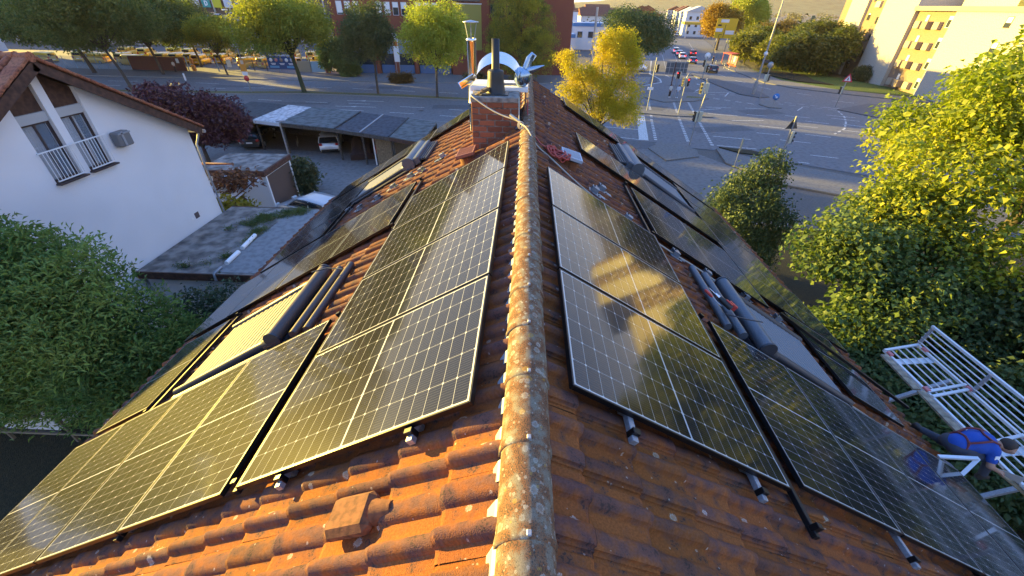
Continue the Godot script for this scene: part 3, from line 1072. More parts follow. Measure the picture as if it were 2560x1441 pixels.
# ---------- ground, roads, markings ----------
func line(s: SurfaceTool, x0: float, z0: float, x1: float, z1: float, w: float, y: float) -> void:
	var a := V(x0, y, z0)
	var b := V(x1, y, z1)
	var n := (b - a).cross(Vector3.UP).normalized() * w / 2.0
	quad(s, a - n, a + n, b + n, b - n)

func dashes(s: SurfaceTool, x0: float, z0: float, x1: float, z1: float, w: float, dash: float, gap: float, y: float) -> void:
	var a := Vector2(x0, z0)
	var b := Vector2(x1, z1)
	var L := a.distance_to(b)
	var d := (b - a) / L
	var t := 0.0
	while t < L:
		var e := minf(t + dash, L)
		var p := a + d * t
		var q := a + d * e
		line(s, p.x, p.y, q.x, q.y, w, y)
		t += dash + gap

func build_ground() -> void:
	M["asphalt"] = mat(lin(.155, .155, .160), 0.9, 0.0, "asphalt", 0.09, "fine_bump", 0.1)
	M["asphalt_dark"] = mat(lin(.105, .106, .112), 0.9, 0.0, "asphalt", 0.13, "rough_bump", 0.15)
	M["yard"] = mat(lin(.17, .165, .16), 0.92, 0.0, "asphalt", 0.11, "fine_bump", 0.1)
	M["paving"] = mat(lin(.165, .16, .152), 0.92, 0.0, "asphalt", 0.16)
	M["kerb"] = mat(lin(.27, .26, .25), 0.9, 0.0, "grain", 0.7)
	M["dry_grass"] = mat(Color(1, 1, 1), 0.95, 0.0, "dry_grass", 0.35, "rough_bump", 0.8)
	M["green_grass"] = mat(Color(0.62, 0.86, 0.5), 0.95, 0.0, "dry_grass", 0.3, "rough_bump", 0.8)
	M["paint"] = mat(lin(.62, .62, .60), 0.7, 0.0, "blotch", 0.9)
	M["soil"] = mat(Color(0.42, 0.42, 0.30), 0.95, 0.0, "dry_grass", 0.5, "rough_bump", 0.8)
	var s := begin()
	quad(s, V(-3500, -0.03, 700), V(3500, -0.03, 700), V(3500, -0.03, -4500), V(-3500, -0.03, -4500))
	struct("ground", s, M["earth"])
	# carriageways of the main road and the street that runs away to the hills
	var road := struct("road", flat_poly([[-170, -50], [-60, -57.8], [-36, -54.2], [-15, -49.5], [0, -45.8], [9.5, -42.7], [19, -39.8], [30, -33], [60, -14], [80, 0], [110, -20], [85, -50], [62, -66], [56, -74], [50, -78], [47, -90], [50, -112], [60, -150], [90, -262], [150, -560], [136, -562], [76, -262], [38, -150], [30, -120], [22, -100], [17, -82], [4, -77], [-20, -74.6], [-60, -73.3], [-170, -73]], 0.0), M["asphalt"])
	struct("yard", flat_poly([[-30, -37], [-15, -36], [-7, -32.5], [4, -45], [10.4, -42.4], [16, -39], [19, -33], [16, -20], [6, -12], [-14, -17.9], [-14, -22], [-18, -23.5], [-28, -26]], 0.004), M["yard"])
	struct("asphalt_patch", flat_poly([[9.9, -43.0], [13.3, -42.4], [11.8, -39.9], [8.0, -39.0]], 0.009), M["asphalt_dark"], road)
	struct("asphalt_patch", flat_poly([[13.4, -62.6], [19.5, -60.2], [17.8, -57.4], [12.0, -59.6]], 0.005), M["asphalt_dark"], road)
	# grass strip between the carriageways
	var strip := [[-170, -60.0], [-56, -60.3], [-40, -61.2], [-32, -62.6], [-18, -62.0], [-6, -60.6], [5, -58.1], [14.5, -55.3], [14.7, -56.3], [5, -59.4], [-6, -61.9], [-18, -63.6], [-32, -64.2], [-40, -62.9], [-56, -61.7], [-170, -61.5]]
	struct("median_verge", slab(strip, 0.0, 0.11), M["dry_grass"])
	kerb_line([[-170, -59.9], [-56, -60.2], [-40, -61.1], [-32, -62.5], [-18, -61.9], [-6, -60.5], [5, -58.0], [14.5, -55.2]])
	kerb_line([[14.8, -56.4], [5, -59.5], [-6, -62.0], [-18, -63.7], [-32, -64.3], [-40, -63.0], [-56, -61.8], [-170, -61.6]])
	# far pavement
	struct("pavement", slab([[-170, -73.1], [-60, -73.4], [-20, -74.7], [4, -77.1], [17, -82.1], [20, -84], [20, -96], [10, -100], [-30, -90], [-60, -90], [-170, -90]], 0.0, 0.12), M["paving"])
	kerb_line([[-170, -73], [-60, -73.3], [-20, -74.6], [4, -77], [17, -82]])
	# near pavement and its corner
	struct("pavement", slab([[-90, -56], [-60, -57.6], [-36, -54.0], [-15, -49.3], [0, -45.6], [9.4, -42.6], [7.6, -39.0], [-2, -42.6], [-15, -46.5], [-36, -51], [-90, -52]], 0.0, 0.12), M["paving"])
	kerb_line([[-90, -56.1], [-60, -57.7], [-36, -54.1], [-15, -49.4], [0, -45.7], [9.5, -42.6]])
	struct("pavement", slab([[11.8, -39.9], [13.5, -41.9], [15.6, -41.2], [16.3, -39.6], [15.8, -37.6], [12.5, -36.2]], 0.0, 0.12), M["paving"])
	struct("pavement", slab([[18.4, -40.4], [19.0, -39.6], [20.0, -38.3], [22.4, -36.4], [26, -33.9], [30, -31], [27, -27], [20, -31], [17.6, -36]], 0.0, 0.12), M["paving"])
	struct("verge", slab([[18.9, -41.0], [21.6, -40.2], [22.3, -39.4], [21.8, -38.6], [20.2, -39.2]], 0.0, 0.1), M["soil"])
	# islands of the crossing
	struct("traffic_island", slab([[17.6, -66.4], [20, -68.5], [24, -69.3], [26.5, -68.5], [27.2, -66.9], [24.0, -64.3], [19.5, -63.2]], 0.0, 0.12), M["paving"])
	struct("verge", flat_poly([[24.5, -68.4], [26.6, -67.6], [26.0, -66.6], [23.8, -66.9]], 0.125), M["dry_grass"])
	struct("traffic_island", slab([[14.8, -56.2], [16.0, -57.2], [19.6, -56.2], [22.6, -55.2], [23.2, -54.2], [18, -54.4], [14.7, -55.4]], 0.0, 0.12), M["paving"])
	struct("verge", flat_poly([[20.4, -55.6], [22.3, -55.0], [22.4, -54.5], [20.5, -54.7]], 0.125), M["dry_grass"])
	struct("traffic_island", slab([[33.0, -93.0], [35.4, -90], [38.2, -76], [37.4, -69.5], [35.6, -68.8], [33.6, -71.4], [33.4, -80]], 0.0, 0.12), M["asphalt_dark"])
	struct("traffic_island", slab([[33.0, -63.4], [34.6, -66.4], [36.6, -66.0], [35.0, -61.0], [33.4, -61.2]], 0.0, 0.12), M["paving"])
	struct("traffic_island", slab([[17.5, -80.2], [19.6, -77.6], [23.6, -82.5], [24.6, -86], [24.4, -92.5], [20.4, -91.0], [18.0, -85.5]], 0.0, 0.1), M["asphalt_dark"])
	struct("traffic_island", slab([[42.6, -61.2], [44.6, -57.0], [52, -53], [60, -52], [57, -64], [50, -66]], 0.0, 0.1), M["asphalt_dark"])
	# right-hand pavement, lawn and soil bank before the tall block
	struct("pavement", slab([[43.6, -84.6], [44.8, -105], [52, -130], [66, -170], [70, -168], [56, -128], [50, -105], [48.5, -88], [53, -78.5], [63, -71], [90, -52], [88, -48.5], [56, -71], [50.6, -74.8], [46, -79]], 0.0, 0.12), M["paving"])
	struct("lawn", slab([[48.7, -88], [53.2, -78.6], [63.2, -71.2], [66, -76], [62, -96], [66, -104], [55, -108], [50.2, -104]], 0.0, 0.14), M["green_grass"])
	struct("bank", slab([[49.0, -92.0], [50.5, -86.0], [55.0, -82.5], [54.5, -88], [57, -96], [50.5, -104]], 0.14, 0.3), M["soil"])
	# garden soil round our house and the neighbours
	struct("garden", flat_poly([[-14.2, -12.2], [-6, -12.2], [-5.4, 12], [-30, 12], [-30, -7.2], [-14.1, -7.2]], 0.012), M["soil"])
	struct("garden", flat_poly([[5.4, 12], [5.4, -12.4], [10.5, -22], [13.0, -24.0], [30, -22], [44, 12]], 0.012), M["soil"])
	struct("path", flat_poly([[6.2, 10], [6.4, -8], [8.5, -20], [9.9, -20], [12.4, -12], [10.5, -6], [10.2, 10]], 0.018), M["asphalt_dark"])
	for q: Array in [[-22, -69.5, 5.0, 2.2, 0.05], [-44, -67.2, 7.0, 1.6, 0.0], [-9, -56.6, 6.0, 2.4, 0.12], [22, -48.5, 7.0, 2.2, 0.26], [31, -58.4, 5.5, 3.0, 0.3], [26, -76, 2.4, 7.0, 0.2], [36, -112, 2.2, 12.0, 0.24], [-30, -56.2, 9.0, 1.4, 0.09]]:
		var t := at(V(q[0], 0.007, q[1]), q[4])
		s = begin()
		quad(s, t * V(-q[2] / 2, 0, q[3] / 2), t * V(q[2] / 2, 0, q[3] / 2), t * V(q[2] / 2, 0, -q[3] / 2), t * V(-q[2] / 2, 0, -q[3] / 2))
		struct("asphalt_patch", s, M["asphalt_dark"], road)
	for q: Array in [[-27, -66.9], [-13, -53.8], [20.6, -46.8], [29.6, -55.0], [24.6, -74.6], [18.2, -55.6], [34.6, -105], [-52, -67.4], [14.2, -38.6], [11.4, -29.5], [13.6, -25.2]]:
		s = begin()
		lathe(s, [[0.0, 0.014], [0.30, 0.013], [0.34, 0.008], [0.42, 0.008]] if q[0] < 16 and q[1] > -45 else [[0.0, 0.012], [0.34, 0.012], [0.36, 0.006]], at(V(q[0], 0.004 if q[1] > -45 else 0.002, q[1])), 14)
		struct("manhole_cover", s, M["dark_grey"], road)
	# painted markings; the ones an eye can pick out are parts of the road
	var w := 0.16
	for q: Array in [[-42.88, -70.54, -37.88, -70.27], [-42.6, -66.4, -37.8, -66.4], [-33.1, -68.2, -29.9, -68.0], [-26.6, -67.9, -23.3, -67.5], [-20, -67.2, -16.7, -66.8], [-13, -66.5, -10.1, -66.1], [-65.7, -69.1, -61.2, -69.3], [-64.2, -65.3, -60.7, -65.4], [-57, -63.5, -54.1, -63.6], [-40.5, -68.7, -37.0, -68.4],
			[-47.5, -65.2, -44.5, -65.0], [-52, -69.4, -48, -69.0], [-35.7, -57.9, -32.4, -57.6], [-29, -57.2, -26, -57.0], [-24.1, -58.8, -19.1, -58.8], [-24.2, -55.1, -19, -55.1], [-22.9, -53.1, -19.8, -52.8], [-16.1, -55.8, -12.9, -55.6], [-16.5, -52.4, -13.4, -52.0], [-9.7, -55.0, -7.9, -54.7], [-10.2, -51.4, -6.8, -50.9], [-23.2, -57.0, -20.4, -56.9],
			[8.5, -52.0, 13.2, -50.7], [9.0, -48.1, 12.6, -47.2], [9.9, -43.8, 11.8, -43.1], [19.9, -45.3, 23.5, -44.4], [19.0, -41.8, 22.5, -40.9], [23.8, -40.4, 25.4, -40.0], [26.8, -39.4, 28.9, -38.6], [26.8, -72.5, 33.7, -72.9], [26.6, -44.6, 29.2, -43.6], [25.4, -47.3, 27.6, -46.6],
			[24.6, -60.8, 28.0, -60.6], [28.4, -56.6, 30.6, -56.0], [33.2, -56.6, 35.8, -55.6], [25.0, -53.0, 29.0, -53.4], [31.4, -51.4, 33.8, -50.4], [36.2, -49.6, 38.4, -48.4], [30.0, -60.8, 32.6, -60.4], [34.2, -53.8, 36.4, -52.6], [38, -52.6, 40, -51.4], [27.2, -50.6, 29.6, -49.6], [30.6, -47.2, 32.8, -46.2], [38.6, -55.8, 41.2, -54.4],
			[23.4, -56.6, 26.8, -55.6], [22.6, -58.4, 26.4, -60.0], [36.6, -60.0, 38.6, -62.4], [30.6, -69.4, 32.6, -73.0], [27.4, -73.4, 30.6, -78.6], [39, -57.6, 42, -56.4], [41.2, -62.8, 44.0, -61.6], [46, -68, 48.4, -66.6], [44, -74, 45.4, -72.4], [40.6, -80, 41.4, -77.4], [39.4, -87, 40, -84], [39.2, -95, 39.5, -92]]:
		s = begin()
		line(s, q[0], q[1], q[2], q[3], w, 0.012)
		part("lane_marking", s, M["paint"], road)
	for q: Array in [[12.1, -42.97, 14.3, -54.2, 0.95], [19.7, -77.7, 24.2, -82.0, 0.3], [24.2, -82.0, 25.0, -86.0, 0.3], [25.0, -86, 24.8, -93, 0.3], [24.8, -93, 31.0, -117.0, 0.3], [18.6, -77.4, 21.6, -78.6, 0.25]]:
		s = begin()
		line(s, q[0], q[1], q[2], q[3], q[4], 0.016)
		part("broad_marking", s, M["paint"], road)
	for q: Array in [[17.7, -64.4, 15.4, -53.2], [15.2, -52.5, 13.3, -42.9], [21.3, -64.6, 18.9, -53.9], [18.7, -53.0, 16.5, -42.7], [23.2, -63.7, 18.5, -41.5]]:
		s = begin()
		dashes(s, q[0], q[1], q[2], q[3], 0.3, 0.42, 0.34, 0.014)
		part("crossing_marking", s, M["paint"], road)
	for q: Array in [[27.1, -70.6, 33.5, -70.9, .12], [27.1, -68.9, 32.6, -63.8, .12], [28, -67.2, 33.0, -63.2, .12], [36.0, -64.6, 42.8, -60.6, .12], [36.4, -66.4, 43.6, -62.2, .12], [42.2, -60.3, 40.9, -56.9, .2], [40.9, -56.9, 38.9, -53.4, .2], [38.9, -53.4, 36.8, -50.3, .2], [36.8, -50.3, 34.0, -47.6, .2], [22.9, -37.6, 25.9, -36.6, .16], [22.2, -34.1, 28, -32.8, .16], [22.5, -31.8, 27, -30.4, .16],
			[44, -143, 52, -180, .2], [50.5, -143, 62, -185, .2], [30, -100, 38, -133, .15], [33, -100, 42, -135, .15], [36, -108, 40, -124, .15]]:
		s = begin()
		dashes(s, q[0], q[1], q[2], q[3], q[4], 0.9, 0.7, 0.014)
		part("dashed_marking", s, M["paint"], road)
	for k in 9:
		s = begin()
		line(s, 18.9 + 0.22 * k, -79.6 - 0.95 * k, 21.4 + 0.28 * k, -79.9 - 0.95 * k, 0.22, 0.106)
		part("hatching", s, M["paint"], road)
	for q: Array in [[29.0, -103, 0.2], [32.5, -88, -0.3], [27.6, -90, 0.0], [29.6, -76, -0.6], [-21, -58.8, 1.57], [-21, -55.1, 1.57], [30.5, -80, 0.1]]:
		var t := Transform3D(Basis(Vector3.UP, q[2]), V(q[0], 0.015, q[1]))
		s = begin()
		quad(s, t * V(-0.08, 0, 1.2), t * V(0.08, 0, 1.2), t * V(0.08, 0, -0.6), t * V(-0.08, 0, -0.6))
		face3(s, t * V(-0.35, 0, -0.6), t * V(0.35, 0, -0.6), t * V(0, 0, -1.6))
		part("arrow_marking", s, M["paint"], road)

func kerb_line(pts: Array) -> void:
	var s := begin()
	for i in pts.size() - 1:
		bar(s, V(pts[i][0], 0.062, pts[i][1]), V(pts[i + 1][0], 0.062, pts[i + 1][1]), 0.16, 0.13)
	struct("kerb", s, M["kerb"])

# ---------- trees and shrubs ----------
var leaf_cache := {}

# a spray of leaves: n bent leaf blades of the given length scattered in a ball
func spray(n: int, r: float, leaf: float, wide: float, droop: float, seed_: int) -> ArrayMesh:
	var key := "%d %f %f %f %f %d" % [n, r, leaf, wide, droop, seed_]
	if leaf_cache.has(key): return leaf_cache[key]
	var g := RandomNumberGenerator.new()
	g.seed = seed_
	var s := begin()
	for i in n:
		var c := V(g.randfn(), g.randfn() * 0.7, g.randfn()) * r * 0.5
		var d := (c.normalized() + V(g.randfn(), g.randfn(), g.randfn()) * 0.6 - V(0, droop, 0)).normalized()
		var up := (V(0, 1, 0) + V(g.randfn(), g.randfn(), g.randfn()) * 0.45).normalized()
		var x := up.cross(d).normalized() * leaf * wide * g.randf_range(0.8, 1.2)
		var L := leaf * g.randf_range(0.75, 1.25)
		var nrm := d.cross(x).normalized() * L * 0.12
		var a := c
		var m := c + d * L * 0.5
		var t := c + d * L - V(0, L * 0.15 * (1.0 + droop), 0)
		var k := g.randf_range(0.8, 1.15)
		s.set_color(Color(k * g.randf_range(0.92, 1.12), k, k * g.randf_range(0.8, 1.1)))
		face3(s, a, m + x * 0.5 + nrm, t)
		face3(s, a, t, m - x * 0.5 + nrm)
	leaf_cache[key] = done(s)
	return leaf_cache[key]

func leaf_mat(c: Color, back: Color) -> StandardMaterial3D:
	var m := StandardMaterial3D.new()
	m.albedo_color = c
	m.vertex_color_use_as_albedo = true
	m.roughness = 0.62
	m.backlight_enabled = true
	m.backlight = back
	m.cull_mode = BaseMaterial3D.CULL_DISABLED
	return m

# lobes: [centre, radii, how many sprays]; sprays sit mostly in the outer shell, in clumps
func crown(parent: Node3D, called: String, lobes: Array, sp: ArrayMesh, m: Material, tint: Array, seed_: int, shell := 0.55) -> void:
	var g := RandomNumberGenerator.new()
	g.seed = seed_
	var n := FastNoiseLite.new()
	n.seed = seed_
	n.frequency = 0.42
	var xs: Array[Transform3D] = []
	var cs: Array[Color] = []
	for l: Array in lobes:
		var c: Vector3 = l[0]
		var r: Vector3 = l[1]
		for i in int(l[2]):
			var d := V(g.randfn(), g.randfn(), g.randfn()).normalized()
			var q := c + d * r * pow(g.randf_range(shell * shell, 1.0), 0.5)
			var k := n.get_noise_3dv(q * 1.5)
			if k < -0.16 and g.randf() < 0.85: continue
			q += d * k * 0.6 * minf(r.x, r.y)
			var b := Basis(Vector3.UP, g.randf() * TAU) * Basis(Vector3.RIGHT, g.randf_range(-0.35, 0.35)) * Basis(V(0, 0, 1), g.randf_range(-0.35, 0.35))
			xs.append(Transform3D(b.scaled(Vector3.ONE * g.randf_range(0.7, 1.3)), q))
			var t: Color = tint[0].lerp(tint[1], clampf(0.5 + n.get_noise_3dv(q * 0.8 + V(50, 0, 0)) * 1.4 + g.randf_range(-0.2, 0.2), 0, 1))
			cs.append(t)
	var mm := MultiMesh.new()
	mm.transform_format = MultiMesh.TRANSFORM_3D
	mm.use_colors = true
	mm.mesh = sp
	mm.instance_count = xs.size()
	for i in xs.size():
		mm.set_instance_transform(i, xs[i])
		mm.set_instance_color(i, cs[i])
	var o := MultiMeshInstance3D.new()
	o.name = numbered(parent, called)
	o.multimesh = mm
	o.material_override = m
	o.set_meta("kind", "stuff")
	parent.add_child(o)

func trunk(parent: Node3D, h: float, r: float, lean: Vector3, tips: Array, m: Material) -> void:
	var s := begin()
	var fork := V(0, h, 0) + lean
	var mid := V(0, h * 0.5, 0) + lean * 0.35
	tube(s, [V(0, -0.1, 0), V(0, 0.15, 0), mid, fork], [r * 1.5, r * 1.1, r * 0.88, r * 0.72], 9)
	part("trunk", s, m, parent)
	for t: Vector3 in tips:
		s = begin()
		var k := fork.lerp(t, 0.5) + V(0, 0.12 * fork.distance_to(t), 0)
		tube(s, [fork - V(0, 0.1, 0), k, t], [r * 0.5, r * 0.3, r * 0.08], 6, false)
		part("limb", s, m, parent)

func tree(called: String, label: String, base: Vector3, h: float, r: float, lean: Vector3, lobes: Array, sp: ArrayMesh, lm: Material, tint: Array, seed_: int, group := "", bark: Material = M["bark"], shell := 0.55) -> Node3D:
	var o := thing(called, label, "tree", at(base), group)
	var tips := []
	for l: Array in lobes: tips.append(l[0])
	trunk(o, h, r, lean, tips, bark)
	crown(o, "crown", lobes, sp, lm, tint, seed_, shell)
	return o

func blob_lobes(c: Vector3, r: Vector3, n: int, per: int, seed_: int) -> Array:
	var g := RandomNumberGenerator.new()
	g.seed = seed_
	var out := [[c, r * 0.62, per]]
	for i in n:
		var a := TAU * (i + g.randf_range(-0.3, 0.3)) / n
		var e := g.randf_range(-0.65, 0.85)
		var d := V(cos(a) * cos(e), sin(e), sin(a) * cos(e))
		out.append([c + d * r * g.randf_range(0.5, 0.68), r * g.randf_range(0.36, 0.5), per])
	return out

func build_plants() -> void:
	M["bark"] = mat(lin(.12, .10, .08), 0.95, 0.0, "blotch", 2.0, "rough_bump", 1.2)
	M["bark_dark"] = mat(lin(.06, .045, .035), 0.95, 0.0, "blotch", 2.0, "rough_bump", 1.2)
	M["ivy_bark"] = mat(lin(.07, .085, .04), 0.95, 0.0, "blotch", 2.0, "rough_bump", 1.2)
	var white := Color(1, 1, 1)
	var lm := leaf_mat(white, Color(0.85, 0.88, 0.40))
	var dk := leaf_mat(white, Color(0.45, 0.55, 0.25))
	var g_olive: Array = [Color(.22, .27, .045), Color(.42, .40, .055)]
	var g_dark: Array = [Color(.09, .135, .04), Color(.18, .22, .065)]
	var g_lime: Array = [Color(.29, .36, .05), Color(.50, .50, .07)]
	var g_gold: Array = [Color(.50, .50, .03), Color(.62, .56, .035)]
	var small := spray(11, 0.5, 0.25, 0.6, 0.2, 1)
	var mid := spray(10, 0.6, 0.31, 0.65, 0.2, 2)
	var far := spray(11, 0.9, 0.46, 0.7, 0.2, 3)
	var maple := spray(9, 0.30, 0.135, 0.95, 0.35, 4)
	var fern := spray(16, 0.36, 0.16, 0.26, -0.1, 5)
	var laurel := spray(10, 0.22, 0.13, 0.5, 0.1, 6)
	var row := "street trees along the main road"
	# street trees
	tree("street_tree", "tall street tree with sunlit yellow green crown and ivy covered trunk, on the grass strip", V(-31.9, 0.1, -63.3), 4.6, 0.30, V(-0.5, 0, 0), blob_lobes(V(-0.7, 8.4, 0), V(6.8, 5.2, 5.8), 12, 430, 11), small, lm, g_olive, 11, row, M["ivy_bark"])
	tree("street_tree", "slim dark grey green street tree before the red brick building", V(-21.3, 0.1, -63.6), 4.6, 0.16, V(0.2, 0, 0), blob_lobes(V(-0.2, 7.4, 0), V(3.9, 4.6, 3.8), 11, 210, 12), small, lm, [Color(0.072, 0.109, 0.051), Color(0.145, 0.167, 0.072)], 12, row)
	tree("street_tree", "light green street tree before the olive panel of the brick building, on the grass strip", V(-12.5, 0.1, -62.3), 3.4, 0.17, V(0.2, 0, 0), blob_lobes(V(0.4, 7.4, 0), V(4.5, 5.2, 4.2), 12, 240, 13), small, lm, g_lime, 13, row)
	tree("street_tree", "leaning street tree with dark crown behind the ridge of the white house", V(-54.6, 0.1, -60.4), 5.0, 0.20, V(-1.2, 0, 0), blob_lobes(V(-1.2, 8.6, 0), V(8.6, 5.4, 6.5), 12, 420, 14), small, lm, g_dark, 14, row)
	tree("street_tree", "wide dark street tree at the left edge on the far pavement", V(-74, 0.1, -76), 4.0, 0.30, V(-1.0, 0, 0), blob_lobes(V(-4.0, 8.6, 0), V(14, 7.0, 7), 14, 480, 15), mid, lm, g_dark, 15, row)
	tree("street_tree", "wide dark street tree between two others, half hidden by the tiled gable", V(-62, 0.1, -76), 4.0, 0.22, V(-0.5, 0, 0), blob_lobes(V(-1.0, 8.6, 0), V(8.5, 6.0, 6), 12, 400, 16), mid, lm, g_dark, 16, row)
	tree("street_tree", "sparse olive tree rising over the brown wall from the van yard", V(-62, 0.0, -86), 4.2, 0.20, V(-0.4, 0, 0), blob_lobes(V(-2.0, 7.6, 0), V(7.0, 5.4, 5), 12, 230, 17), mid, lm, [Color(0.087, 0.131, 0.043), Color(0.203, 0.217, 0.058)], 17, row)
	tree("street_tree", "small bright yellow green tree on the far pavement by the van yard gate", V(-51.5, 0.1, -77), 3.2, 0.15, V(-0.6, 0, 0), blob_lobes(V(0.2, 6.0, 0), V(5.0, 3.4, 3.8), 11, 240, 18), small, lm, [Color(0.203, 0.246, 0.043), Color(0.493, 0.406, 0.043)], 18, row)
	# shrubs on the far pavement
	for q: Array in [["dark rounded shrub at the left corner of the red brick building", V(-33.5, 0, -80.6), V(0.3, 3.4, 0), V(3.2, 3.4, 2.4), 6, 340, g_dark, "shrub"], ["low dark hedge ball under the shrub beside the brick building", V(-31.0, 0, -79.6), V(0, 1.0, 0), V(2.2, 1.0, 1.2), 4, 220, g_dark, "shrub"],
			["low brown clipped bush on the far pavement behind the slim tree", V(-20.6, 0, -74.6), V(0, 0.6, 0), V(1.9, 0.6, 0.8), 4, 150, [Color(0.145, 0.094, 0.043), Color(0.203, 0.131, 0.051)], "shrub"], ["low mixed bush on the far pavement by the clipped hedge near the steel flue", V(-8.6, 0, -76.6), V(0, 0.6, 0), V(1.7, 0.7, 0.8), 4, 150, [Color(0.102, 0.102, 0.043), Color(0.145, 0.116, 0.043)], "shrub"]]:
		var o := thing("shrub", q[0], "shrub", at(q[1]))
		crown(o, "foliage", blob_lobes(q[2], q[3], q[4], q[5], 31), mid, dk, q[6], 31, 0.4)
	# weeping tree and dark tree beyond the ridge, yellow tree at the corner
	tree("weeping_tree", "tall weeping tree with yellow sunlit left side behind the chimney", V(-1, 0, -80), 4.0, 0.35, V(-0.3, 0, 0), [[V(-2.6, 9.4, 0.6), V(2.4, 4.0, 2.6), 900], [V(-3.6, 6.0, 0.6), V(2.6, 3.2, 2.2), 700], [V(1.6, 8.6, 0), V(3.2, 4.4, 3.0), 1000], [V(3.2, 5.0, 0.5), V(2.8, 3.8, 2.4), 800], [V(-0.4, 3.6, 0.6), V(3.6, 3.2, 2.4), 900], [V(0.2, 11.8, 0), V(2.6, 2.6, 2.4), 600]], spray(14, 0.5, 0.2, 0.4, 1.2, 7), lm, [Color(.16, .20, .045), Color(.46, .42, .05)], 21)
	tree("broad_tree", "broad dark green tree at the corner of the street, above the parked white car", V(24.5, 0, -104), 3.0, 0.4, V(0, 0, 0), blob_lobes(V(-1.0, 6.4, 0), V(8.6, 5.4, 6.0), 10, 460, 22), mid, dk, [Color(0.051, 0.094, 0.029), Color(0.094, 0.145, 0.041)], 22)
	tree("yellow_tree", "bright golden yellow locust tree beyond the roof ridge at the street corner", V(5.6, 0, -34), 3.2, 0.16, V(0.1, 0, 0),
		[[V(-0.9, 6.0, 0), V(1.6, 1.3, 1.5), 300], [V(0.3, 7.2, 0.2), V(1.4, 1.5, 1.4), 330], [V(0.7, 8.8, 0), V(0.8, 1.0, 0.9), 190], [V(-1.9, 7.2, 0.2), V(1.3, 0.6, 0.9), 160], [V(-2.8, 8.0, 0.2), V(0.7, 0.4, 0.6), 70], [V(1.7, 7.6, 0), V(0.9, 0.6, 0.8), 120], [V(2.2, 8.2, 0), V(0.5, 0.4, 0.5), 60], [V(1.5, 5.6, 0.3), V(1.5, 1.2, 1.3), 280], [V(2.1, 4.4, 0.3), V(1.2, 0.9, 1.1), 190], [V(-2.2, 5.6, 0.1), V(1.1, 0.7, 0.9), 140], [V(0.5, 4.6, 0.3), V(1.5, 0.9, 1.2), 210], [V(-0.2, 9.2, 0.1), V(0.5, 0.7, 0.5), 80], [V(1.6, 9.0, 0), V(0.4, 0.7, 0.4), 70]],
		spray(20, 0.34, 0.13, 0.42, 0.3, 8), leaf_mat(white, Color(1.0, 0.92, 0.5)), g_gold, 23)
	tree("orange_tree", "large orange brown autumn tree behind the yellow direction sign", V(60, 0, -152), 4.0, 0.4, V(0, 0, 0), blob_lobes(V(-0.5, 8.4, 0), V(6.0, 6.2, 5.5), 9, 330, 24), far, lm, [Color(0.319, 0.189, 0.029), Color(0.493, 0.319, 0.043)], 24)
	tree("green_tree", "tall yellow green tree behind the orange one by the street", V(73, 0, -165), 5.0, 0.4, V(0, 0, 0), blob_lobes(V(0, 10.5, 0), V(6.5, 7.0, 5.5), 8, 330, 25), far, lm, g_lime, 25)
	# the hedge of bushes before the tall block
	var k := 0
	for q: Array in [[52.5, -114, 4.6, 7.0, 0], [56, -106, 5.2, 7.6, 0], [55.5, -98, 4.8, 8.2, 1], [60, -97, 5.2, 9.2, 1], [62.5, -103, 5.6, 9.6, 1], [65, -112, 6.5, 9.0, 0], [58, -120, 6.0, 8.0, 0], [72, -122, 6.5, 9.0, 1], [66, -130, 6, 9.0, 2]]:
		var o := tree("bush_tree", ["sunlit olive bush tree beside the red bus shelter", "sunlit bush tree in the middle of the thicket by the lamp post", "dark bush tree right behind the tall lamp post", "dark bush tree with trailing twigs nearest the tall block", "dark bush tree beside the tall block, farther back", "olive bush tree at the back of the thicket", "yellow green bush tree behind the red shelter", "dark green tree behind the thicket next to the tall block", "brownish tree behind the thicket under the hills"][k], V(q[0], 0, q[1]), 1.5, 0.2, Vector3.ZERO, blob_lobes(V(0, q[3] * 0.52, 0), V(q[2], q[3] * 0.52, q[2] * 0.8), 8, 260, 40 + k), far, lm, [[Color(0.145, 0.174, 0.036), Color(0.261, 0.246, 0.043)], [Color(0.065, 0.102, 0.029), Color(0.145, 0.160, 0.043)], [Color(0.189, 0.131, 0.043), Color(0.246, 0.189, 0.058)]][q[4]], 40 + k, "trees of the thicket before the tall block")
		k += 1
	var ball := thing("clipped_ball_shrub", "dark clipped ball shrub on the lawn before the white wall of the tall block", "shrub", at(V(64.6, 0.14, -89.5)))
	crown(ball, "foliage", [[V(0, 1.15, 0), V(1.75, 1.2, 1.6), 520]], small, dk, [Color(0.043, 0.065, 0.022), Color(0.065, 0.087, 0.029)], 60, 0.85)
	# big maple to the right of the house
	var mt := thing("maple_tree", "big maple with sunlit yellow green leaves filling the right side", "tree", at(V(17.5, 0, -14.5)))
	trunk(mt, 5.2, 0.27, V(0.6, 0, 0.2), [V(-3.6, 7.2, 0.8), V(-1.2, 10.2, -0.6), V(2.2, 11.6, 0.4), V(-2.2, 6.0, 2.6), V(3.2, 8.6, 2.4), V(1.0, 8.8, -2.8), V(4.6, 10.0, -1.2)], M["bark"])
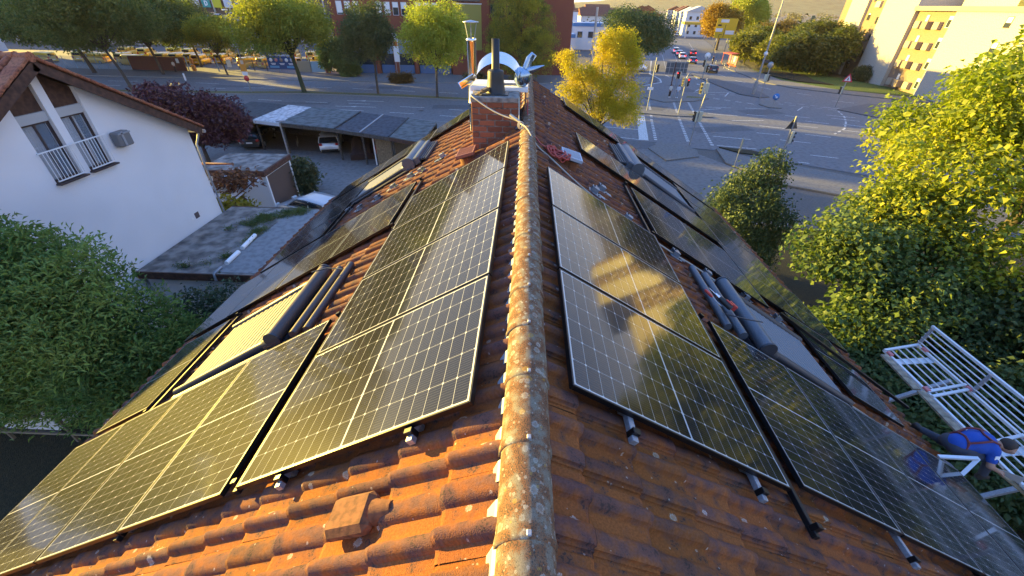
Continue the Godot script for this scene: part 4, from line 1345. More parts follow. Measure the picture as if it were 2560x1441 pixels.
	crown(mt, "crown", [[V(-3.3, 6.9, 0.8), V(2.3, 1.5, 2.2), 800], [V(-4.4, 5.6, 1.4), V(1.9, 1.0, 1.7), 420], [V(-1.6, 9.0, 0.0), V(2.1, 1.5, 2.0), 800], [V(1.0, 10.6, 0.2), V(2.4, 1.5, 2.2), 850], [V(3.6, 9.6, 1.4), V(2.6, 2.0, 2.2), 850], [V(0.6, 7.6, 2.6), V(2.8, 1.5, 2.0), 800], [V(-1.8, 4.9, 3.2), V(2.4, 1.3, 1.8), 560], [V(3.0, 6.0, 3.4), V(2.6, 1.6, 2.0), 650], [V(0.4, 8.6, -2.4), V(2.4, 1.8, 2.0), 650], [V(-2.8, 7.6, -1.8), V(1.7, 1.3, 1.4), 420], [V(-3.0, 8.6, 0.4), V(1.1, 0.7, 1.0), 160], [V(0.2, 12.0, 0.0), V(1.2, 0.7, 1.1), 200], [V(5.4, 11.2, 0.2), V(2.2, 1.4, 2.0), 500]], maple, leaf_mat(white, Color(0.95, 1.0, 0.45)), [Color(0.25, 0.30, 0.03), Color(0.42, 0.42, 0.035)], 71, 0.35)
	crown(mt, "crown", [[V(-3.3, 6.9, 0.8), V(2.5, 1.7, 2.4), 110], [V(-1.6, 9.0, 0.0), V(2.3, 1.7, 2.2), 110], [V(1.0, 10.6, 0.2), V(2.6, 1.7, 2.4), 120], [V(3.6, 9.6, 1.4), V(2.8, 2.2, 2.4), 120], [V(0.6, 7.6, 2.6), V(3.0, 1.7, 2.2), 120], [V(3.0, 6.0, 3.4), V(2.8, 1.8, 2.2), 100]], spray(7, 0.32, 0.2, 0.95, 0.45, 14), leaf_mat(white, Color(0.95, 1.0, 0.45)), [Color(0.28, 0.33, 0.03), Color(0.46, 0.45, 0.035)], 74, 0.5)
	# second, shaded maple and undergrowth nearer the eave
	var m2 := thing("young_maple", "shaded dark green young maple between the dark laurel and the bright maple", "tree", at(V(12.6, 0, -12.6)))
	trunk(m2, 2.6, 0.10, V(0.1, 0, 0), [V(-1.6, 4.6, 0.4), V(0.6, 5.4, -0.4), V(-0.6, 3.6, 1.2)], M["bark_dark"])
	crown(m2, "crown", [[V(-1.8, 4.7, 0.4), V(1.6, 1.3, 1.4), 700], [V(0.3, 5.3, -0.4), V(1.7, 1.3, 1.5), 760], [V(-0.3, 3.6, 1.4), V(1.8, 1.4, 1.6), 760], [V(-1.4, 2.4, 2.0), V(1.7, 1.4, 1.4), 600], [V(1.2, 3.6, 1.0), V(1.6, 1.5, 1.5), 600]], maple, lm, [Color(0.072, 0.123, 0.029), Color(0.138, 0.189, 0.043)], 72, 0.3)
	var lt := thing("laurel_bush", "dense dark glossy laurel bush beyond the eave with a pointed top", "bush", at(V(10.5, 0, -18.2)))
	trunk(lt, 1.0, 0.08, Vector3.ZERO, [V(-0.5, 2.6, 0), V(0.4, 3.4, 0.1)], M["bark_dark"])
	crown(lt, "foliage", [[V(0.0, 3.8, 0), V(1.45, 1.3, 1.3), 900], [V(0.3, 5.2, 0), V(0.7, 0.9, 0.6), 260], [V(-0.9, 2.9, 0.3), V(1.3, 1.4, 1.2), 800], [V(0.9, 2.9, 0.2), V(1.3, 1.5, 1.2), 800], [V(0.0, 1.4, 0.4), V(1.9, 1.4, 1.4), 900]], laurel, dk, [Color(0.032, 0.065, 0.022), Color(0.102, 0.138, 0.043)], 73, 0.55)
	var i := 0
	for q: Array in [[13.2, 1.9, -8.6, 2.0, 1.9], [14.6, 2.4, -5.6, 2.2, 2.3], [16.5, 2.2, -8.0, 2.6, 2.2], [13.6, 1.6, -3.0, 2.0, 1.8], [17.4, 2.4, -3.6, 2.6, 2.4], [16, 2.0, -1.0, 2.4, 2.2], [19.8, 2.6, -10, 2.6, 2.6], [11.6, 1.5, -9.6, 1.5, 1.5], [12.0, 1.4, -6.6, 1.6, 1.5], [15.0, 3.2, -10.6, 2.2, 2.2]]:
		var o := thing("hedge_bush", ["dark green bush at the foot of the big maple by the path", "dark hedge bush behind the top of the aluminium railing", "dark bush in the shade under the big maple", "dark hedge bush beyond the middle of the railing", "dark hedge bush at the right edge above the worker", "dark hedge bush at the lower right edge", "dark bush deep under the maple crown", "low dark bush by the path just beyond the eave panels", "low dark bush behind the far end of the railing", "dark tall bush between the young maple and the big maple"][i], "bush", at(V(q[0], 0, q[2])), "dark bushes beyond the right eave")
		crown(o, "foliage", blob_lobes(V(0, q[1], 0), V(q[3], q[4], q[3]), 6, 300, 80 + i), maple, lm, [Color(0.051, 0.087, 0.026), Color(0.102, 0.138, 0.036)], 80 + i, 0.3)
		i += 1
	# conifer on the left, and the shrubs by the garages
	var th := thing("conifer", "big soft green conifer hedge tree before the white gable wall on the left", "conifer", at(V(-11.3, 0, -8.0)))
	trunk(th, 1.5, 0.2, Vector3.ZERO, [V(-0.4, 4.0, 0), V(-2.6, 3.4, 0.6)], M["bark_dark"])
	crown(th, "foliage", [[V(-0.2, 4.6, 0.2), V(1.7, 1.6, 1.5), 1000], [V(-1.9, 4.9, 0.2), V(1.7, 1.7, 1.5), 1000], [V(-3.6, 4.4, 0.3), V(1.9, 2.0, 1.7), 1100], [V(1.1, 3.4, 0.2), V(1.3, 1.5, 1.2), 650], [V(1.9, 2.4, 0.0), V(1.0, 1.3, 1.0), 420], [V(-0.8, 3.5, 0.9), V(2.0, 1.5, 1.2), 1000], [V(-2.8, 3.3, 0.9), V(2.0, 1.6, 1.2), 1000], [V(-5.2, 3.6, 0.4), V(1.8, 2.2, 1.7), 900], [V(0.6, 2.3, 0.5), V(1.8, 1.3, 1.1), 700], [V(-3.2, 1.9, 0.7), V(2.0, 1.5, 0.8), 700], [V(-5.6, 2.0, 0.7), V(2.0, 1.7, 0.9), 700], [V(-7.4, 3.2, 0.4), V(2.0, 2.6, 1.4), 700], [V(-2.2, 6.2, 0.0), V(0.6, 0.7, 0.6), 120], [V(-0.6, 5.9, 0.0), V(0.5, 0.7, 0.5), 100]], fern, dk, [Color(.08, .16, .035), Color(.22, .31, .07)], 91, 0.45)
	var sh := thing("garden_shrub", "dark broad leaved shrub against the white garage wall below the eave", "shrub", at(V(-10.6, 0, -10.9)))
	crown(sh, "foliage", [[V(-0.6, 1.7, 0), V(1.1, 1.2, 0.7), 260], [V(0.6, 2.2, -0.2), V(0.9, 1.0, 0.6), 200], [V(1.4, 1.6, 0.3), V(0.9, 1.2, 0.8), 200]], laurel, dk, [Color(0.036, 0.065, 0.036), Color(0.072, 0.102, 0.051)], 92, 0.3)
	var be := tree("copper_beech", "dark purple leaved copper beech beside the white house", V(-25.0, 0, -31.5), 1.6, 0.16, V(0, 0, 0), blob_lobes(V(0, 3.6, 0), V(3.7, 3.1, 3.0), 9, 340, 93), small, leaf_mat(white, Color(0.10, 0.02, 0.02)), [Color(0.051, 0.017, 0.026), Color(0.109, 0.032, 0.041)], 93)
	be.set_meta("category", "tree")
	sh = thing("golden_shrub", "round golden green shrub between the white house and the box garage", "shrub", at(V(-15.6, 0, -19.6)))
	crown(sh, "foliage", [[V(0, 1.6, 0), V(0.95, 1.0, 0.9), 420]], small, lm, [Color(0.232, 0.217, 0.029), Color(0.348, 0.290, 0.036)], 94, 0.5)
	sh = thing("red_leaved_shrub", "sparse reddish shrub in front of the white box garage", "shrub", at(V(-15.9, 0, -21.2)))
	trunk(sh, 1.4, 0.03, Vector3.ZERO, [V(-0.5, 2.8, 0), V(0.4, 3.2, 0), V(0.0, 3.0, 0.4)], M["bark_dark"])
	crown(sh, "foliage", [[V(-0.4, 2.7, 0), V(0.6, 0.6, 0.5), 36], [V(0.4, 3.0, 0), V(0.6, 0.5, 0.5), 36]], small, dk, [Color(0.145, 0.058, 0.036), Color(0.189, 0.087, 0.043)], 95, 0.2)
	sh = thing("garage_ivy", "ivy bush beside the white door edge of the box garage", "shrub", at(V(-15.3, 0, -27.0)))
	crown(sh, "foliage", [[V(0, 1.1, 0), V(0.7, 1.2, 1.0), 260]], small, dk, [Color(0.051, 0.072, 0.029), Color(0.116, 0.116, 0.043)], 96, 0.3)
	# moss creeping over the flat garage roof
	var mo := thing("roof_moss", "mat of green creeper spreading over the flat garage roof", "moss", at(V(0, 2.86, 0)))
	var lobes := []
	for q: Array in [[-12.2, -16.1, 0.5, 0.3], [-11.7, -16.6, 0.5, 0.4], [-11.2, -17.2, 0.6, 0.5], [-10.6, -17.5, 0.55, 0.4], [-12.6, -15.6, 0.3, 0.2], [-11.35, -15.5, 0.35, 0.5], [-11.35, -14.5, 0.22, 0.6], [-11.45, -13.4, 0.24, 0.5], [-11.8, -12.75, 0.45, 0.22], [-12.5, -12.55, 0.45, 0.15], [-12.0, -16.9, 0.35, 0.25], [-10.2, -17.6, 0.4, 0.3]]:
		lobes.append([V(q[0], 0.03, q[1]), V(q[2], 0.10, q[3]), int(700 * q[2] * q[3])])
	crown(mo, "creeper", lobes, spray(14, 0.10, 0.045, 0.7, 0.0, 9), dk, [Color(0.058, 0.094, 0.022), Color(0.145, 0.174, 0.029)], 97, 0.0)
	mo.set_meta("kind", "stuff")

# ---------- buildings ----------
# a window on a wall: at the middle of its lower edge, x along the wall, y up, z out of the wall
func window(parent: Node3D, xf: Transform3D, w: float, h: float, bars := 0, frame: Material = M["white"], pane: Material = M["pane"], blind := 0.0, called := "window") -> void:
	var s := begin()
	var f := 0.06
	box(s, V(0, f / 2, 0.01), V(w, f, 0.06))
	box(s, V(0, h - f / 2, 0.01), V(w, f, 0.06))
	for e: float in [-1.0, 1.0]: box(s, V(e * (w - f) / 2, h / 2, 0.01), V(f, h - 2 * f, 0.06))
	for k in bars: box(s, V(-w / 2 + w * (k + 1) / (bars + 1), h / 2, 0.008), V(0.05, h - 2 * f, 0.05))
	var o := part(called, s, frame, parent, xf)
	s = begin()
	box(s, V(0, h / 2, -0.005), V(w - 2 * f, h - 2 * f, 0.03))
	part("pane", s, pane, o)
	if blind > 0.0:
		s = begin()
		box(s, V(0, h - f - blind * (h - 2 * f) / 2, 0.012), V(w - 2 * f - 0.02, blind * (h - 2 * f), 0.02))
		part("blind", s, M["white"], o)

func wall_frame(a: Vector3, along: Vector3) -> Transform3D:   # x along, y up, z outward (to the right-hand side turned towards the viewer)
	var x := along.normalized()
	return Transform3D(Basis(x, Vector3.UP, x.cross(Vector3.UP)), a)

func put_on(f: Transform3D, u: float, y: float, out := 0.0) -> Transform3D:
	return Transform3D(f.basis, f * V(u, y, out))

func build_gable_house() -> void:
	var o := thing("white_gable_house", "white rendered gable house with an orange tiled roof and two tall slanted windows", "house")
	var X := -14.1
	var top := func(z: float) -> float: return 9.44 - 0.582 * absf(z + 12.4)
	var gf := Transform3D(Basis(V(0, 0, -1), V(0, 1, 0), V(1, 0, 0)), V(X, 0, 0))    # local x = -z, y up, z = +x
	var s := begin()
	for q: Array in [[[7.4, 0], [11.45, 0], [11.45, top.call(-11.45)], [7.4, top.call(-7.4)]], [[11.45, 0], [13.51, 0], [13.51, 6.40], [11.45, 6.40]],
			[[12.36, 6.40], [12.62, 6.40], [12.62, top.call(-12.62)], [12.4, 9.44], [12.36, top.call(-12.36)]], [[13.51, 0], [17.3, 0], [17.3, top.call(-17.3)], [13.51, top.call(-13.51)]]]:
		var p := PackedVector2Array()
		for e: Array in q: p.append(Vector2(e[0], e[1]))
		prism(s, p, gf, -0.28, 0.0)
	box(s, V(-20.2, 3.1, -17.15), V(11.6, 6.2, 0.3))
	box(s, V(-20.2, 3.1, -7.55), V(11.6, 6.2, 0.3))
	part("gable_wall", s, M["plaster"], o)
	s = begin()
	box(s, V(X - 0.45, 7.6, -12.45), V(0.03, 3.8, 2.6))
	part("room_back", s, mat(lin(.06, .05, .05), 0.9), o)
	# the two slanted windows: brown boarding, shutter box, curtains behind glass, sill
	for q: Array in [[11.45, 12.36, true], [12.62, 13.51, false]]:
		s = begin()
		var p := PackedVector2Array([Vector2(q[0], 8.30), Vector2(q[1], 8.30), Vector2(q[1], top.call(-q[1]) - 0.02), Vector2(q[0], top.call(-q[0]) - 0.02)])
		prism(s, p, gf, -0.20, -0.12)
		part("brown_boarding", s, M["brown_board"], o)
		s = begin()
		box(s, V(X - 0.12, 8.17, -(q[0] + q[1]) / 2), V(0.14, 0.26, 0.90), 0.008)
		part("shutter_box", s, mat(lin(.42, .43, .43), 0.6), o)
		window(o, Transform3D(gf.basis, V(X - 0.16, 6.42, -(q[0] + q[1]) / 2)), 0.90, 1.63, 1, M["brown_frame"], M["clear_glass"])
		s = begin()
		var n := 24
		s.set_smooth_group(0)
		var c0: float = q[0] + 0.05
		var c1: float = q[0] + (0.52 if q[2] else 0.66)
		for k in n:
			var a := lerpf(c0, c1, k / float(n))
			var b := lerpf(c0, c1, (k + 1) / float(n))
			var za := X - 0.27 + 0.02 * sin(k * 1.7)
			var zb := X - 0.27 + 0.02 * sin((k + 1) * 1.7)
			quad(s, V(za, 6.45, -a), V(zb, 6.45, -b), V(zb, 8.05, -b), V(za, 8.05, -a))
		s.set_smooth_group(-1)
		part("curtain", s, mat(lin(.50, .47, .42), 0.9), o)
		s = begin()
		box(s, V(X + 0.02, 6.39, -(q[0] + q[1]) / 2), V(0.30, 0.05, 0.98), 0.008)
		part("sill", s, M["brown_frame"], o)
	# railing before the windows
	s = begin()
	bar(s, V(X + 0.11, 7.33, -11.33), V(X + 0.11, 7.33, -13.62), 0.04, 0.03)
	part("handrail", s, M["white"], o)
	for q: Array in [[11.45, 12.36], [12.62, 13.51]]:
		s = begin()
		bar(s, V(X + 0.11, 6.48, -q[0]), V(X + 0.11, 6.48, -q[1]), 0.03, 0.03)
		part("bottom_rail", s, M["white"], o)
		for k in 9:
			s = begin()
			var z: float = -lerpf(q[0] + 0.02, q[1] - 0.02, k / 8.0)
			bar(s, V(X + 0.11, 6.48, z), V(X + 0.11, 7.33, z), 0.014, 0.014)
			part("baluster", s, M["white"], o)
	# wall mounted grey box and a small vent
	s = begin()
	box(s, V(X + 0.16, 7.06, -14.08), V(0.32, 0.48, 0.54), 0.05)
	part("wall_box", s, mat(lin(.16, .165, .17), 0.5), o)
	s = begin()
	box(s, V(X + 0.335, 7.08, -13.98), V(0.02, 0.46, 0.09), 0.006)
	box(s, V(X + 0.335, 7.25, -14.08), V(0.02, 0.05, 0.5), 0.006)
	part("pale_band", s, mat(lin(.30, .31, .32), 0.5), o)
	s = begin()
	box(s, V(X + 0.008, 3.36, -15.86), V(0.02, 0.24, 0.24), 0.004)
	part("vent_plate", s, mat(lin(.10, .08, .08), 0.7), o)
	s = begin()
	box(s, V(X + 0.006, 3.30, -15.55), V(0.02, 0.1, 0.1), 0.004)
	part("white_box", s, M["white"], o)
	# roof: boards, barge boards, tile courses with an own piece for each verge and ridge tile
	for sd: float in [-1.0, 1.0]:
		s = begin()
		var n := V(0, cos(0.527), sd * sin(0.527))
		var dn := V(0, -sin(0.527), sd * cos(0.527))
		var apex := V(X + 0.38, 9.60, -12.4)
		bar(s, apex + V(-6.2, 0, 0) + n * 0.0, apex + V(-6.2, 0, 0) + dn * 6.1, 12.3, 0.12, n)
		var rf := part("roof", s, M["brown_board"], o)
		s = begin()
		bar(s, apex + V(-0.02, -0.05, 0) - n * 0.08, apex + V(-0.02, -0.05, 0) - n * 0.08 + dn * 6.05, 0.05, 0.26, n)
		part("barge_board", s, M["brown_board"], rf)
		for k in 17:
			s = begin()
			var a := apex + dn * (0.05 + 0.355 * k) + n * (0.10)
			box(s, a + dn * 0.2 + V(-0.14, 0, 0), V(0.40, 0.09, 0.38), 0.02, Basis(V(1, 0, 0), n.rotated(V(1, 0, 0), 0.05 * sd), V(1, 0, 0).cross(n.rotated(V(1, 0, 0), 0.05 * sd))))
			part("verge_tile", s, M["orange_tile%d" % (rng.randi() % 2)], rf)
		s = begin()
		for k in 17:
			for c in 30:
				var a := apex + dn * (0.05 + 0.355 * k + 0.17) + n * 0.095 + V(-0.50 - 0.36 * c, 0, 0)
				tube(s, [a - dn * 0.17, a + dn * 0.2 + n * 0.012], 0.085, 6, false)
		var m := part("roof_tile", s, M["orange_tile0"], rf)
		m.set_meta("kind", "stuff")
	for k in 14:
		s = begin()
		var pts := [V(X + 0.42 - 0.4 * k, 9.69, -12.4), V(X + 0.0 - 0.4 * k, 9.675, -12.4)]
		tube(s, pts, [0.135, 0.115], 12)
		part("ridge_tile", s, M["orange_tile1"], o)
	# eave gutter and downpipe at the right-hand corner
	s = begin()
	tube(s, [V(X + 0.4, 6.42, -17.72), V(X - 9, 6.42, -17.72)], 0.07, 10)
	part("gutter", s, M["dull_alu"], o)
	s = begin()
	tube(s, [V(X + 0.1, 6.36, -17.70), V(X + 0.05, 6.15, -17.62), V(X + 0.05, 5.95, -17.42), V(X + 0.05, 5.0, -17.38), V(X + 0.05, 0.1, -17.38)], 0.045, 10)
	part("downpipe", s, M["dull_alu"], o)
	s = begin()
	box(s, V(X - 0.2, 4.9, -18.0), V(1.2, 0.07, 1.2), 0.0, Basis(V(1, 0, 0), -0.3))
	part("lean_to_roof", s, M["orange_tile0"], o)

func build_garages() -> void:
	# flat roofed garage between the two houses
	var o := thing("flat_roofed_garage", "long white garage with a flat mossy felt roof and brown edge boards", "garage")
	var s := begin()
	box(s, V(-11.0, 1.27, -15.05), V(6.0, 2.54, 5.5))
	part("wall", s, M["plaster"], o)
	part("roof", slab([[-14.05, -12.15], [-7.9, -12.15], [-7.9, -17.95], [-14.05, -17.95]], 2.6, 2.84), M["felt"], o)
	for z: float in [-12.11, -18.0]:
		s = begin()
		box(s, V(-10.98, 2.70, z), V(6.16, 0.30, 0.06), 0.004)
		part("edge_board", s, M["brown_board"], o)
	part("grey_felt", slab([[-11.25, -12.25], [-8.0, -12.25], [-8.0, -17.85], [-10.9, -17.85]], 2.84, 2.855), M["felt_grey"], o)
	for q: Array in [[-11.22, -15.0, -11.12, -13.9], [-11.10, -13.6, -11.05, -12.75]]:
		s = begin()
		tube(s, [V(q[0], 2.93, q[1]), V(q[2], 2.93, q[3])], 0.085, 12)
		part("white_joint_pipe", s, M["white"], o)
	s = begin()
	tube(s, [V(-11.1, 2.92, -12.5), V(-11.13, 2.88, -12.1), V(-11.13, 2.6, -12.05)], 0.05, 8)
	part("drain_spout", s, M["dull_alu"], o)
	# second, box shaped garage
	o = thing("box_garage", "white box garage with brown fascia and brown side door near the court", "garage")
	var xf := at(V(-17.1, 0, -24.6), 0.02)
	s = begin()
	box(s, V(0, 1.25, 0.1), V(3.6, 2.5, 3.0))
	part("wall", s, M["plaster"], o, xf)
	s = begin()
	box(s, V(-0.1, 2.66, 0.05), V(4.0, 0.32, 3.4), 0.01)
	part("fascia", s, M["rust_board"], o, xf)
	s = begin()
	box(s, V(-0.1, 2.835, 0.05), V(3.8, 0.03, 3.2))
	part("roof", s, M["felt"], o, xf)
	s = begin()
	box(s, V(1.83, 1.22, 0.1), V(0.05, 2.4, 2.8), 0.004)
	part("side_door", s, M["brown_door"], o, xf)
	s = begin()
	for z: float in [-1.38, 1.58]: box(s, V(1.84, 1.25, z), V(0.09, 2.5, 0.12), 0.004)
	part("white_trim", s, M["white"], o, xf)
	# glazed lean-to between
	o = thing("glazed_lean_to", "small lean-to roof of pale glass on red brown rafters beside the white house", "canopy")
	s = begin()
	bar(s, V(-16.0, 2.75, -22.2), V(-16.4, 2.3, -19.8), 2.4, 0.02)
	part("glass", s, mat(lin(.50, .52, .55), 0.3), o)
	for k in 4:
		s = begin()
		bar(s, V(-17.2 + 0.75 * k, 2.79, -22.2), V(-17.6 + 0.75 * k, 2.34, -19.8), 0.06, 0.08)
		part("rafter", s, M["rust_board"], o)
	s = begin()
	bar(s, V(-17.6, 2.24, -19.8), V(-15.2, 2.24, -19.8), 0.09, 0.12)
	part("beam", s, M["rust_board"], o)
	for x: float in [-17.5, -15.3]:
		s = begin()
		bar(s, V(x, 0, -19.8), V(x, 2.2, -19.8), 0.09, 0.09)
		part("post", s, M["rust_board"], o)
	# carport row
	o = thing("carport_row", "long row of open carports with a patchwork flat roof beside the court", "carport")
	var fr := [[-27.5, -37.2], [-23.2, -36.0], [-20.5, -35.15], [-15.3, -33.75], [-12.9, -32.8], [-10.3, -31.75], [-7.6, -30.5]]
	var ms := [M["felt_dark"], M["white_roof"], M["felt_green"], M["felt_slate"], M["felt_slate"], M["felt_green"]]
	for k in 6:
		var a: Array = fr[k]
		var b: Array = fr[k + 1]
		part("roof_section", slab([[a[0] + 0.01, a[1]], [b[0] - 0.01, b[1]], [b[0] - 0.01, b[1] - 6.2], [a[0] + 0.01, a[1] - 6.2]], 2.48 + 0.015 * (k % 2), 2.60 + 0.02 * (k % 3)), ms[k], o)
		s = begin()
		bar(s, V(a[0], 2.46, a[1] + 0.03), V(b[0], 2.46, b[1] + 0.03), 0.06, 0.26)
		part("fascia_board", s, [M["brown_board"], M["white"], M["old_board"], M["old_board"], M["old_board"], M["brown_board"]][k], o)
		if k > 0:
			s = begin()
			bar(s, V(a[0] + 0.2, 1.2, a[1] - 0.2), V(a[0] + 0.2, 1.2, a[1] - 5.8), 0.08, 2.4)
			if k == 5: part("divider_wall", s, M["old_board"], o)
			s = begin()
			bar(s, V(a[0], 0, a[1] - 0.3), V(a[0], 2.45, a[1] - 0.3), 0.13, 0.13)
			part("post", s, M["old_board"], o)
	for e: Array in [[-15.3, 0.05], [-10.35, 0.05], [-12.9, 0.05]]:
		s = begin()
		bar(s, V(e[0], 2.66, -33.75 + (e[0] + 15.3) * 0.4), V(e[0], 2.66, -39.9 + (e[0] + 15.3) * 0.4), 0.12, 0.07)
		part("seam_strip", s, M["dull_alu"] if e[0] == -12.9 else M["felt_dark"], o)
	s = begin()
	bar(s, V(-27.5, 1.25, -43.3), V(-7.6, 1.25, -36.6), 0.12, 2.5)
	part("back_wall", s, M["old_board"], o)
	s = begin()
	bar(s, V(-27.4, 1.25, -37.6), V(-27.4, 1.25, -43.2), 0.12, 2.5)
	part("end_wall", s, M["old_board"], o)
	for k in 9:
		s = begin()
		bar(s, V(-11.9 + 0.17 * k, 1.15, -33.0 + 0.07 * k), V(-11.75 + 0.17 * k, 1.15, -32.94 + 0.07 * k), 0.05, 2.3)
		part("door_board", s, mat(lin(.36, .26, .15), 0.8, 0.0, "wood", 1.0), o)
	s = begin()
	for x: float in [-12.1, -10.35]:
		bar(s, V(x, 0, -33.1 + (x + 12.1) * 0.4), V(x, 2.35, -33.1 + (x + 12.1) * 0.4), 0.09, 0.09)
	part("door_frame", s, M["white"], o)

func build_town() -> void:
	# red brick office building across the road
	var o := thing("brick_office_building", "red brick office building with blue ground floor panels and an olive wall panel", "building")
	var f := wall_frame(V(-35.9, 0, -82.46), V(28.7, 0, -2.84))
	var bm := mat(lin(.28, .085, .05), 0.9, 0.0, "grain", 1.0)
	var bx := func(u0: float, u1: float, y0: float, y1: float, out: float, depth: float) -> SurfaceTool:
		var s := begin()
		box(s, f * V((u0 + u1) / 2, (y0 + y1) / 2, out - depth / 2), V(u1 - u0, y1 - y0, depth), 0.0, f.basis)
		return s
	part("wall", bx.call(2.2, 22.4, 5.6, 15.0, 0.0, 14.0), bm, o)
	part("wall", bx.call(28.0, 44.0, 0.0, 13.0, -0.4, 12.0), bm, o)
	part("wall", bx.call(2.4, 44.0, 0.0, 5.6, -2.2, 11.0), bm, o)
	part("stair_tower", bx.call(22.4, 29.2, 0.0, 14.5, 0.5, 8.0), bm, o)
	part("olive_panel", bx.call(23.2, 27.8, 4.1, 10.9, 0.56, 0.05), mat(lin(.30, .27, .06), 0.7), o)
	part("panel_frame", bx.call(23.1, 27.9, 10.9, 11.05, 0.58, 0.08), M["white"], o)
	part("glass_gallery", bx.call(22.0, 27.6, 11.3, 12.6, 0.9, 0.1), M["pane"], o)
	for u: float in [3.8, 5.2, 6.6, 10.4, 11.8, 13.2, 14.6, 17.0, 18.4, 19.8]:
		window(o, put_on(f, u, 9.1, 0.02), 0.98, 1.9, 0, mat(lin(.55, .57, .6), 0.5), M["pane"], [0.75, 0.9, 0.6, 0.3, 0.0, 0.9, 0.4, 0.5, 0.8, 0.2][int(u * 0.5)])
	for u: float in [29.9, 31.3, 32.9, 34.3]:
		window(o, put_on(f, u, 9.1, -0.38), 1.0, 1.9, 1, mat(lin(.12, .13, .15), 0.5), M["pane"])
	for u: float in [2.6, 8.9, 12.2, 15.8, 22.6]:
		part("brick_pier", bx.call(u - 0.35, u + 0.35, 0.0, 5.62, -0.1, 0.7), bm, o)
	part("canopy_band", bx.call(9.4, 21.8, 5.0, 5.55, 0.1, 2.3), mat(lin(.30, .36, .42), 0.6), o)
	for q: Array in [[3.2, 8.4], [9.4, 11.8], [12.6, 15.3], [16.3, 19.0], [19.2, 22.0]]:
		part("blue_panel", bx.call(q[0], q[1], 0.15, 1.5, -0.5, 0.12), M["blue_panel"], o)
		part("shop_glass", bx.call(q[0], q[1], 1.5, 3.3, -0.55, 0.08), M["pane"], o)
		part("blue_panel", bx.call(q[0], q[1], 3.3, 5.0, -0.5, 0.1), M["blue_light"], o)
	# pole sign before it
	o = thing("pole_sign", "slim white advertising pole sign in front of the brick building", "sign", at(V(-22.4, 0, -79.6)))
	var s := begin()
	for x: float in [-0.3, 0.3]: bar(s, V(x, 0, 0), V(x, 3.4, 0), 0.08, 0.08)
	part("post", s, M["dull_alu"], o)
	s = begin()
	box(s, V(0, 4.6, 0), V(0.9, 4.2, 0.16), 0.02)
	part("sign_board", s, M["white"], o)
	s = begin()
	box(s, V(0, 5.2, 0.09), V(0.7, 0.7, 0.02))
	part("orange_print", s, mat(lin(.5, .16, .03), 0.6), o)
	# store with a parking deck at the left
	o = thing("parking_deck", "white walled parking deck full of cars behind the van yard", "parking deck")
	s = begin()
	box(s, V(-118, 3.0, -148), V(96, 6.0, 44))
	part("deck", s, mat(lin(.42, .44, .46), 0.85, 0.0, "blotch", 0.05), o)
	s = begin()
	box(s, V(-118, 6.0, -125.9), V(96, 0.7, 0.2))
	part("parapet", s, mat(lin(.55, .57, .6), 0.8), o)
	o = thing("shopping_hall", "long dark shopping hall with a row of coloured shop signs above the parking deck", "building")
	s = begin()
	box(s, V(-120, 9.0, -196), V(130, 18.0, 50))
	part("wall", s, mat(lin(.10, .075, .06), 0.8), o)
	for k in 22:
		s = begin()
		box(s, V(-178 + 5.6 * k, 9.5, -170.7), V(0.4, 8.6, 0.5))
		part("pillar", s, mat(lin(.42, .40, .36), 0.8), o)
	var signs := [["", Color(.55, .05, .05)], ["", Color(.25, .2, .15)], ["", Color(.6, .6, .6)], ["D", Color(.02, .28, .24)], ["", Color(.55, .5, .02)], ["", Color(.5, .55, .6)], ["", Color(.05, .2, .5)]]
	for k in 7:
		s = begin()
		box(s, V(-124.6 + 3.9 * k, 9.3, -170.3), V(2.9, 2.4, 0.3))
		var sp := part("shop_sign", s, mat((signs[k][1] as Color).linear_to_srgb(), 0.6), o)
		if signs[k][0]: letters(sp, signs[k][0], 2.0, Transform3D(Basis.IDENTITY, V(-124.6 + 3.9 * k, 9.3, -170.12)), M["white"])
	s = begin()
	box(s, V(-150, 9.0, -170.3), V(3.0, 2.6, 0.3))
	letters(part("shop_sign", s, mat(lin(.02, .28, .16), 0.6), o), "D", 2.1, Transform3D(Basis.IDENTITY, V(-150, 9.0, -170.12)), M["white"])
	s = begin()
	box(s, V(-165, 7.2, -170.3), V(18, 1.2, 0.3))
	part("red_band", s, mat(lin(.5, .06, .08), 0.6), o)
	# the block of flats beyond the left edge of the view that keeps the yard and the court in its shade
	o = thing("slab_block", "plain grey block of flats beyond the left edge, shading the yard", "building")
	s = begin()
	box(s, V(-128, 10.8, -83), V(18, 21.6, 42))
	part("wall", s, M["grey_far"], o)
	for y in 7:
		for k in 8: window(o, Transform3D(Basis(V(0, 1, 0), PI / 2), V(-118.98, 1.0 + 2.9 * y, -64.5 - 4.4 * k)), 1.6, 1.5)
	# tall apartment block at the right
	o = thing("apartment_block", "tall cream apartment block with beige balcony recesses at the upper right", "apartment block")
	f = wall_frame(V(66.49, 0, -99.75), V(-0.14877607, 0, 0.98887091))
	f.basis = Basis(V(-0.14877607, 0, 0.98887091), V(0, 1, 0), V(-0.98887091, 0, -0.14877607))
	var cream := mat(lin(.60, .545, .46), 0.9, 0.0, "grain", 0.2)
	var beige := mat(lin(.27, .195, .145), 0.9, 0.0, "grain", 0.2)
	bx = func(u0: float, u1: float, y0: float, y1: float, out: float, depth: float) -> SurfaceTool:
		var t := begin()
		box(t, f * V((u0 + u1) / 2, (y0 + y1) / 2, out - depth / 2), V(u1 - u0, y1 - y0, depth), 0.0, f.basis)
		return t
	part("white_wall", bx.call(-7.0, -0.3, 0.0, 21.0, 0.0, 10.0), cream, o)
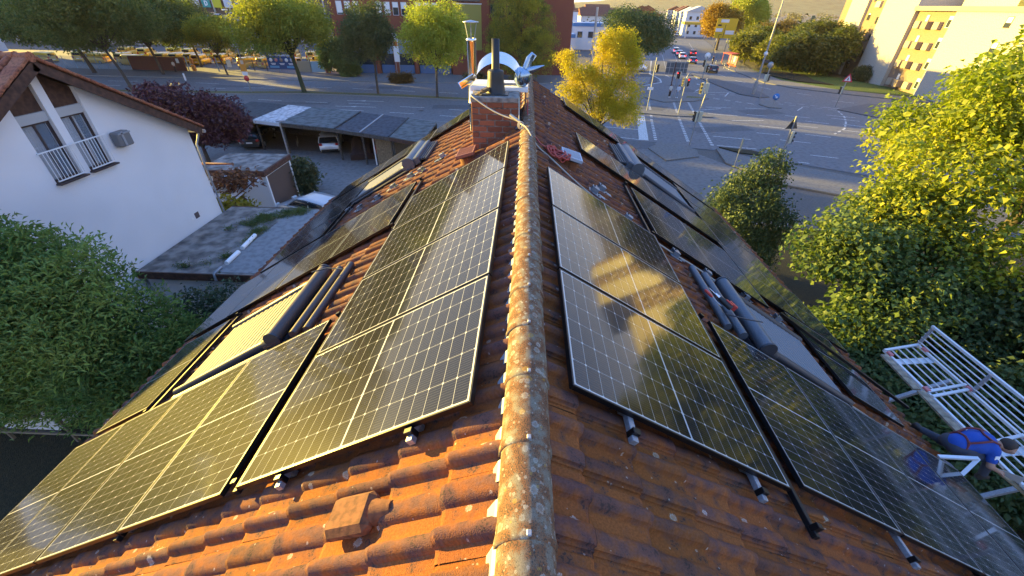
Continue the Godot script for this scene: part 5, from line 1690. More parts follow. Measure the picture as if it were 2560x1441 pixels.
	part("beige_recess", bx.call(-0.3, 5.9, 0.0, 21.0, -0.5, 9.5), beige, o)
	part("white_wall", bx.call(5.9, 15.9, 0.0, 20.5, 0.0, 10.0), cream, o)
	part("beige_recess", bx.call(15.9, 25.7, 0.0, 11.4, -0.6, 9.4), beige, o)
	part("white_wall", bx.call(25.7, 46.0, 0.0, 11.4, 0.0, 10.0), cream, o)
	part("roof_parapet", bx.call(15.7, 46.2, 11.4, 12.0, 0.2, 10.4), mat(lin(.36, .28, .21), 0.9), o)
	part("beige_recess", bx.call(-11.0, -7.0, 0.0, 21.0, -0.6, 9.0), beige, o)
	part("set_back_storey", bx.call(18.0, 34.0, 12.0, 15.0, -5.0, 5.0), cream, o)
	part("roof_plants", bx.call(33.0, 45.0, 12.0, 12.9, -2.0, 1.0), mat(lin(.10, .10, .05), 0.95, 0.0, "blotch", 1.0), o)
	for y: float in [0.6, 3.4, 6.2, 9.0]:
		for u: float in [17.2, 19.6, 22.0]:
			part("balcony_front", bx.call(u - 0.15, u + 1.15, y, y + 1.0, 0.25 - 0.12 * absf(u - 19.6), 0.9), mat(lin(.36, .30, .23), 0.85) if u != 19.6 else mat(lin(.28, .22, .165), 0.85), o)
		window(o, put_on(f, 24.4, y + 0.3, -0.57), 0.9, 1.5, 0, M["white"], M["pane"], 0.3)
		window(o, put_on(f, 18.9, y + 0.3, -0.57), 0.8, 1.6, 0, mat(lin(.2, .16, .13), 0.7), M["pane"], 0.6)
		window(o, put_on(f, 36.1, y + 0.7, 0.02), 1.0, 1.25, 0, M["brown_frame"], M["pane"], 0.55)
		window(o, put_on(f, 1.2, y + 0.7, -0.47), 0.9, 1.2, 0, M["brown_frame"], M["pane"], 0.2)
		window(o, put_on(f, 4.6, y + 0.2, -0.47), 0.8, 1.1, 0, M["brown_frame"], M["pane"], 0.0)
	for y: float in [12.0, 15.0]:
		window(o, put_on(f, 1.2, y + 0.7, -0.47), 0.9, 1.2, 0, M["brown_frame"], M["pane"], 0.2)
		part("balcony_front", bx.call(2.4, 4.0, y - 0.2, y + 0.8, -0.1, 0.6), cream, o)
	# white commercial buildings past the ridge
	var k := 0
	for q: Array in [[8.6, -156, 13.0, 10, 9.6, 0, "white flat roofed building with reddish windows beyond the weeping tree"], [9.0, -141, 9, 6, 4.3, 1, "low white shop with a blue roof band beyond the yellow tree"], [20.5, -148, 14, 8, 6.9, 1, "white commercial building with a blue band behind the steel pole"], [2, -134, 7, 5, 5.0, 1, "small white building with a blue edge by the weeping tree"]]:
		o = thing("commercial_building", q[6], "building", at(V(q[0], 0, q[1])))
		s = begin()
		box(s, V(0, q[4] / 2, 0), V(q[2], q[4], q[3]))
		part("wall", s, M["white_far"], o)
		s = begin()
		box(s, V(0, q[4] - 0.5 if q[5] == 1 else q[4], 0), V(q[2] + 0.3, 0.9 if q[5] == 1 else 0.3, q[3] + 0.3))
		part("roof_band", s, M["blue_band"] if q[5] == 1 else mat(lin(.16, .06, .05), 0.8), o)
		for j in int(q[2] / 3.4):
			window(o, Transform3D(Basis.IDENTITY, V(-q[2] / 2 + 2.0 + 3.2 * j, q[4] * 0.45, q[3] / 2 + 0.02)), 1.5, 1.6, 0, M["rust_board"] if q[5] == 0 else M["blue_band"], M["pane"])
		k += 1
	o = thing("steel_mast", "pale steel lamp mast standing above the yellow tree", "mast", at(V(13.1, 0, -95)))
	s = begin()
	tube(s, [V(0, 0, 0), V(0, 10.9, 0)], 0.22, 8)
	part("pole", s, mat(lin(.55, .50, .42), 0.5), o)
	# houses along the far street
	var i := 0
	for q: Array in [[38, -235, 28, 12, 7.2, 3.0, 0], [16, -250, 20, 12, 6.2, 3.6, 0], [70, -300, 12, 14, 8.4, 3.0, 1], [64, -262, 12, 14, 7.4, 3.0, 0], [84, -352, 12, 14, 9.0, 3.0, 1], [100, -420, 12, 14, 9.0, 3.0, 0], [118, -520, 14, 16, 9.0, 3.0, 1], [80, -236, 11, 22, 9.6, 2.2, 2], [91, -282, 10, 20, 9.0, 2.4, 2], [104, -330, 12, 20, 9.0, 3.0, 1], [120, -390, 12, 20, 9.0, 3.0, 0], [138, -470, 14, 22, 9.0, 3.0, 1], [40, -300, 16, 12, 7.0, 3.4, 0], [0, -290, 18, 12, 7.0, 3.4, 1], [-30, -260, 20, 14, 7.0, 4.0, 0], [190, -210, 16, 12, 6.0, 4.5, 3], [160, -190, 18, 12, 6.5, 1.0, 2], [20, -340, 22, 14, 8.0, 3.5, 0], [52, -380, 18, 14, 8.5, 3.5, 1], [-20, -380, 26, 14, 9, 4, 0]]:
		o = thing("town_house", "%s house %s the far street, %s from the near end" % [["white walled red roofed", "pale grey red roofed", "white and yellow flat gabled", "ochre"][q[6]], "right of" if q[0] > 76 + (absf(q[1]) - 262) * 0.25 else "left of", ["first", "second", "third", "fourth", "fifth", "sixth", "seventh", "eighth", "ninth", "tenth", "eleventh", "twelfth", "thirteenth", "fourteenth", "fifteenth", "sixteenth", "seventeenth", "eighteenth", "nineteenth", "twentieth"][i]], "house", at(V(q[0], 0, q[1]), -0.24 if absf(q[0]) > 60 else 0.05), "houses of the town beyond the crossing")
		s = begin()
		box(s, V(0, q[4] / 2, 0), V(q[2], q[4], q[3]))
		part("wall", s, [M["white_far"], M["grey_far"], M["white_far"], M["ochre_far"]][q[6]], o)
		s = begin()
		var ridge_x: bool = q[2] > q[3]
		var w: float = q[3] if ridge_x else q[2]
		var L: float = q[2] if ridge_x else q[3]
		prism(s, PackedVector2Array([Vector2(-w / 2 - 0.5, q[4] - 0.1), Vector2(w / 2 + 0.5, q[4] - 0.1), Vector2(0, q[4] + q[5])]), Transform3D(Basis(Vector3.UP, PI / 2 if ridge_x else 0.0), Vector3.ZERO), -L / 2 - 0.3, L / 2 + 0.3)
		part("roof", s, M["red_roof"] if q[6] != 2 else M["grey_far"], o)
		for y in int(q[4] / 2.8):
			for j in int(q[2] / 3.0):
				window(o, Transform3D(Basis.IDENTITY, V(-q[2] / 2 + 1.6 + 3.0 * j, 0.9 + 2.8 * y, q[3] / 2 + 0.02)), 1.2, 1.4)
			for j in int(q[3] / 3.4):
				window(o, Transform3D(Basis(Vector3.UP, -PI / 2), V(-q[2] / 2 - 0.02, 0.9 + 2.8 * y, -q[3] / 2 + 1.8 + 3.3 * j)), 1.2, 1.4)
		i += 1
	o = thing("filling_station_canopy", "yellow edged filling station canopy by the far street", "canopy", at(V(73, 0, -212), -0.2))
	s = begin()
	box(s, V(0, 5.6, 0), V(12, 0.9, 9))
	part("canopy", s, mat(lin(.55, .36, .03), 0.6), o)
	for x: float in [-4.0, 4.0]:
		s = begin()
		box(s, V(x, 2.6, 0), V(0.5, 5.2, 0.5))
		part("column", s, M["white_far"], o)
	# hills and woods at the horizon
	s = begin()
	s.set_smooth_group(0)
	var n := FastNoiseLite.new()
	n.seed = 4
	n.frequency = 0.0011
	n.fractal_octaves = 4
	var hx := func(a: float, b: float) -> Vector3:
		var t := clampf((b - 1500.0) / 1400.0, 0.0, 1.0)
		var tall := 25.0 + 190.0 * smoothstep(150.0, 1500.0, a) + 60.0 * smoothstep(-600.0, -1900.0, a)
		return V(a, -2.0 + t * t * (3 - 2 * t) * tall * (0.75 + 0.5 * n.get_noise_2d(a, b)), -b)
	for a in 52:
		for b in 10:
			var x0 := -2400.0 + 120.0 * a
			var z0 := 1400.0 + 170.0 * b
			quad(s, hx.call(x0, z0), hx.call(x0 + 120, z0), hx.call(x0 + 120, z0 + 170), hx.call(x0, z0 + 170))
	s.set_smooth_group(-1)
	struct("hills", s, mat(lin(.085, .125, .065), 1.0, 0.0, "blotch", 0.003))
	var woods := thing("far_woods", "hazy belt of trees between the far houses and the hills", "wood")
	var lobes := []
	var g := RandomNumberGenerator.new()
	g.seed = 55
	for j in 340:
		var d := g.randf_range(150.0, 1100.0)
		var a := g.randf_range(-1.0, 1.0)
		var p := V(a * d * 1.0, 0, -d)
		if p.x > -200 and p.x < 36 and d < 165: continue
		if absf(p.x - (82.0 + (d - 262.0) * 0.24)) < 16.0: continue
		if p.x > -40 and p.x < 60 and d < 205: continue
		if p.x < -50 and d < 240: continue
		var h := g.randf_range(4.0, 8.0)
		lobes.append([p + V(0, h * 0.5, 0), V(h * 0.7, h * 0.55, h * 0.7), 14])
	crown(woods, "canopy", lobes, spray(14, 2.6, 1.3, 0.8, 0.1, 33), leaf_mat(Color(1, 1, 1), Color(0.15, 0.15, 0.03)), [Color(.06, .085, .03), Color(.17, .15, .04)], 56, 0.5)
	woods.set_meta("kind", "stuff")

func letters(parent: Node3D, text: String, h: float, xf: Transform3D, m: Material, font := "Droid Sans") -> void:
	var t := TextMesh.new()
	var sf := SystemFont.new()
	sf.font_names = PackedStringArray([font])
	sf.font_weight = 700
	t.font = sf
	t.text = text
	t.font_size = 64
	t.pixel_size = h / 64.0
	t.depth = 0.02 * h
	t.curve_step = 4.0
	part("lettering", t, m, parent, xf)

# ---------- vehicles ----------
func ring(z: float, pts: Array) -> Array:      # half outline [x, y] from sill to top, mirrored
	var out := []
	for p: Array in pts: out.append(V(p[0], p[1], z))
	for k in range(pts.size() - 1, -1, -1): out.append(V(-pts[k][0], pts[k][1], z))
	return out

func loft(s: SurfaceTool, rings: Array) -> void:
	s.set_smooth_group(0)
	for i in rings.size() - 1:
		var n: int = rings[i].size()
		for k in n:
			var l := (k + 1) % n
			quad(s, rings[i][k], rings[i][l], rings[i + 1][l], rings[i + 1][k])
	s.set_smooth_group(-1)
	face(s, rings[0], rings[1][0] * 0.5 + rings[1][rings[1].size() / 2] * 0.5)
	face(s, rings[-1], rings[-2][0] * 0.5 + rings[-2][rings[-2].size() / 2] * 0.5)

# nose points to -z, rear at +L/2
func car(kind: String, paint: Material) -> Node3D:
	var o := Node3D.new()
	var L := 4.1
	var W := 0.87
	var H := 1.46
	var belt := 0.95
	if kind == "wagon": L = 4.7; W = 0.92
	if kind == "van": L = 4.9; W = 0.95; H = 1.9; belt = 1.15
	if kind == "saloon": L = 4.4; W = 0.85; H = 1.38
	var S := [[0.0, .80, .55, .36], [.02, .92, belt - .06, .24], [.10, .99, belt, .2], [.3, 1, belt, .2], [.6, 1, belt, .2], [.71, 1, belt - .03, .2], [.84, .97, belt - .12, .2], [.95, .90, belt - .26, .24], [.99, .78, belt - .36, .3]]
	var rings := []
	for q: Array in S:
		var w: float = W * q[1]
		rings.append(ring(L / 2 - L * q[0], [[w * 0.9, q[3]], [w, q[3] + 0.12], [w, (q[2] + q[3]) * 0.55], [w * 0.97, q[2] - 0.08], [w * 0.90, q[2]]]))
	var s := begin()
	loft(s, rings)
	part("body", s, paint, o)
	var C := [[.03, .86, belt - .02, .8], [.09, .93, H - .10, .80], [.2, .94, H - .015, .80], [.42, .94, H, .80], [.54, .93, H - .05, .80], [.71, .9, belt - .02, .82]]
	if kind == "wagon": C[0] = [.02, .86, belt - .02, .8]; C[1] = [.08, .93, H - .06, .8]
	if kind == "saloon": C[0] = [.17, .86, belt - .02, .8]; C[1] = [.27, .92, H - .05, .78]; C[2] = [.34, .93, H, .78]; C[3] = [.48, .93, H, .78]; C[4] = [.54, .93, H - .04, .78]
	if kind == "van": C = [[.01, .92, belt, .86], [.03, .95, H - .06, .86], [.1, .95, H, .86], [.6, .95, H, .84], [.68, .94, H - .08, .82], [.84, .9, belt - .08, .84]]
	rings = []
	for q: Array in C:
		var w: float = W * q[1]
		var top: float = q[2]
		rings.append(ring(L / 2 - L * q[0], [[w * 0.985, belt - 0.06], [lerpf(w * 0.985, W * q[3], clampf((top - belt) / (H - belt) * 0.8, 0, 1)), maxf(belt - 0.05, lerpf(belt, top, 0.82))], [W * q[3] * 0.92, top - 0.01], [W * q[3] * 0.5, top]]))
	s = begin()
	loft(s, rings)
	part("glasshouse" if kind != "van" else "cargo_body", s, M["car_glass"] if kind != "van" else paint, o)
	if kind != "van":
		s = begin()
		var rr := []
		for q: Array in [C[1], C[2], C[3], C[4]]:
			rr.append(ring(L / 2 - L * q[0], [[W * 0.745, q[2] - 0.03], [W * 0.735, q[2] + 0.006], [W * 0.4, q[2] + 0.016]]))
		loft(s, rr)
		part("roof_panel", s, paint, o)
		for e: float in [-1.0, 1.0]:
			for p: Array in [[C[0][0] + 0.02, C[1][0] + 0.015], [0.335, 0.335], [C[5][0] - 0.01, C[4][0] + 0.012]]:
				s = begin()
				bar(s, V(e * W * 0.93, belt, L / 2 - L * p[0]), V(e * W * 0.765, H - 0.05, L / 2 - L * p[1]), 0.055, 0.05)
				part("pillar", s, paint, o)
	else:
		for e: float in [-1.0, 1.0]:
			s = begin()
			quad(s, V(e * W * 0.945, belt + 0.02, L / 2 - L * .78), V(e * W * 0.945, belt + 0.02, L / 2 - L * .63), V(e * W * 0.87, H - 0.2, L / 2 - L * .63), V(e * W * 0.87, H - 0.2, L / 2 - L * .70))
			part("side_window", s, M["car_glass"], o)
		s = begin()
		quad(s, V(-W * .74, belt, -L / 2 + L * .165), V(W * .74, belt, -L / 2 + L * .165), V(W * .68, H - .14, -L / 2 + L * .305), V(-W * .68, H - .14, -L / 2 + L * .305))
		part("windscreen", s, M["car_glass"], o)
		s = begin()
		box(s, V(0, H * 0.79, L / 2 + 0.0), V(W * 1.3, 0.42, 0.02))
		part("rear_window", s, M["car_glass"], o)
	for e: float in [-1.0, 1.0]:
		for z: float in [L * 0.31, -L * 0.305]:
			s = begin()
			var wf := Transform3D(Basis(V(0, 0, 1), PI / 2), V(e * (W - 0.09), 0.32, z))
			lathe(s, [[0.0, -0.1], [0.26, -0.1], [0.32, -0.07], [0.325, 0.0], [0.32, 0.07], [0.26, 0.1], [0.0, 0.1]], wf, 16)
			var t := part("wheel", s, M["tyre"], o)
			s = begin()
			lathe(s, [[0.0, -0.112], [0.2, -0.112], [0.215, -0.095], [0.215, 0.095], [0.2, 0.112], [0.0, 0.112]], wf, 12)
			part("rim", s, M["dull_alu"], t)
		s = begin()
		box(s, V(e * W * 0.76, belt - 0.13 if kind != "van" else 1.0, L / 2 - 0.03), V(0.24, 0.17 if kind != "van" else 0.42, 0.12), 0.02)
		part("tail_light", s, M["tail_red"], o)
		s = begin()
		box(s, V(e * W * 0.70, belt - 0.30, -L / 2 + 0.10), V(0.34, 0.15, 0.16), 0.03)
		part("headlight", s, M["lamp_glass"], o)
		s = begin()
		box(s, V(e * (W + 0.07), belt + 0.06, -L * 0.19), V(0.16, 0.12, 0.1), 0.02)
		part("mirror", s, paint, o)
	s = begin()
	box(s, V(0, 0.62 if kind != "van" else 0.7, L / 2 + 0.015), V(0.5, 0.11, 0.02))
	part("number_plate", s, M["white"], o)
	s = begin()
	box(s, V(0, 0.34, L / 2 - 0.05), V(W * 1.6, 0.14, 0.16), 0.03)
	box(s, V(0, 0.34, -L / 2 + 0.09), V(W * 1.5, 0.16, 0.14), 0.03)
	part("bumper", s, M["black_pipe"], o)
	return o

func build_vehicles() -> void:
	M["car_glass"] = mat(lin(.015, .02, .025), 0.06)
	M["tyre"] = mat(lin(.02, .02, .02), 0.85)
	M["tail_red"] = mat(lin(.45, .02, .015), 0.25)
	M["lamp_glass"] = mat(lin(.6, .6, .58), 0.15)
	var brake := glow(Color(1.0, 0.12, 0.05), 1.6)
	var paints := {"white": car_paint(lin(.72, .73, .74)), "black": car_paint(lin(.02, .021, .024)), "silver": car_paint(lin(.38, .40, .43)), "red": car_paint(lin(.36, .03, .02)), "blue": car_paint(lin(.04, .07, .18)), "grey": car_paint(lin(.13, .14, .15)), "yellow": car_paint(lin(.62, .40, .015))}
	var protos := {}
	for q: Array in [
			["hatch", "white", -17.55, -37.5, 0.30, "white hatchback parked under the carport behind a timber post", ""],
			["wagon", "black", -24.7, -38.3, 0.20, "black wagon parked in the dark left bay of the carport", ""],
			["saloon", "red", -12.6, -36.9, 0.30, "old red saloon parked in the right bay of the carport", ""],
			["wagon", "silver", -12.9, -22.9, 1.15, "silver wagon parked on the drive beyond the mossy garage roof", ""],
			["wagon", "black", 39.0, -98.6, -0.12, "black wagon driving away on the street past the bus shelter", ""],
			["hatch", "blue", 40.1, -114.2, -0.22, "dark blue hatchback braking, last in the queue on the street", "cars queueing with their brake lights on"],
			["hatch", "white", 40.9, -125.0, -0.22, "white hatchback braking in the left lane of the queue", "cars queueing with their brake lights on"],
			["hatch", "red", 46.6, -134.0, -0.22, "red hatchback braking in the right lane of the queue", "cars queueing with their brake lights on"],
			["hatch", "silver", 42.2, -131.8, -0.22, "silver hatchback braking in the queue, just ahead of the white one", "cars queueing with their brake lights on"],
			["wagon", "white", 43.8, -140.5, -0.22, "white wagon braking at the head of the left lane of the queue", "cars queueing with their brake lights on"],
			["van", "white", 22.6, -97.2, -1.5, "white van parked beneath the broad dark tree by the bus stop sign", ""]]:
		if not protos.has(q[0] + q[1]): protos[q[0] + q[1]] = car(q[0], paints[q[1]])
		var c: Node3D = protos[q[0] + q[1]].duplicate()
		c.name = numbered(self, "parked_car" if q[3] > -50 else "car")
		add_child(c)
		c.transform = at(V(q[2], 0.01, q[3]), q[4])
		tag(c, q[5], "van" if q[0] == "van" else "car", q[6])
		if q[6]:
			for t in c.get_children():
				if str(t.name).begins_with("tail_light"): t.material_override = brake
	# yellow vans in the yard behind the fence
	protos["yv"] = car("van", paints["yellow"])
	var n := 0
	for q: Array in [[-93.5, -87, 1.4], [-89, -91, 0.3], [-84, -88, 1.5], [-79.5, -90, 0.2], [-76, -86.5, 1.3], [-73, -92, 0.2], [-70.2, -92, 0.15], [-67.4, -92.2, 0.15], [-64.6, -90.2, 0.2], [-61.6, -92.4, 0.2], [-58.6, -95, 0.25], [-53.0, -87.5, -0.3], [-49.6, -87.8, -0.3], [-46.2, -88.2, 1.4], [-41.5, -92, 1.3], [-40, -97, 1.3], [-66, -101, 0.2], [-70, -102, 0.2], [-74, -101, 0.2], [-78, -102, 0.2], [-56, -103, 0.2], [-52, -103, 0.2], [-61, -102, 0.2], [-47, -101, 0.2], [-83, -100, 0.2], [-88, -101, 0.2]]:
		var c: Node3D = protos["yv"].duplicate()
		c.name = numbered(self, "yellow_van")
		add_child(c)
		c.transform = at(V(q[0], 0.01, q[1]), q[2])
		tag(c, "yellow delivery van in the yard, %s of the %s row counted from the left" % [["first", "second", "third", "fourth", "fifth", "sixth", "seventh", "eighth", "ninth", "tenth", "eleventh", "twelfth", "thirteenth", "fourteenth", "fifteenth", "sixteenth", "first", "second", "third", "fourth", "fifth", "sixth", "seventh", "eighth", "ninth", "tenth"][n], "front" if n < 16 else "back"], "van", "yellow vans in the fenced yard")
		n += 1
	# cars on the parking deck and far along the street
	n = 0
	for k in 26:
		var cols := ["white", "silver", "black", "red", "grey", "white", "blue"]
		var col: String = cols[(k * 5 + k / 3) % 7]
		if not protos.has("hatch" + col): protos["hatch" + col] = car("hatch", paints[col])
		var c: Node3D = protos["hatch" + col].duplicate()
		c.name = numbered(self, "deck_car")
		add_child(c)
		c.transform = at(V(-146 + 5.2 * (k % 13) + (1.7 if k > 12 else 0.0), 6.0, -129.5 - 12.0 * (k / 13)), 0.25)
		tag(c, "small %s car on the far parking deck, %s row, place %s" % [col, "front" if k < 13 else "back", ["one", "two", "three", "four", "five", "six", "seven", "eight", "nine", "ten", "eleven", "twelve", "thirteen"][k % 13]], "car", "cars on the parking deck")
	for q: Array in [[66, -238, "silver", "small silver car crossing at the far junction"], [72, -255, "black", "small dark car stopped at the far end of the street"], [76, -252, "yellow", "small yellow car at the far junction"], [84, -290, "white", "small white car far down the street"], [90, -330, "grey", "small grey car far down the street near the hills"], [70, -228, "white", "small white car turning at the far junction"]]:
		if not protos.has("hatch" + q[2]): protos["hatch" + q[2]] = car("hatch", paints[q[2]])
		var c: Node3D = protos["hatch" + q[2]].duplicate()
		c.name = numbered(self, "car")
		add_child(c)
		c.transform = at(V(q[0], 0.01, q[1]), -0.24)
		tag(c, q[3], "car")
	for p: Node3D in protos.values(): p.free()
	# car under a cover
	var o := thing("covered_car", "car hidden under a dark brown cover in the carport beside the red saloon", "covered car", at(V(-14.25, 0, -36.2), 0.30))
	var s := begin()
	var rings := []
	var hs := [0.45, 0.85, 0.95, 1.3, 1.38, 1.32, 0.98, 0.9, 0.5]
	for i in 9:
		var hh: float = hs[i]
		var pts := []
		for k in 9:
			var a := PI / 2 * k / 8.0
			pts.append([0.92 * pow(cos(a), 0.35) + 0.03 * sin(i * 2.7 + k * 1.9), 0.06 + hh * pow(sin(a), 0.7)])
		rings.append(ring(2.1 - 4.2 * i / 8.0, pts))
	loft(s, rings)
	part("cover", s, mat(lin(.05, .025, .022), 0.85, 0.0, "blotch", 1.0, "rough_bump", 0.8), o)
	s = begin()
	for k in 30:
		var x := -0.95 + 0.065 * k
		tube(s, [V(x, 0.04, 2.12 + 0.02 * sin(k * 2.3)), V(x * 0.98, 0.45, 2.09), V(x * 0.96, 0.52, 2.04)], 0.03, 5, false)
	part("hem_folds", s, mat(lin(.05, .025, .022), 0.85), o)
	# motorcycle in the carport
	o = thing("bicycle", "dark bicycle leaning in the shade of the carport beside the lamp", "bicycle", at(V(-21.0, 0, -38.0), 0.4))
	for z: float in [-0.52, 0.52]:
		s = begin()
		var pts := []
		for k in 21: pts.append(V(0, 0.34 + 0.33 * cos(TAU * k / 20), z + 0.33 * sin(TAU * k / 20)))
		tube(s, pts, 0.02, 6, false)
		for k in 8: bar(s, V(0, 0.34, z), pts[int(k * 2.5)], 0.006, 0.006)
		part("wheel", s, mat(lin(.2, .2, .2), 0.5, 0.3), o)
	s = begin()
	for e: Array in [[V(0, .34, .52), V(0, .85, .15)], [V(0, .34, .52), V(0, .32, .0)], [V(0, .32, 0), V(0, .85, .15)], [V(0, .32, 0), V(0, .82, -.38)], [V(0, .85, .15), V(0, .86, -.38)], [V(0, .34, -.52), V(0, 1.0, -.36)], [V(-.28, 1.0, -.36), V(.28, 1.0, -.36)]]:
		tube(s, e, 0.017, 6)
	part("frame", s, M["black_pipe"], o)
	s = begin()
	box(s, V(0, 0.93, 0.18), V(0.15, 0.06, 0.26), 0.02)
	part("saddle", s, M["black_pipe"], o)

func car_paint(c: Color) -> StandardMaterial3D:
	var m := mat(c, 0.3, 0.2)
	m.clearcoat_enabled = true
	m.clearcoat = 0.8
	m.clearcoat_roughness = 0.06
	return m

# ---------- street furniture ----------
func signal_head(parent: Node3D, p: Vector3, yaw: float, lit: int) -> void:
	var xf := at(p, yaw)
	var s := begin()
	box(s, xf * V(0, 0.45, 0), V(0.30, 0.92, 0.22), 0.03, xf.basis)
	var h := part("signal_head", s, M["signal_case"], parent)
	s = begin()
	box(s, xf * V(0, 0.45, 0.115), V(0.29, 0.9, 0.02), 0.0, xf.basis)
	part("front", s, M["black_pipe"], h)
	for k in 3:
		s = begin()
		lathe(s, [[0.0, 0.0], [0.10, 0.0], [0.10, 0.012], [0.0, 0.02]], xf * Transform3D(Basis(V(1, 0, 0), PI / 2), V(0, 0.75 - 0.3 * k, 0.126)), 12)
		part("signal_lens", s, M["signal_red"] if k == lit else M["lens_off"], h)
		s = begin()
		var pts := []
		for j in 9:
			var a := PI * j / 8.0
			pts.append(xf * V(cos(a) * 0.115, 0.75 - 0.3 * k + sin(a) * 0.115, 0.2))
		tube(s, pts, 0.05, 4, false)
		part("visor", s, M["black_pipe"], h)

func build_street() -> void:
	M["pole"] = mat(lin(.34, .35, .36), 0.5, 0.4, "grain", 1.0)
	M["signal_case"] = mat(lin(.50, .48, .36), 0.6)
	M["lens_off"] = mat(lin(.03, .03, .03), 0.2)
	M["signal_red"] = glow(Color(1.0, 0.10, 0.04), 2.2)
	M["sign_back"] = mat(lin(.30, .32, .34), 0.5, 0.3)
	M["sign_white"] = mat(lin(.7, .7, .7), 0.5)
	M["sign_red"] = mat(lin(.5, .03, .04), 0.5)
	M["sign_blue"] = mat(lin(.02, .16, .45), 0.5)
	var n := 0
	# traffic light posts: [x, z, height, [[head height, yaw, lit, side offset]], arm x, label]
	for q: Array in [
			[15.7, -57.0, 6.0, [[4.4, 0.2, -1, 0.25]], 0.0, "grey traffic light post on the near left island beside the yellow tree"],
			[19.2, -55.2, 4.6, [[3.2, 0.5, 0, 0.2], [3.2, -1.2, -1, -0.25]], 1.2, "traffic light post with a glowing red light and curved top beside the two pedestrians"],
			[16.1, -41.2, 5.9, [[4.6, -1.3, -1, -0.3], [4.6, 2.8, -1, 0.1], [2.2, -1.3, -1, -0.25], [2.2, 2.6, -1, 0.2]], 0.0, "bent traffic light post with two tiers of lights, nearest the roof"],
			[21.7, -66.2, 3.6, [[2.6, 0.9, 0, -0.2], [2.6, -1.0, -1, 0.25]], 0.0, "short traffic light post with a red light between the pedestrians"],
			[34.8, -67.2, 4.4, [[2.4, 0.6, -1, 0.2], [2.4, 2.8, -1, -0.2]], 0.0, "traffic light post under the round sign back near the tall lamp"],
			[26.3, -69.0, 5.2, [[3.9, -1.0, -1, -0.2], [3.2, 0.4, -1, 0.25]], 0.0, "traffic light post under the round white sign in the middle of the crossing"],
			[21.9, -35.7, 4.0, [[1.9, 1.2, -1, 0.2]], 0.0, "slanting traffic light post with the dark triangular sign back, before the big maple"],
			[43.1, -62.5, 3.8, [[1.7, -1.4, -1, -0.25]], 0.0, "traffic light post under the red warning triangle before the lawn"]]:
		var o := thing("traffic_light", q[5], "traffic light", at(V(q[0], 0.1, q[1])), "traffic lights of the crossing")
		var s := begin()
		var pts := [V(0, 0, 0), V(0, q[2] * 0.5, 0), V(0, q[2] - 0.5, 0)]
		if q[4] > 0: pts += [V(0.12, q[2] - 0.1, 0), V(0.5, q[2] + 0.12, 0), V(q[4], q[2] + 0.1, 0)]
		else: pts.append(V(0, q[2], 0))
		if n == 2: pts = [V(0, 0, 0), V(0.05, 2.0, 0), V(0.25, 3.4, -0.2), V(0.42, 4.6, -0.3), V(0.40, 5.3, -0.3), V(0.1, 5.8, -0.2)]
		tube(s, pts, 0.07, 8)
		part("post", s, M["pole"], o)
		for h: Array in q[3]: signal_head(o, V(h[3] + (0.12 if n == 2 else 0.0), h[0], 0.05), h[1], h[2])
		if n == 0:
			s = begin()
			box(s, V(-0.1, 2.6, 0.1), V(0.7, 0.32, 0.03), 0.004)
			part("street_name_plate", s, M["sign_white"], o)
		if n == 4 or n == 5:
			s = begin()
			lathe(s, [[0.0, 0.0], [0.42, 0.0], [0.42, 0.03], [0.0, 0.03]], Transform3D(Basis(V(1, 0, 0), PI / 2) , V(0, q[2] + 0.1, -0.1)), 20)
			part("round_sign", s, M["sign_back"] if n == 4 else M["sign_white"], o)
		if n == 6:
			s = begin()
			prism(s, PackedVector2Array([Vector2(-0.55, 0), Vector2(0.55, 0), Vector2(0, 0.95)]), at(V(0, 3.0, -0.1), 0.2), -0.015, 0.015)
			part("triangle_sign", s, M["dark_grey"], o)
		if n == 7:
			s = begin()
			prism(s, PackedVector2Array([Vector2(-0.6, 0), Vector2(0.6, 0), Vector2(0, 1.04)]), at(V(0, 3.2, 0.1), -0.5), -0.015, 0.015)
			var t := part("triangle_sign", s, M["sign_red"], o)
			s = begin()
			prism(s, PackedVector2Array([Vector2(-0.36, 0.13), Vector2(0.36, 0.13), Vector2(0, 0.76)]), at(V(0, 3.2, 0.1), -0.5), 0.016, 0.022)
			part("white_field", s, M["sign_white"], t)
			s = begin()
			prism(s, PackedVector2Array([Vector2(-0.08, 0.2), Vector2(0.08, 0.2), Vector2(0.05, 0.52), Vector2(-0.05, 0.52)]), at(V(0, 3.2, 0.1), -0.5), 0.023, 0.027)
			part("black_symbol", s, M["black_pipe"], t)
		n += 1
	# blue round arrow sign
	var o := thing("keep_right_sign", "round blue traffic sign with a white arrow on the island", "traffic sign", at(V(34.2, 0.12, -61.9), -0.25))
	var s := begin()
	tube(s, [V(0, 0, 0), V(0, 0.9, 0)], 0.035, 8)
	part("post", s, M["pole"], o)
	s = begin()
	lathe(s, [[0.0, 0.0], [0.42, 0.0], [0.42, 0.03], [0.0, 0.03]], Transform3D(Basis(V(1, 0, 0), PI / 2), V(0, 1.22, 0.05)), 24)
	part("disc", s, M["sign_blue"], o)
	s = begin()
	var ax := Transform3D(Basis(V(0, 0, 1), -2.36), V(0, 1.22, 0.083))
	prism(s, PackedVector2Array([Vector2(-0.05, -0.28), Vector2(0.05, -0.28), Vector2(0.05, 0.05), Vector2(0.16, 0.0), Vector2(0.0, 0.28), Vector2(-0.16, 0.0), Vector2(-0.05, 0.05)]), ax, 0.0, 0.012)
	part("arrow", s, M["sign_white"], o)
	# tall lamp, sign backs, court lamp, lamp with posters
	o = thing("street_lamp", "tall pale street lamp column rising from the island before the thicket", "street lamp", at(V(35.6, 0.1, -71.2)), "street lamps")
	s = begin()
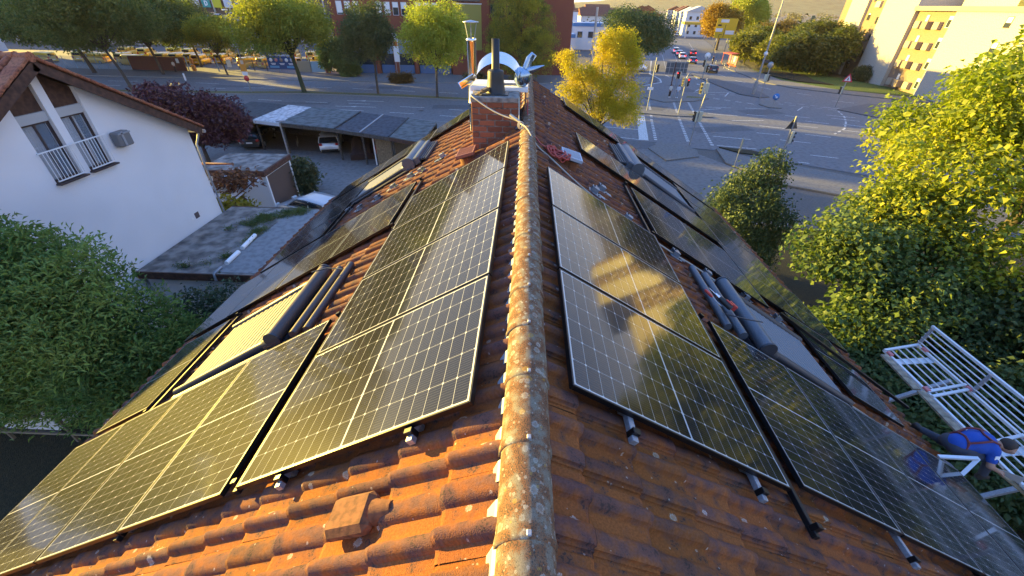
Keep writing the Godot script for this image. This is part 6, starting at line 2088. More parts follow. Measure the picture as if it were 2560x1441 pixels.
	tube(s, [V(0, 0, 0), V(0, 6, 0), V(0, 13.5, 0)], [0.17, 0.13, 0.09], 10)
	part("column", s, M["pole"], o)
	s = begin()
	box(s, V(0, 1.0, 0), V(0.4, 1.7, 0.4), 0.04)
	part("base_box", s, M["pole"], o)
	s = begin()
	lathe(s, [[0.0, 0.0], [0.3, 0.0], [0.3, 0.03], [0.0, 0.03]], Transform3D(Basis(V(1, 0, 0), PI / 2), V(-0.1, 5.6, 0.15)), 18)
	part("round_sign", s, M["sign_white"], o)
	s = begin()
	box(s, V(0.4, 4.6, 0.1), V(0.9, 0.4, 0.04))
	part("sign_plate", s, M["dark_grey"], o)
	s = begin()
	box(s, V(0.6, 13.5, 0), V(1.4, 0.12, 0.3), 0.03)
	part("lamp_head", s, M["dull_alu"], o)
	o = thing("street_lamp", "slim steel lamp post with a flat head in the court before the carport", "street lamp", at(V(-17.5, 0, -30.0)), "street lamps")
	s = begin()
	tube(s, [V(0, 0, 0), V(0, 3.9, 0)], [0.07, 0.05], 8)
	part("column", s, M["pole"], o)
	s = begin()
	box(s, V(0.12, 4.0, 0), V(0.62, 0.09, 0.24), 0.02, Basis(V(0, 1, 0), 0.3))
	part("lamp_head", s, M["dull_alu"], o)
	o = thing("street_lamp", "lamp post with orange and white posters tied to it on the grass strip", "street lamp", at(V(-39.2, 0.1, -62.5)), "street lamps")
	s = begin()
	tube(s, [V(0, 0, 0), V(0, 5, 0), V(0, 9.6, 0)], [0.09, 0.07, 0.05], 8)
	part("column", s, M["pole"], o)
	s = begin()
	box(s, V(0.0, 9.7, 0.1), V(0.35, 0.16, 0.8), 0.05)
	part("lamp_head", s, M["white"], o)
	s = begin()
	box(s, V(0, 3.4, 0.1), V(0.85, 1.5, 0.03))
	var pst := part("poster", s, mat(lin(.55, .22, .02), 0.6), o)
	s = begin()
	box(s, V(0.05, 3.75, 0.12), V(0.4, 0.45, 0.015))
	part("poster_picture", s, mat(lin(.5, .4, .3), 0.6), pst)
	s = begin()
	box(s, V(0, 2.35, 0.1), V(0.75, 0.42, 0.03))
	part("poster", s, M["sign_white"], o)
	s = begin()
	lathe(s, [[0.0, 0.0], [0.36, 0.0], [0.36, 0.03], [0.0, 0.03]], Transform3D(Basis(V(1, 0, 0), PI / 2), V(0, 1.75, 0.1)), 16)
	part("round_sign", s, M["sign_red"], o)
	o = thing("street_lamp", "teal lamp post behind the banner fence", "street lamp", at(V(-40.3, 0.0, -84.5)), "street lamps")
	s = begin()
	tube(s, [V(0, 0, 0), V(0, 5.2, 0)], [0.08, 0.06], 8)
	part("column", s, mat(lin(.10, .25, .26), 0.5), o)
	s = begin()
	lathe(s, [[0.0, 0.3], [0.2, 0.2], [0.22, 0.05], [0.08, 0.0]], Transform3D(Basis.IDENTITY, V(0, 5.2, 0)), 12)
	part("lamp_head", s, M["white"], o)
	# big sign seen from behind on two posts
	o = thing("direction_sign", "grey back of a large direction sign on a rusty post above the pedestrians", "traffic sign", at(V(21.9, 0.1, -68.0), -0.1))
	s = begin()
	tube(s, [V(-0.3, 0, 0), V(-0.3, 4.5, 0)], 0.08, 8)
	part("post", s, M["rust_board"], o)
	s = begin()
	box(s, V(0, 3.75, -0.12), V(3.0, 1.6, 0.06), 0.01)
	part("plate", s, M["blue_grey"], o)
	s = begin()
	for x: float in [-1.0, -0.4, 0.5, 1.0]: box(s, V(x, 3.75, -0.06), V(0.07, 1.6, 0.07))
	for y: float in [3.05, 3.75, 4.45]: box(s, V(0, y, -0.055), V(3.0, 0.06, 0.05))
	part("stiffeners", s, M["sign_back"], o)
	# yellow direction sign
	o = thing("yellow_direction_sign", "large yellow direction sign with white panels in front of the orange tree", "traffic sign", at(V(53.8, 0.12, -133.5), -0.25))
	s = begin()
	for x: float in [-1.6, 1.2]: tube(s, [V(x, 0, 0), V(x, 6.2, 0)], 0.1, 8)
	part("post", s, M["pole"], o)
	s = begin()
	box(s, V(0, 6.5, 0.14), V(5.2, 4.6, 0.08), 0.02)
	part("plate", s, mat(lin(.62, .40, .01), 0.5), o)
	s = begin()
	for e: Array in [[-0.6, 8.2, 2.0, .7], [-1.6, 6.1, 1.7, .8], [1.2, 5.6, 2.2, .9]]: box(s, V(e[0], e[1], 0.19), V(e[2], e[3], 0.02))
	part("white_field", s, M["sign_white"], o)
	s = begin()
	box(s, V(-0.2, 5.9, 0.185), V(0.12, 3.0, 0.02))
	box(s, V(-1.3, 4.7, 0.185), V(0.12, 0.8, 0.02))
	box(s, V(-1.0, 5.05, 0.185), V(0.7, 0.12, 0.02))
	box(s, V(-1.7, 7.2, 0.185), V(0.9, 0.4, 0.02))
	part("black_arrow", s, M["black_pipe"], o)
	# bus stops
	o = thing("bus_shelter", "red framed bus shelter with a sloping roof on the right pavement", "bus shelter", at(V(46.6, 0.12, -108.8), -1.5))
	var redm := mat(lin(.45, .07, .03), 0.5)
	s = begin()
	box(s, V(0, 2.6, 0), V(4.2, 0.18, 1.8), 0.03, Basis(V(1, 0, 0), 0.08))
	part("roof", s, redm, o)
	for x in 5:
		s = begin()
		box(s, V(-2.0 + x, 1.25, -0.8), V(0.09, 2.5, 0.09))
		if x == 0 or x == 4: box(s, V(-2.0 + x, 1.25, 0.7), V(0.09, 2.5, 0.09))
		part("post", s, redm, o)
	s = begin()
	for x in 4: box(s, V(-1.5 + x, 1.3, -0.8), V(0.88, 1.9, 0.02))
	part("glass", s, M["clear_glass"], o)
	s = begin()
	box(s, V(0.8, 1.5, -0.74), V(0.7, 1.1, 0.04))
	part("timetable", s, M["sign_white"], o)
	s = begin()
	box(s, V(0, 0.3, -0.78), V(4.0, 0.3, 0.05))
	box(s, V(-0.3, 0.5, -0.5), V(2.6, 0.06, 0.4))
	part("bench", s, redm, o)
	o = thing("bus_stop_sign", "dark blue bus stop post with a white sign showing a green ring", "bus stop sign", at(V(18.5, 0.12, -80.4), 0.1))
	s = begin()
	tube(s, [V(0, 0, 0), V(0, 3.4, 0)], 0.06, 8)
	part("post", s, mat(lin(.02, .04, .15), 0.5), o)
	s = begin()
	box(s, V(0.42, 3.3, 0), V(0.62, 0.66, 0.05))
	var bs := part("sign_board", s, M["sign_white"], o)
	s = begin()
	lathe(s, [[0.14, 0.0], [0.22, 0.0], [0.22, 0.012], [0.14, 0.012]], Transform3D(Basis(V(1, 0, 0), PI / 2), V(0.42, 3.3, 0.03)), 18)
	part("green_ring", s, mat(lin(.05, .28, .08), 0.5), bs)
	letters(bs, "H", 0.22, Transform3D(Basis.IDENTITY, V(0.42, 3.3, 0.035)), mat(lin(.05, .28, .08), 0.5))
	s = begin()
	box(s, V(0.3, 0.85, 0), V(0.4, 0.55, 0.3), 0.04)
	part("litter_bin", s, mat(lin(.02, .05, .18), 0.5), o)
	o = thing("bus_shelter", "red framed bus shelter half hidden behind the yellow tree", "bus shelter", at(V(15.4, 0.12, -84.0), 0.0))
	s = begin()
	box(s, V(0, 2.5, 0), V(3.6, 0.16, 1.5), 0.03)
	for x: float in [-1.7, 0.0, 1.7]: box(s, V(x, 1.2, -0.6), V(0.09, 2.4, 0.09))
	part("frame", s, redm, o)
	s = begin()
	box(s, V(0, 1.3, -0.6), V(3.3, 1.8, 0.02))
	part("glass", s, M["clear_glass"], o)
	# striped bollards
	n = 0
	for q: Array in [[44.4, -113.0], [44.0, -109.6], [43.9, -104.2], [43.8, -101.4], [44.0, -98.4]]:
		o = thing("bollard", "white and grey striped bollard on the kerb, %s of five counted from the red shelter" % ["farthest", "second", "third", "fourth", "nearest"][n], "bollard", at(V(q[0], 0.12, q[1])), "striped bollards along the kerb")
		s = begin()
		tube(s, [V(0, 0, 0), V(0, 1.0, 0)], 0.06, 8)
		part("post", s, M["sign_white"], o)
		s = begin()
		for y: float in [0.3, 0.7]: tube(s, [V(0, y, 0), V(0, y + 0.16, 0)], 0.065, 8)
		part("band", s, M["dark_grey"], o)
		n += 1
	# low fence along the thicket
	o = thing("wire_fence", "low dark wire mesh fence along the pavement before the thicket", "fence")
	for k in 12:
		s = begin()
		var a := V(47.2, 0.1, -106).lerp(V(50.6, 0.1, -88), k / 11.0)
		bar(s, a, a + V(0, 1.2, 0), 0.06, 0.06)
		part("post", s, M["dark_grey"], o)
	s = begin()
	for y in 6: bar(s, V(47.2, 0.25 + 0.2 * y, -106), V(50.6, 0.25 + 0.2 * y, -88), 0.02, 0.02)
	for k in 90:
		var a := V(47.2, 0.1, -106).lerp(V(50.6, 0.1, -88), k / 89.0)
		bar(s, a, a + V(0, 1.15, 0), 0.012, 0.012)
	part("mesh", s, M["dark_grey"], o).set_meta("kind", "stuff")
	# van yard boundary: mesh fence, brown wall, gate, banner fence
	o = thing("mesh_fence", "tall see-through wire mesh fence before the yellow vans at the left", "fence")
	for k in 14:
		s = begin()
		var x := -97.0 + 2.0 * k
		bar(s, V(x, 0.1, -80.4), V(x, 2.1, -80.4), 0.07, 0.07)
		part("post", s, mat(lin(.16, .22, .26), 0.6) if k == 0 else M["fence_blue"], o)
	s = begin()
	for y in 10: bar(s, V(-97, 0.2 + 0.2 * y, -80.4), V(-71.2, 0.2 + 0.2 * y, -80.4), 0.022, 0.022)
	for k in 170: bar(s, V(-97 + 0.152 * k, 0.1, -80.4), V(-97 + 0.152 * k, 2.1, -80.4), 0.016, 0.016)
	part("mesh", s, M["fence_blue"], o).set_meta("kind", "stuff")
	o = thing("brown_wall", "long reddish brown wall before the van yard beside the gate", "wall")
	for k in 5:
		s = begin()
		box(s, V(-70.1 + 2.0 * k, 1.2, -80.7), V(1.98, 2.2, 0.2), 0.01)
		part("wall_panel", s, mat(lin(.17, .065, .045), 0.85, 0.0, "grain", 0.8), o)
	s = begin()
	box(s, V(-62.2, 1.7, -80.56), V(0.5, 0.7, 0.04))
	part("notice", s, M["sign_white"], o)
	o = thing("yard_gate", "grey sliding gate post with orange boxes at the end of the brown wall", "gate")
	s = begin()
	for x: float in [-60.9, -60.2, -55.4]: bar(s, V(x, 0.1, -80.9), V(x, 2.4, -80.9), 0.14, 0.14)
	part("post", s, M["fence_blue"], o)
	s = begin()
	box(s, V(-59.9, 1.7, -80.9), V(0.5, 0.8, 0.4), 0.02)
	box(s, V(-59.9, 0.6, -80.9), V(0.6, 0.9, 0.4), 0.02)
	part("orange_box", s, mat(lin(.5, .18, .02), 0.5), o)
	o = thing("panel_fence", "fence of pale blue and see-through panels beside the banner", "fence")
	for q: Array in [[-54.6, 0], [-52.2, 0], [-49.8, 0], [-47.4, 0], [-41.6, 1], [-39.2, 2]]:
		s = begin()
		for x: float in [0.0, 2.4]: bar(s, V(q[0] + x, 0.1, -82.5), V(q[0] + x, 2.0, -82.5), 0.09, 0.09)
		part("post", s, M["fence_blue"], o)
		s = begin()
		if q[1] == 0:
			for k in 14: bar(s, V(q[0] + 0.12 + 0.165 * k, 0.2, -82.5), V(q[0] + 0.12 + 0.165 * k, 1.9, -82.5), 0.018, 0.018)
			for y in 8: bar(s, V(q[0], 0.25 + 0.22 * y, -82.5), V(q[0] + 2.4, 0.25 + 0.22 * y, -82.5), 0.022, 0.022)
			part("mesh_panel", s, M["fence_blue"], o).set_meta("kind", "stuff")
		else:
			box(s, V(q[0] + 1.2, 1.05, -82.5), V(2.3, 1.75, 0.05))
			part("solid_panel", s, mat(lin(.22, .34, .44), 0.6) if q[1] == 2 else mat(lin(.25, .22, .16), 0.6), o)
	s = begin()
	box(s, V(-54.2, 1.3, -82.4), V(0.8, 1.2, 0.04))
	part("notice", s, M["sign_white"], o)
	s = begin()
	box(s, V(-36.2, 1.1, -82.6), V(0.7, 2.0, 0.5))
	part("brick_pier", s, mat(lin(.2, .07, .045), 0.85), o)
	o = thing("banner", "dark blue advertising banner with white lettering and round pictures on the fence", "banner", at(V(-44.2, 0.55, -82.2)))
	s = begin()
	box(s, V(0, 1.35, 0), V(5.2, 2.7, 0.06))
	part("cloth", s, mat(lin(.015, .055, .16), 0.6), o)
	letters(o, "#GemeinsamGutLe", 0.52, Transform3D(Basis.IDENTITY, V(0, 2.28, 0.04)), M["sign_white"])
	for k in 5:
		s = begin()
		lathe(s, [[0.0, 0.0], [0.3, 0.0], [0.3, 0.02], [0.0, 0.02]], Transform3D(Basis(V(1, 0, 0), PI / 2), V(-1.9 + 0.95 * k, 1.5, 0.032)), 14)
		part("round_picture", s, [M["sign_white"], mat(lin(.5, .2, .2), 0.6), mat(lin(.3, .2, .15), 0.6), M["sign_white"], mat(lin(.4, .4, .45), 0.6)][k], o)
	s = begin()
	for k in 3:
		box(s, V(-1.6 + 1.6 * k, 0.95, 0.036), V(0.9, 0.09, 0.012))
		box(s, V(-1.6 + 1.6 * k, 0.78, 0.036), V(0.7, 0.09, 0.012))
	part("text_lines", s, M["sign_white"], o)
	s = begin()
	for x: float in [-1.5, 1.6]: box(s, V(x, 0.4, 0.036), V(1.7, 0.34, 0.012))
	part("pale_blue_field", s, mat(lin(.08, .25, .45), 0.6), o)
	# small white pillar on the road edge, blue sign back, fence rails bottom left, stone slabs
	o = thing("marker_post", "short white marker post on the far carriageway edge behind the copper beech", "bollard", at(V(-54.9, 0, -71.3)))
	s = begin()
	lathe(s, [[0.14, 0.0], [0.12, 1.0], [0.0, 1.06]], Transform3D.IDENTITY, 10)
	part("post", s, M["sign_white"], o)
	o = thing("blue_sign_back", "back of a dark blue rectangular sign beside the laurel bush", "traffic sign", at(V(17.9, 0.1, -35.0), 1.2))
	s = begin()
	tube(s, [V(0, 0, 0), V(0, 2.3, 0)], 0.035, 8)
	part("post", s, M["pole"], o)
	s = begin()
	box(s, V(0, 1.9, 0.05), V(0.62, 0.95, 0.03), 0.005)
	part("plate", s, mat(lin(.05, .11, .22), 0.5), o)
	o = thing("garden_fence", "thin wooden rail fence in the dark garden under the conifer", "fence")
	for q: Array in [[1.35, -7.32], [1.05, -7.1], [0.75, -6.78]]:
		s = begin()
		bar(s, V(-15.4, q[0], q[1]), V(-9.0, q[0], q[1]), 0.04, 0.05)
		part("rail", s, mat(lin(.22, .18, .12), 0.9), o)
	for x: float in [-15.2, -13.2, -11.2, -9.2]:
		s = begin()
		bar(s, V(x, 0, -7.05), V(x, 1.45, -7.05), 0.07, 0.07)
		part("post", s, mat(lin(.15, .12, .08), 0.9), o)
	n = 0
	for q: Array in [[-11.6, -5.55, 0.1], [-11.9, -5.0, 0.3], [-12.3, -4.6, 0.2]]:
		s = begin()
		box(s, Vector3.ZERO, V(0.85, 0.09, 0.55), 0.02)
		tag(part("stone_slab", s, M["concrete"], self, at(V(q[0], 0.06 + 0.02 * n, q[1]), q[2])), ["grey stone slab in the dark garden, nearest the conifer", "middle grey stone slab lying in the dark garden", "grey stone slab in the dark garden, nearest the lower left corner"][n], "stone slab", "stone slabs in the garden")
		n += 1

# ---------- people: one smooth body meshed from tapered bones ----------
func flesh(bones: Array, cell: float, k: float) -> ArrayMesh:
	var lo := Vector3.INF
	var hi := -Vector3.INF
	for b: Array in bones:
		var r: float = maxf(b[2], b[3]) + cell * 3
		for p: Vector3 in [b[0], b[1]]:
			lo = lo.min(p - Vector3.ONE * r)
			hi = hi.max(p + Vector3.ONE * r)
	var nx := int((hi.x - lo.x) / cell) + 2
	var ny := int((hi.y - lo.y) / cell) + 2
	var nz := int((hi.z - lo.z) / cell) + 2
	var f := PackedFloat32Array()
	f.resize(nx * ny * nz)
	f.fill(1.0)
	for b: Array in bones:
		var a: Vector3 = b[0]
		var ab: Vector3 = b[1] - a
		var l2 := maxf(ab.length_squared(), 1e-8)
		var m: float = maxf(b[2], b[3]) + k + cell * 2.0
		var p0 := ((a.min(b[1]) - Vector3.ONE * m - lo) / cell).floor().max(Vector3.ZERO)
		var p1 := ((a.max(b[1]) + Vector3.ONE * m - lo) / cell).ceil().min(V(nx - 1, ny - 1, nz - 1))
		for z in range(int(p0.z), int(p1.z) + 1):
			for y in range(int(p0.y), int(p1.y) + 1):
				for x in range(int(p0.x), int(p1.x) + 1):
					var p := lo + V(x, y, z) * cell
					var t := clampf((p - a).dot(ab) / l2, 0.0, 1.0)
					var d: float = p.distance_to(a + ab * t) - lerpf(b[2], b[3], t)
					var i := x + nx * (y + ny * z)
					var e := f[i]
					var h := maxf(k - absf(e - d), 0.0) / k
					f[i] = minf(e, d) - h * h * k * 0.25
	var idx := {}
	var verts := PackedVector3Array()
	var off := [0, 1, nx, nx + 1, nx * ny, nx * ny + 1, nx * ny + nx, nx * ny + nx + 1]
	for z in nz - 1:
		for y in ny - 1:
			for x in nx - 1:
				var i := x + nx * (y + ny * z)
				var neg := 0
				for o: int in off:
					if f[i + o] < 0.0: neg += 1
				if neg == 0 or neg == 8: continue
				var sum := Vector3.ZERO
				var c := 0
				for e: Array in [[0, 1], [2, 3], [4, 5], [6, 7], [0, 2], [1, 3], [4, 6], [5, 7], [0, 4], [1, 5], [2, 6], [3, 7]]:
					var u := f[i + off[e[0]]]
					var v := f[i + off[e[1]]]
					if (u < 0.0) == (v < 0.0): continue
					var t := u / (u - v)
					var pa := V(e[0] & 1, (e[0] >> 1) & 1, e[0] >> 2)
					var pb := V(e[1] & 1, (e[1] >> 1) & 1, e[1] >> 2)
					sum += pa.lerp(pb, t)
					c += 1
				idx[i] = verts.size()
				verts.append(lo + (V(x, y, z) + sum / c) * cell)
	var s := begin()
	s.set_smooth_group(0)
	for i: int in idx:
		for ax in 3:
			var st: int = [1, nx, nx * ny][ax]
			var du: int = [nx, nx * ny, 1][ax]
			var dv: int = [nx * ny, 1, nx][ax]
			if (f[i] < 0.0) == (f[i + st] < 0.0): continue
			if not (idx.has(i - du) and idx.has(i - dv) and idx.has(i - du - dv)): continue
			var q := [verts[idx[i]], verts[idx[i - du]], verts[idx[i - du - dv]], verts[idx[i - dv]]]
			if f[i] < 0.0: quad(s, q[0], q[1], q[2], q[3])
			else: quad(s, q[3], q[2], q[1], q[0])
	return done(s)

func grown(bones: Array, by: float) -> Array:
	var out := []
	for b: Array in bones: out.append([b[0], b[1], b[2] + by, b[3] + by])
	return out

func hand(w: Vector3, d: Vector3, side: Vector3) -> Array:
	var out := [[w, w + d * 0.085, 0.03, 0.036]]
	var dn := d.cross(side).normalized()
	for k in 4:
		var a := w + d * 0.085 + side * (0.027 - 0.018 * k)
		var l: float = [0.07, 0.078, 0.072, 0.055][k]
		out.append([a, a + d * l * 0.55 + dn * 0.012, 0.010, 0.009])
		out.append([a + d * l * 0.55 + dn * 0.012, a + d * l * 0.7 + dn * 0.045, 0.009, 0.008])
	out.append([w + d * 0.03 + side * 0.03, w + d * 0.075 + side * 0.06 + dn * 0.02, 0.012, 0.009])
	return out

func build_people() -> void:
	var skin := mat(lin(.36, .20, .13), 0.6)
	var hair := mat(lin(.035, .025, .02), 0.8)
	# the roofer, crouching at the eave with one foot on the aluminium platform
	var o := thing("person", "person in a blue T-shirt and dark red harness crouching at the eave, sawing a board", "person", Transform3D(Basis.from_scale(Vector3.ONE * 0.80), V(6.06, 6.30, -3.58) - 0.80 * V(6.0, 6.42, -3.55)))
	var hip := V(6.0, 6.42, -3.55)
	var neck := V(6.55, 6.47, -3.57)
	var torso := [[hip, V(6.18, 6.49, -3.56), 0.135, 0.13], [V(6.18, 6.49, -3.56), V(6.40, 6.47, -3.57), 0.14, 0.155], [V(6.43, 6.46, -3.42), V(6.43, 6.46, -3.72), 0.085, 0.085], [V(6.28, 6.45, -3.49), V(6.28, 6.45, -3.64), 0.10, 0.10]]
	var arm_r := [[V(6.44, 6.45, -3.40), V(6.40, 6.25, -3.25), 0.060, 0.046]]
	var fore_r := [[V(6.40, 6.25, -3.25), V(6.58, 6.14, -3.24), 0.046, 0.032]]
	var arm_l := [[V(6.46, 6.43, -3.73), V(6.68, 6.24, -3.74), 0.058, 0.045]]
	var fore_l := [[V(6.68, 6.24, -3.74), V(6.80, 6.07, -3.56), 0.044, 0.030]]
	var legs := [[V(6.02, 6.38, -3.46), V(6.60, 6.20, -3.42), 0.10, 0.068], [V(6.60, 6.20, -3.42), V(6.66, 5.84, -3.38), 0.066, 0.045], [V(6.0, 6.36, -3.66), V(6.14, 6.13, -3.80), 0.10, 0.07], [V(6.14, 6.13, -3.80), V(5.92, 6.15, -4.02), 0.062, 0.042]]
	var head := [[neck, V(6.70, 6.45, -3.53), 0.060, 0.056], [V(6.80, 6.47, -3.51), V(6.80, 6.42, -3.50), 0.102, 0.094], [V(6.86, 6.39, -3.49), V(6.87, 6.36, -3.49), 0.064, 0.056], [V(6.91, 6.41, -3.48), V(6.93, 6.40, -3.48), 0.016, 0.012], [V(6.79, 6.43, -3.40), V(6.79, 6.41, -3.40), 0.024, 0.018], [V(6.79, 6.43, -3.61), V(6.79, 6.41, -3.61), 0.022, 0.018]]
	var all := torso + arm_r + fore_r + arm_l + fore_l + legs + head
	part("body", flesh(all + [[V(6.66, 5.84, -3.38), V(6.66, 5.76, -3.38), 0.045, 0.045]], 0.017, 0.035), skin, o)
	part("hand", flesh(hand(V(6.58, 6.14, -3.24), V(0.9, -0.4, 0.15).normalized(), V(0.1, 0.1, 0.98)), 0.006, 0.012), skin, o)
	part("hand", flesh(hand(V(6.80, 6.07, -3.56), V(0.2, -0.5, 0.85).normalized(), V(-0.9, 0.2, 0.3)), 0.006, 0.012), skin, o)
	part("blue_shirt", flesh(grown(torso, 0.024) + [[V(6.44, 6.45, -3.40), V(6.42, 6.33, -3.31), 0.080, 0.072], [V(6.46, 6.43, -3.73), V(6.58, 6.33, -3.735), 0.078, 0.072]], 0.017, 0.04), mat(lin(.015, .085, .42), 0.85, 0.0, "grain", 4.0), o)
	part("work_trousers", flesh(grown(legs, 0.014) + [[V(5.95, 6.38, -3.50), V(5.95, 6.38, -3.62), 0.125, 0.125]], 0.018, 0.04), mat(lin(.04, .046, .065), 0.9), o)
	part("hair", flesh([[V(6.765, 6.50, -3.515), V(6.80, 6.49, -3.51), 0.100, 0.096]], 0.012, 0.02), hair, o)
	part("boot", flesh([[V(6.66, 5.80, -3.38), V(6.66, 5.74, -3.38), 0.055, 0.05], [V(6.66, 5.73, -3.38), V(6.83, 5.71, -3.40), 0.05, 0.045]], 0.015, 0.03), M["black_pipe"], o)
	part("boot", flesh([[V(5.92, 6.15, -4.02), V(5.88, 6.13, -4.10), 0.055, 0.05], [V(5.88, 6.17, -4.10), V(5.89, 6.07, -4.12), 0.05, 0.045]], 0.015, 0.03), M["black_pipe"], o)
	var red := mat(lin(.15, .03, .03), 0.8)
	var s := begin()
	for z: float in [-3.45, -3.68]:
		tube(s, curve([V(6.02, 6.56, z), V(6.18, 6.64, z + (0.03 if z > -3.6 else -0.03)), V(6.38, 6.635, z), V(6.53, 6.56, z), V(6.55, 6.44, z)], 16), 0.019, 6)
	tube(s, curve([V(6.36, 6.64, -3.46), V(6.30, 6.665, -3.565), V(6.36, 6.64, -3.67)], 10), 0.018, 6)
	tube(s, curve([V(5.99, 6.42, -3.39), V(6.02, 6.57, -3.45), V(6.03, 6.60, -3.56), V(6.02, 6.57, -3.67), V(5.99, 6.42, -3.73)], 14), 0.022, 6)
	part("harness", s, red, o)
	s = begin()
	box(s, V(6.43, 6.42, -3.285), V(0.08, 0.07, 0.012), 0.003, Basis(V(1, 0, 0), -0.3))
	part("sleeve_print", s, M["white"], o)
	var sw := thing("handsaw", "grey handsaw with a dark grip hole held by the crouching worker", "saw", Transform3D(Basis(V(0, 1, 0), -0.45) * Basis(V(0, 0, 1), -0.15), V(6.50, 6.06, -3.38)))
	s = begin()
	prism(s, PackedVector2Array([Vector2(0, -0.02), Vector2(0.34, -0.05), Vector2(0.34, 0.07), Vector2(0, 0.03)]), Transform3D.IDENTITY, -0.002, 0.002)
	part("blade", s, mat(lin(.5, .5, .48), 0.35, 0.7), sw)
	s = begin()
	tube(s, [V(0.34, 0.06, 0), V(0.44, 0.08, 0), V(0.46, -0.03, 0), V(0.38, -0.08, 0), V(0.34, -0.04, 0)], 0.018, 8)
	part("grip", s, mat(lin(.35, .35, .33), 0.6), sw)
	s = begin()
	box(s, Vector3.ZERO, V(0.55, 0.025, 0.2), 0.003)
	tag(part("board", s, mat(lin(.42, .32, .18), 0.8, 0.0, "wood", 2.0), self, Transform3D(Basis(V(0, 1, 0), -1.1) * Basis(V(0, 0, 1), -0.2), V(6.95, 5.84, -3.22))), "short tan board being sawn below the worker's hands", "board")
	# pedestrians
	var n := 0
	for q: Array in [[21.3, -66.8, 0.3, lin(.5, .52, .5), lin(.02, .02, .025), "person in a pale top and black trousers waiting on the island beside the signal post"], [22.3, -66.4, -0.5, lin(.55, .57, .62), lin(.22, .27, .34), "person in a white top and pale jeans waiting behind the signal post"], [-62.2, -79.3, 1.4, lin(.6, .6, .58), lin(.03, .03, .035), "person in a white top walking past the reddish brown wall"], [44.3, -112.4, 0.5, lin(.04, .045, .06), lin(.03, .03, .04), "person in dark clothes standing beside the red bus shelter"]]:
		o = thing("person", q[5], "person", at(V(q[0], 0.12, q[1]), q[2]))
		var st := 0.16 if n == 2 else 0.03
		var tb := [[V(0, .98, 0), V(0, 1.15, 0), .13, .12], [V(0, 1.15, 0), V(0, 1.34, 0), .125, .14], [V(-.15, 1.41, 0), V(.15, 1.41, 0), .06, .06]]
		var ua := [[V(-.19, 1.40, 0), V(-.24, 1.12, .02), .05, .042], [V(.19, 1.40, 0), V(.24, 1.12, .02), .05, .042]]
		var fa := [[V(-.24, 1.12, .02), V(-.22, .88, .10), .04, .03], [V(.24, 1.12, .02), V(.22, .88, .10), .04, .03], [V(-.22, .88, .10), V(-.21, .76, .12), .035, .02], [V(.22, .88, .10), V(.21, .76, .12), .035, .02]]
		var lg := [[V(-.09, .94, 0), V(-.10, .5, st), .085, .06], [V(-.10, .5, st), V(-.10, .09, st * 0.5), .058, .04], [V(.09, .94, 0), V(.10, .5, -st * 0.2), .085, .06], [V(.10, .5, -st * 0.2), V(.10, .09, -st * 2.0), .058, .04]]
		var ft := [[V(-.10, .05, st * 0.5 - .04), V(-.11, .04, st * 0.5 + .16), .045, .04], [V(.10, .05, -st * 2 - .04), V(.11, .04, -st * 2 + .16), .045, .04]]
		var hd := [[V(0, 1.42, 0), V(0, 1.54, .01), .055, .05], [V(0, 1.64, .0), V(0, 1.60, .02), .095, .08], [V(0, 1.57, .08), V(0, 1.58, .11), .02, .014]]
		part("body", flesh(tb + ua + fa + lg + ft + hd, 0.03, 0.04), skin, o)
		part("top", flesh(grown(tb + ua, 0.02), 0.03, 0.05), mat((q[3] as Color).linear_to_srgb().srgb_to_linear(), 0.85), o)
		part("trousers", flesh(grown(lg, 0.016), 0.03, 0.04), mat((q[4] as Color).linear_to_srgb().srgb_to_linear(), 0.85), o)
		part("hair", flesh([[V(0, 1.67, -.02), V(0, 1.66, .0), .098, .095]], 0.025, 0.03), hair, o)
		part("shoes", flesh(grown(ft, 0.012), 0.025, 0.03), M["white"] if n < 2 else M["black_pipe"], o)
		n += 1

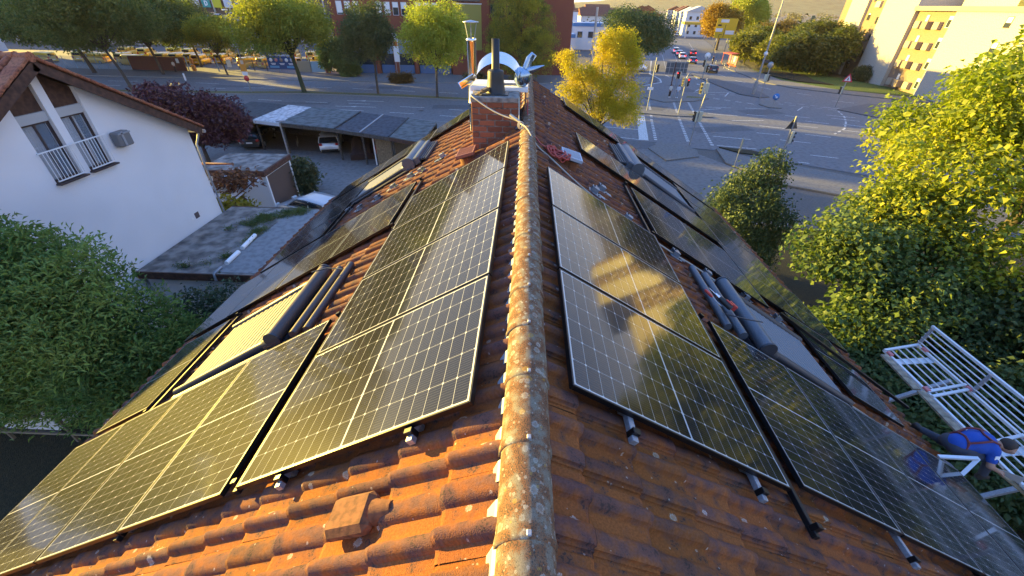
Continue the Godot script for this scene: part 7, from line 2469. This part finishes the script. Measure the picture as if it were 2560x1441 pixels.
func build_platform() -> void:
	var o := thing("aluminium_platform", "bright aluminium roof edge platform with a slatted floor and outer railing at the right eave", "scaffold")
	var y := 5.9
	var x0 := 6.90
	var x1 := 7.66
	var za := -5.98
	var zb := -2.0
	var s := begin()
	for k in 6:
		s = begin()
		var x := lerpf(x0, x1, k / 5.0)
		var w := 0.042 if k == 0 or k == 5 else 0.017
		bar(s, V(x, y, za + 0.10 - 0.2 * k / 5.0), V(x, y, zb), w, w)
		part("floor_rail", s, M["bright_alu"], o)
	for z: float in [-5.95, -4.95, -4.85, -3.95, -3.0, -2.2]:
		s = begin()
		bar(s, V(x0 - 0.02, y + 0.028, z + 0.1), V(x1 + 0.02, y + 0.028, z - 0.1), 0.045, 0.03)
		part("cross_rail", s, M["bright_alu"], o)
	for z: float in [-5.6, -3.75]:
		s = begin()
		bar(s, V(x0 + 0.03, y - 0.03, z), V(x1 - 0.03, y - 0.03, z - 0.08), 0.13, 0.012)
		part("tread_plate", s, M["bright_alu"], o)
	for k in 5:
		s = begin()
		var yy := y + 0.08 + 0.09 * k
		var w := 0.042 if k == 4 else 0.016
		bar(s, V(x1 + 0.012 * k, yy, za - 0.12), V(x1 + 0.012 * k, yy, zb), w, w)
		part("guard_rail", s, M["bright_alu"], o)
	for z: float in [-6.06, -4.9, -3.9, -2.9, -2.1]:
		s = begin()
		bar(s, V(x1, y - 0.05, z), V(x1 + 0.05, y + 0.46, z), 0.05, 0.035)
		part("guard_post", s, M["dull_alu"], o)
	for e: Array in [[x1, -5.9], [x0, -5.75], [x1, -4.95], [x1, -3.95], [x0, -4.9], [x1, -3.0]]:
		s = begin()
		box(s, V(e[0], y + 0.035, e[1]), V(0.07, 0.045, 0.10), 0.006)
		part("red_clip", s, mat(lin(.5, .16, .16), 0.6), o)
	for z: float in [-5.2, -3.4]:
		s = begin()
		bar(s, V(x1 - 0.05, y - 0.05, z), V(5.35, 4.2, z), 0.06, 0.06)
		part("strut", s, M["dull_alu"], o)
	s = begin()
	for k in 2:
		bar(s, V(6.70, 5.98 + 0.0 * k, -5.66 + 0.86 * k), V(6.665, 5.98, -4.84 + 0.86 * k), 0.12, 0.032)
	tag(part("plank", s, mat(lin(.40, .33, .23), 0.85, 0.0, "wood", 1.2)), "long pale timber plank lying along the inner edge of the aluminium platform", "plank")
	# silver bracket frame by the worker
	o = thing("bracket_frame", "silver aluminium bracket frame standing on the eave beside the worker", "bracket")
	for e: Array in [[V(5.66, 6.27, -3.38), V(6.12, 6.32, -3.34)], [V(6.12, 6.32, -3.34), V(5.96, 6.10, -3.24)], [V(5.70, 6.18, -3.18), V(5.96, 6.10, -3.24)]]:
		s = begin()
		bar(s, e[0], e[1], 0.045, 0.03)
		part("arm", s, M["bright_alu"], o)
	# grey edge sheet in front of the worker
	s = begin()
	var sheet_a := on_roof(1, 6.98, -3.45, -0.06)
	bar(s, sheet_a, on_roof(1, 6.98, -2.0, -0.06), 0.20, 0.012, V(sin(AL), cos(AL), 0))
	tag(part("edge_sheet", s, mat(lin(.22, .23, .27), 0.5, 0.2)), "flat grey metal sheet along the eave below the lowest panels", "metal sheet")

func build_all() -> void:



	build_ground()
	build_house()
	build_gable_house()
	build_garages()
	build_town()
	build_vehicles()
	build_street()
	build_platform()
	build_people()
	build_plants()
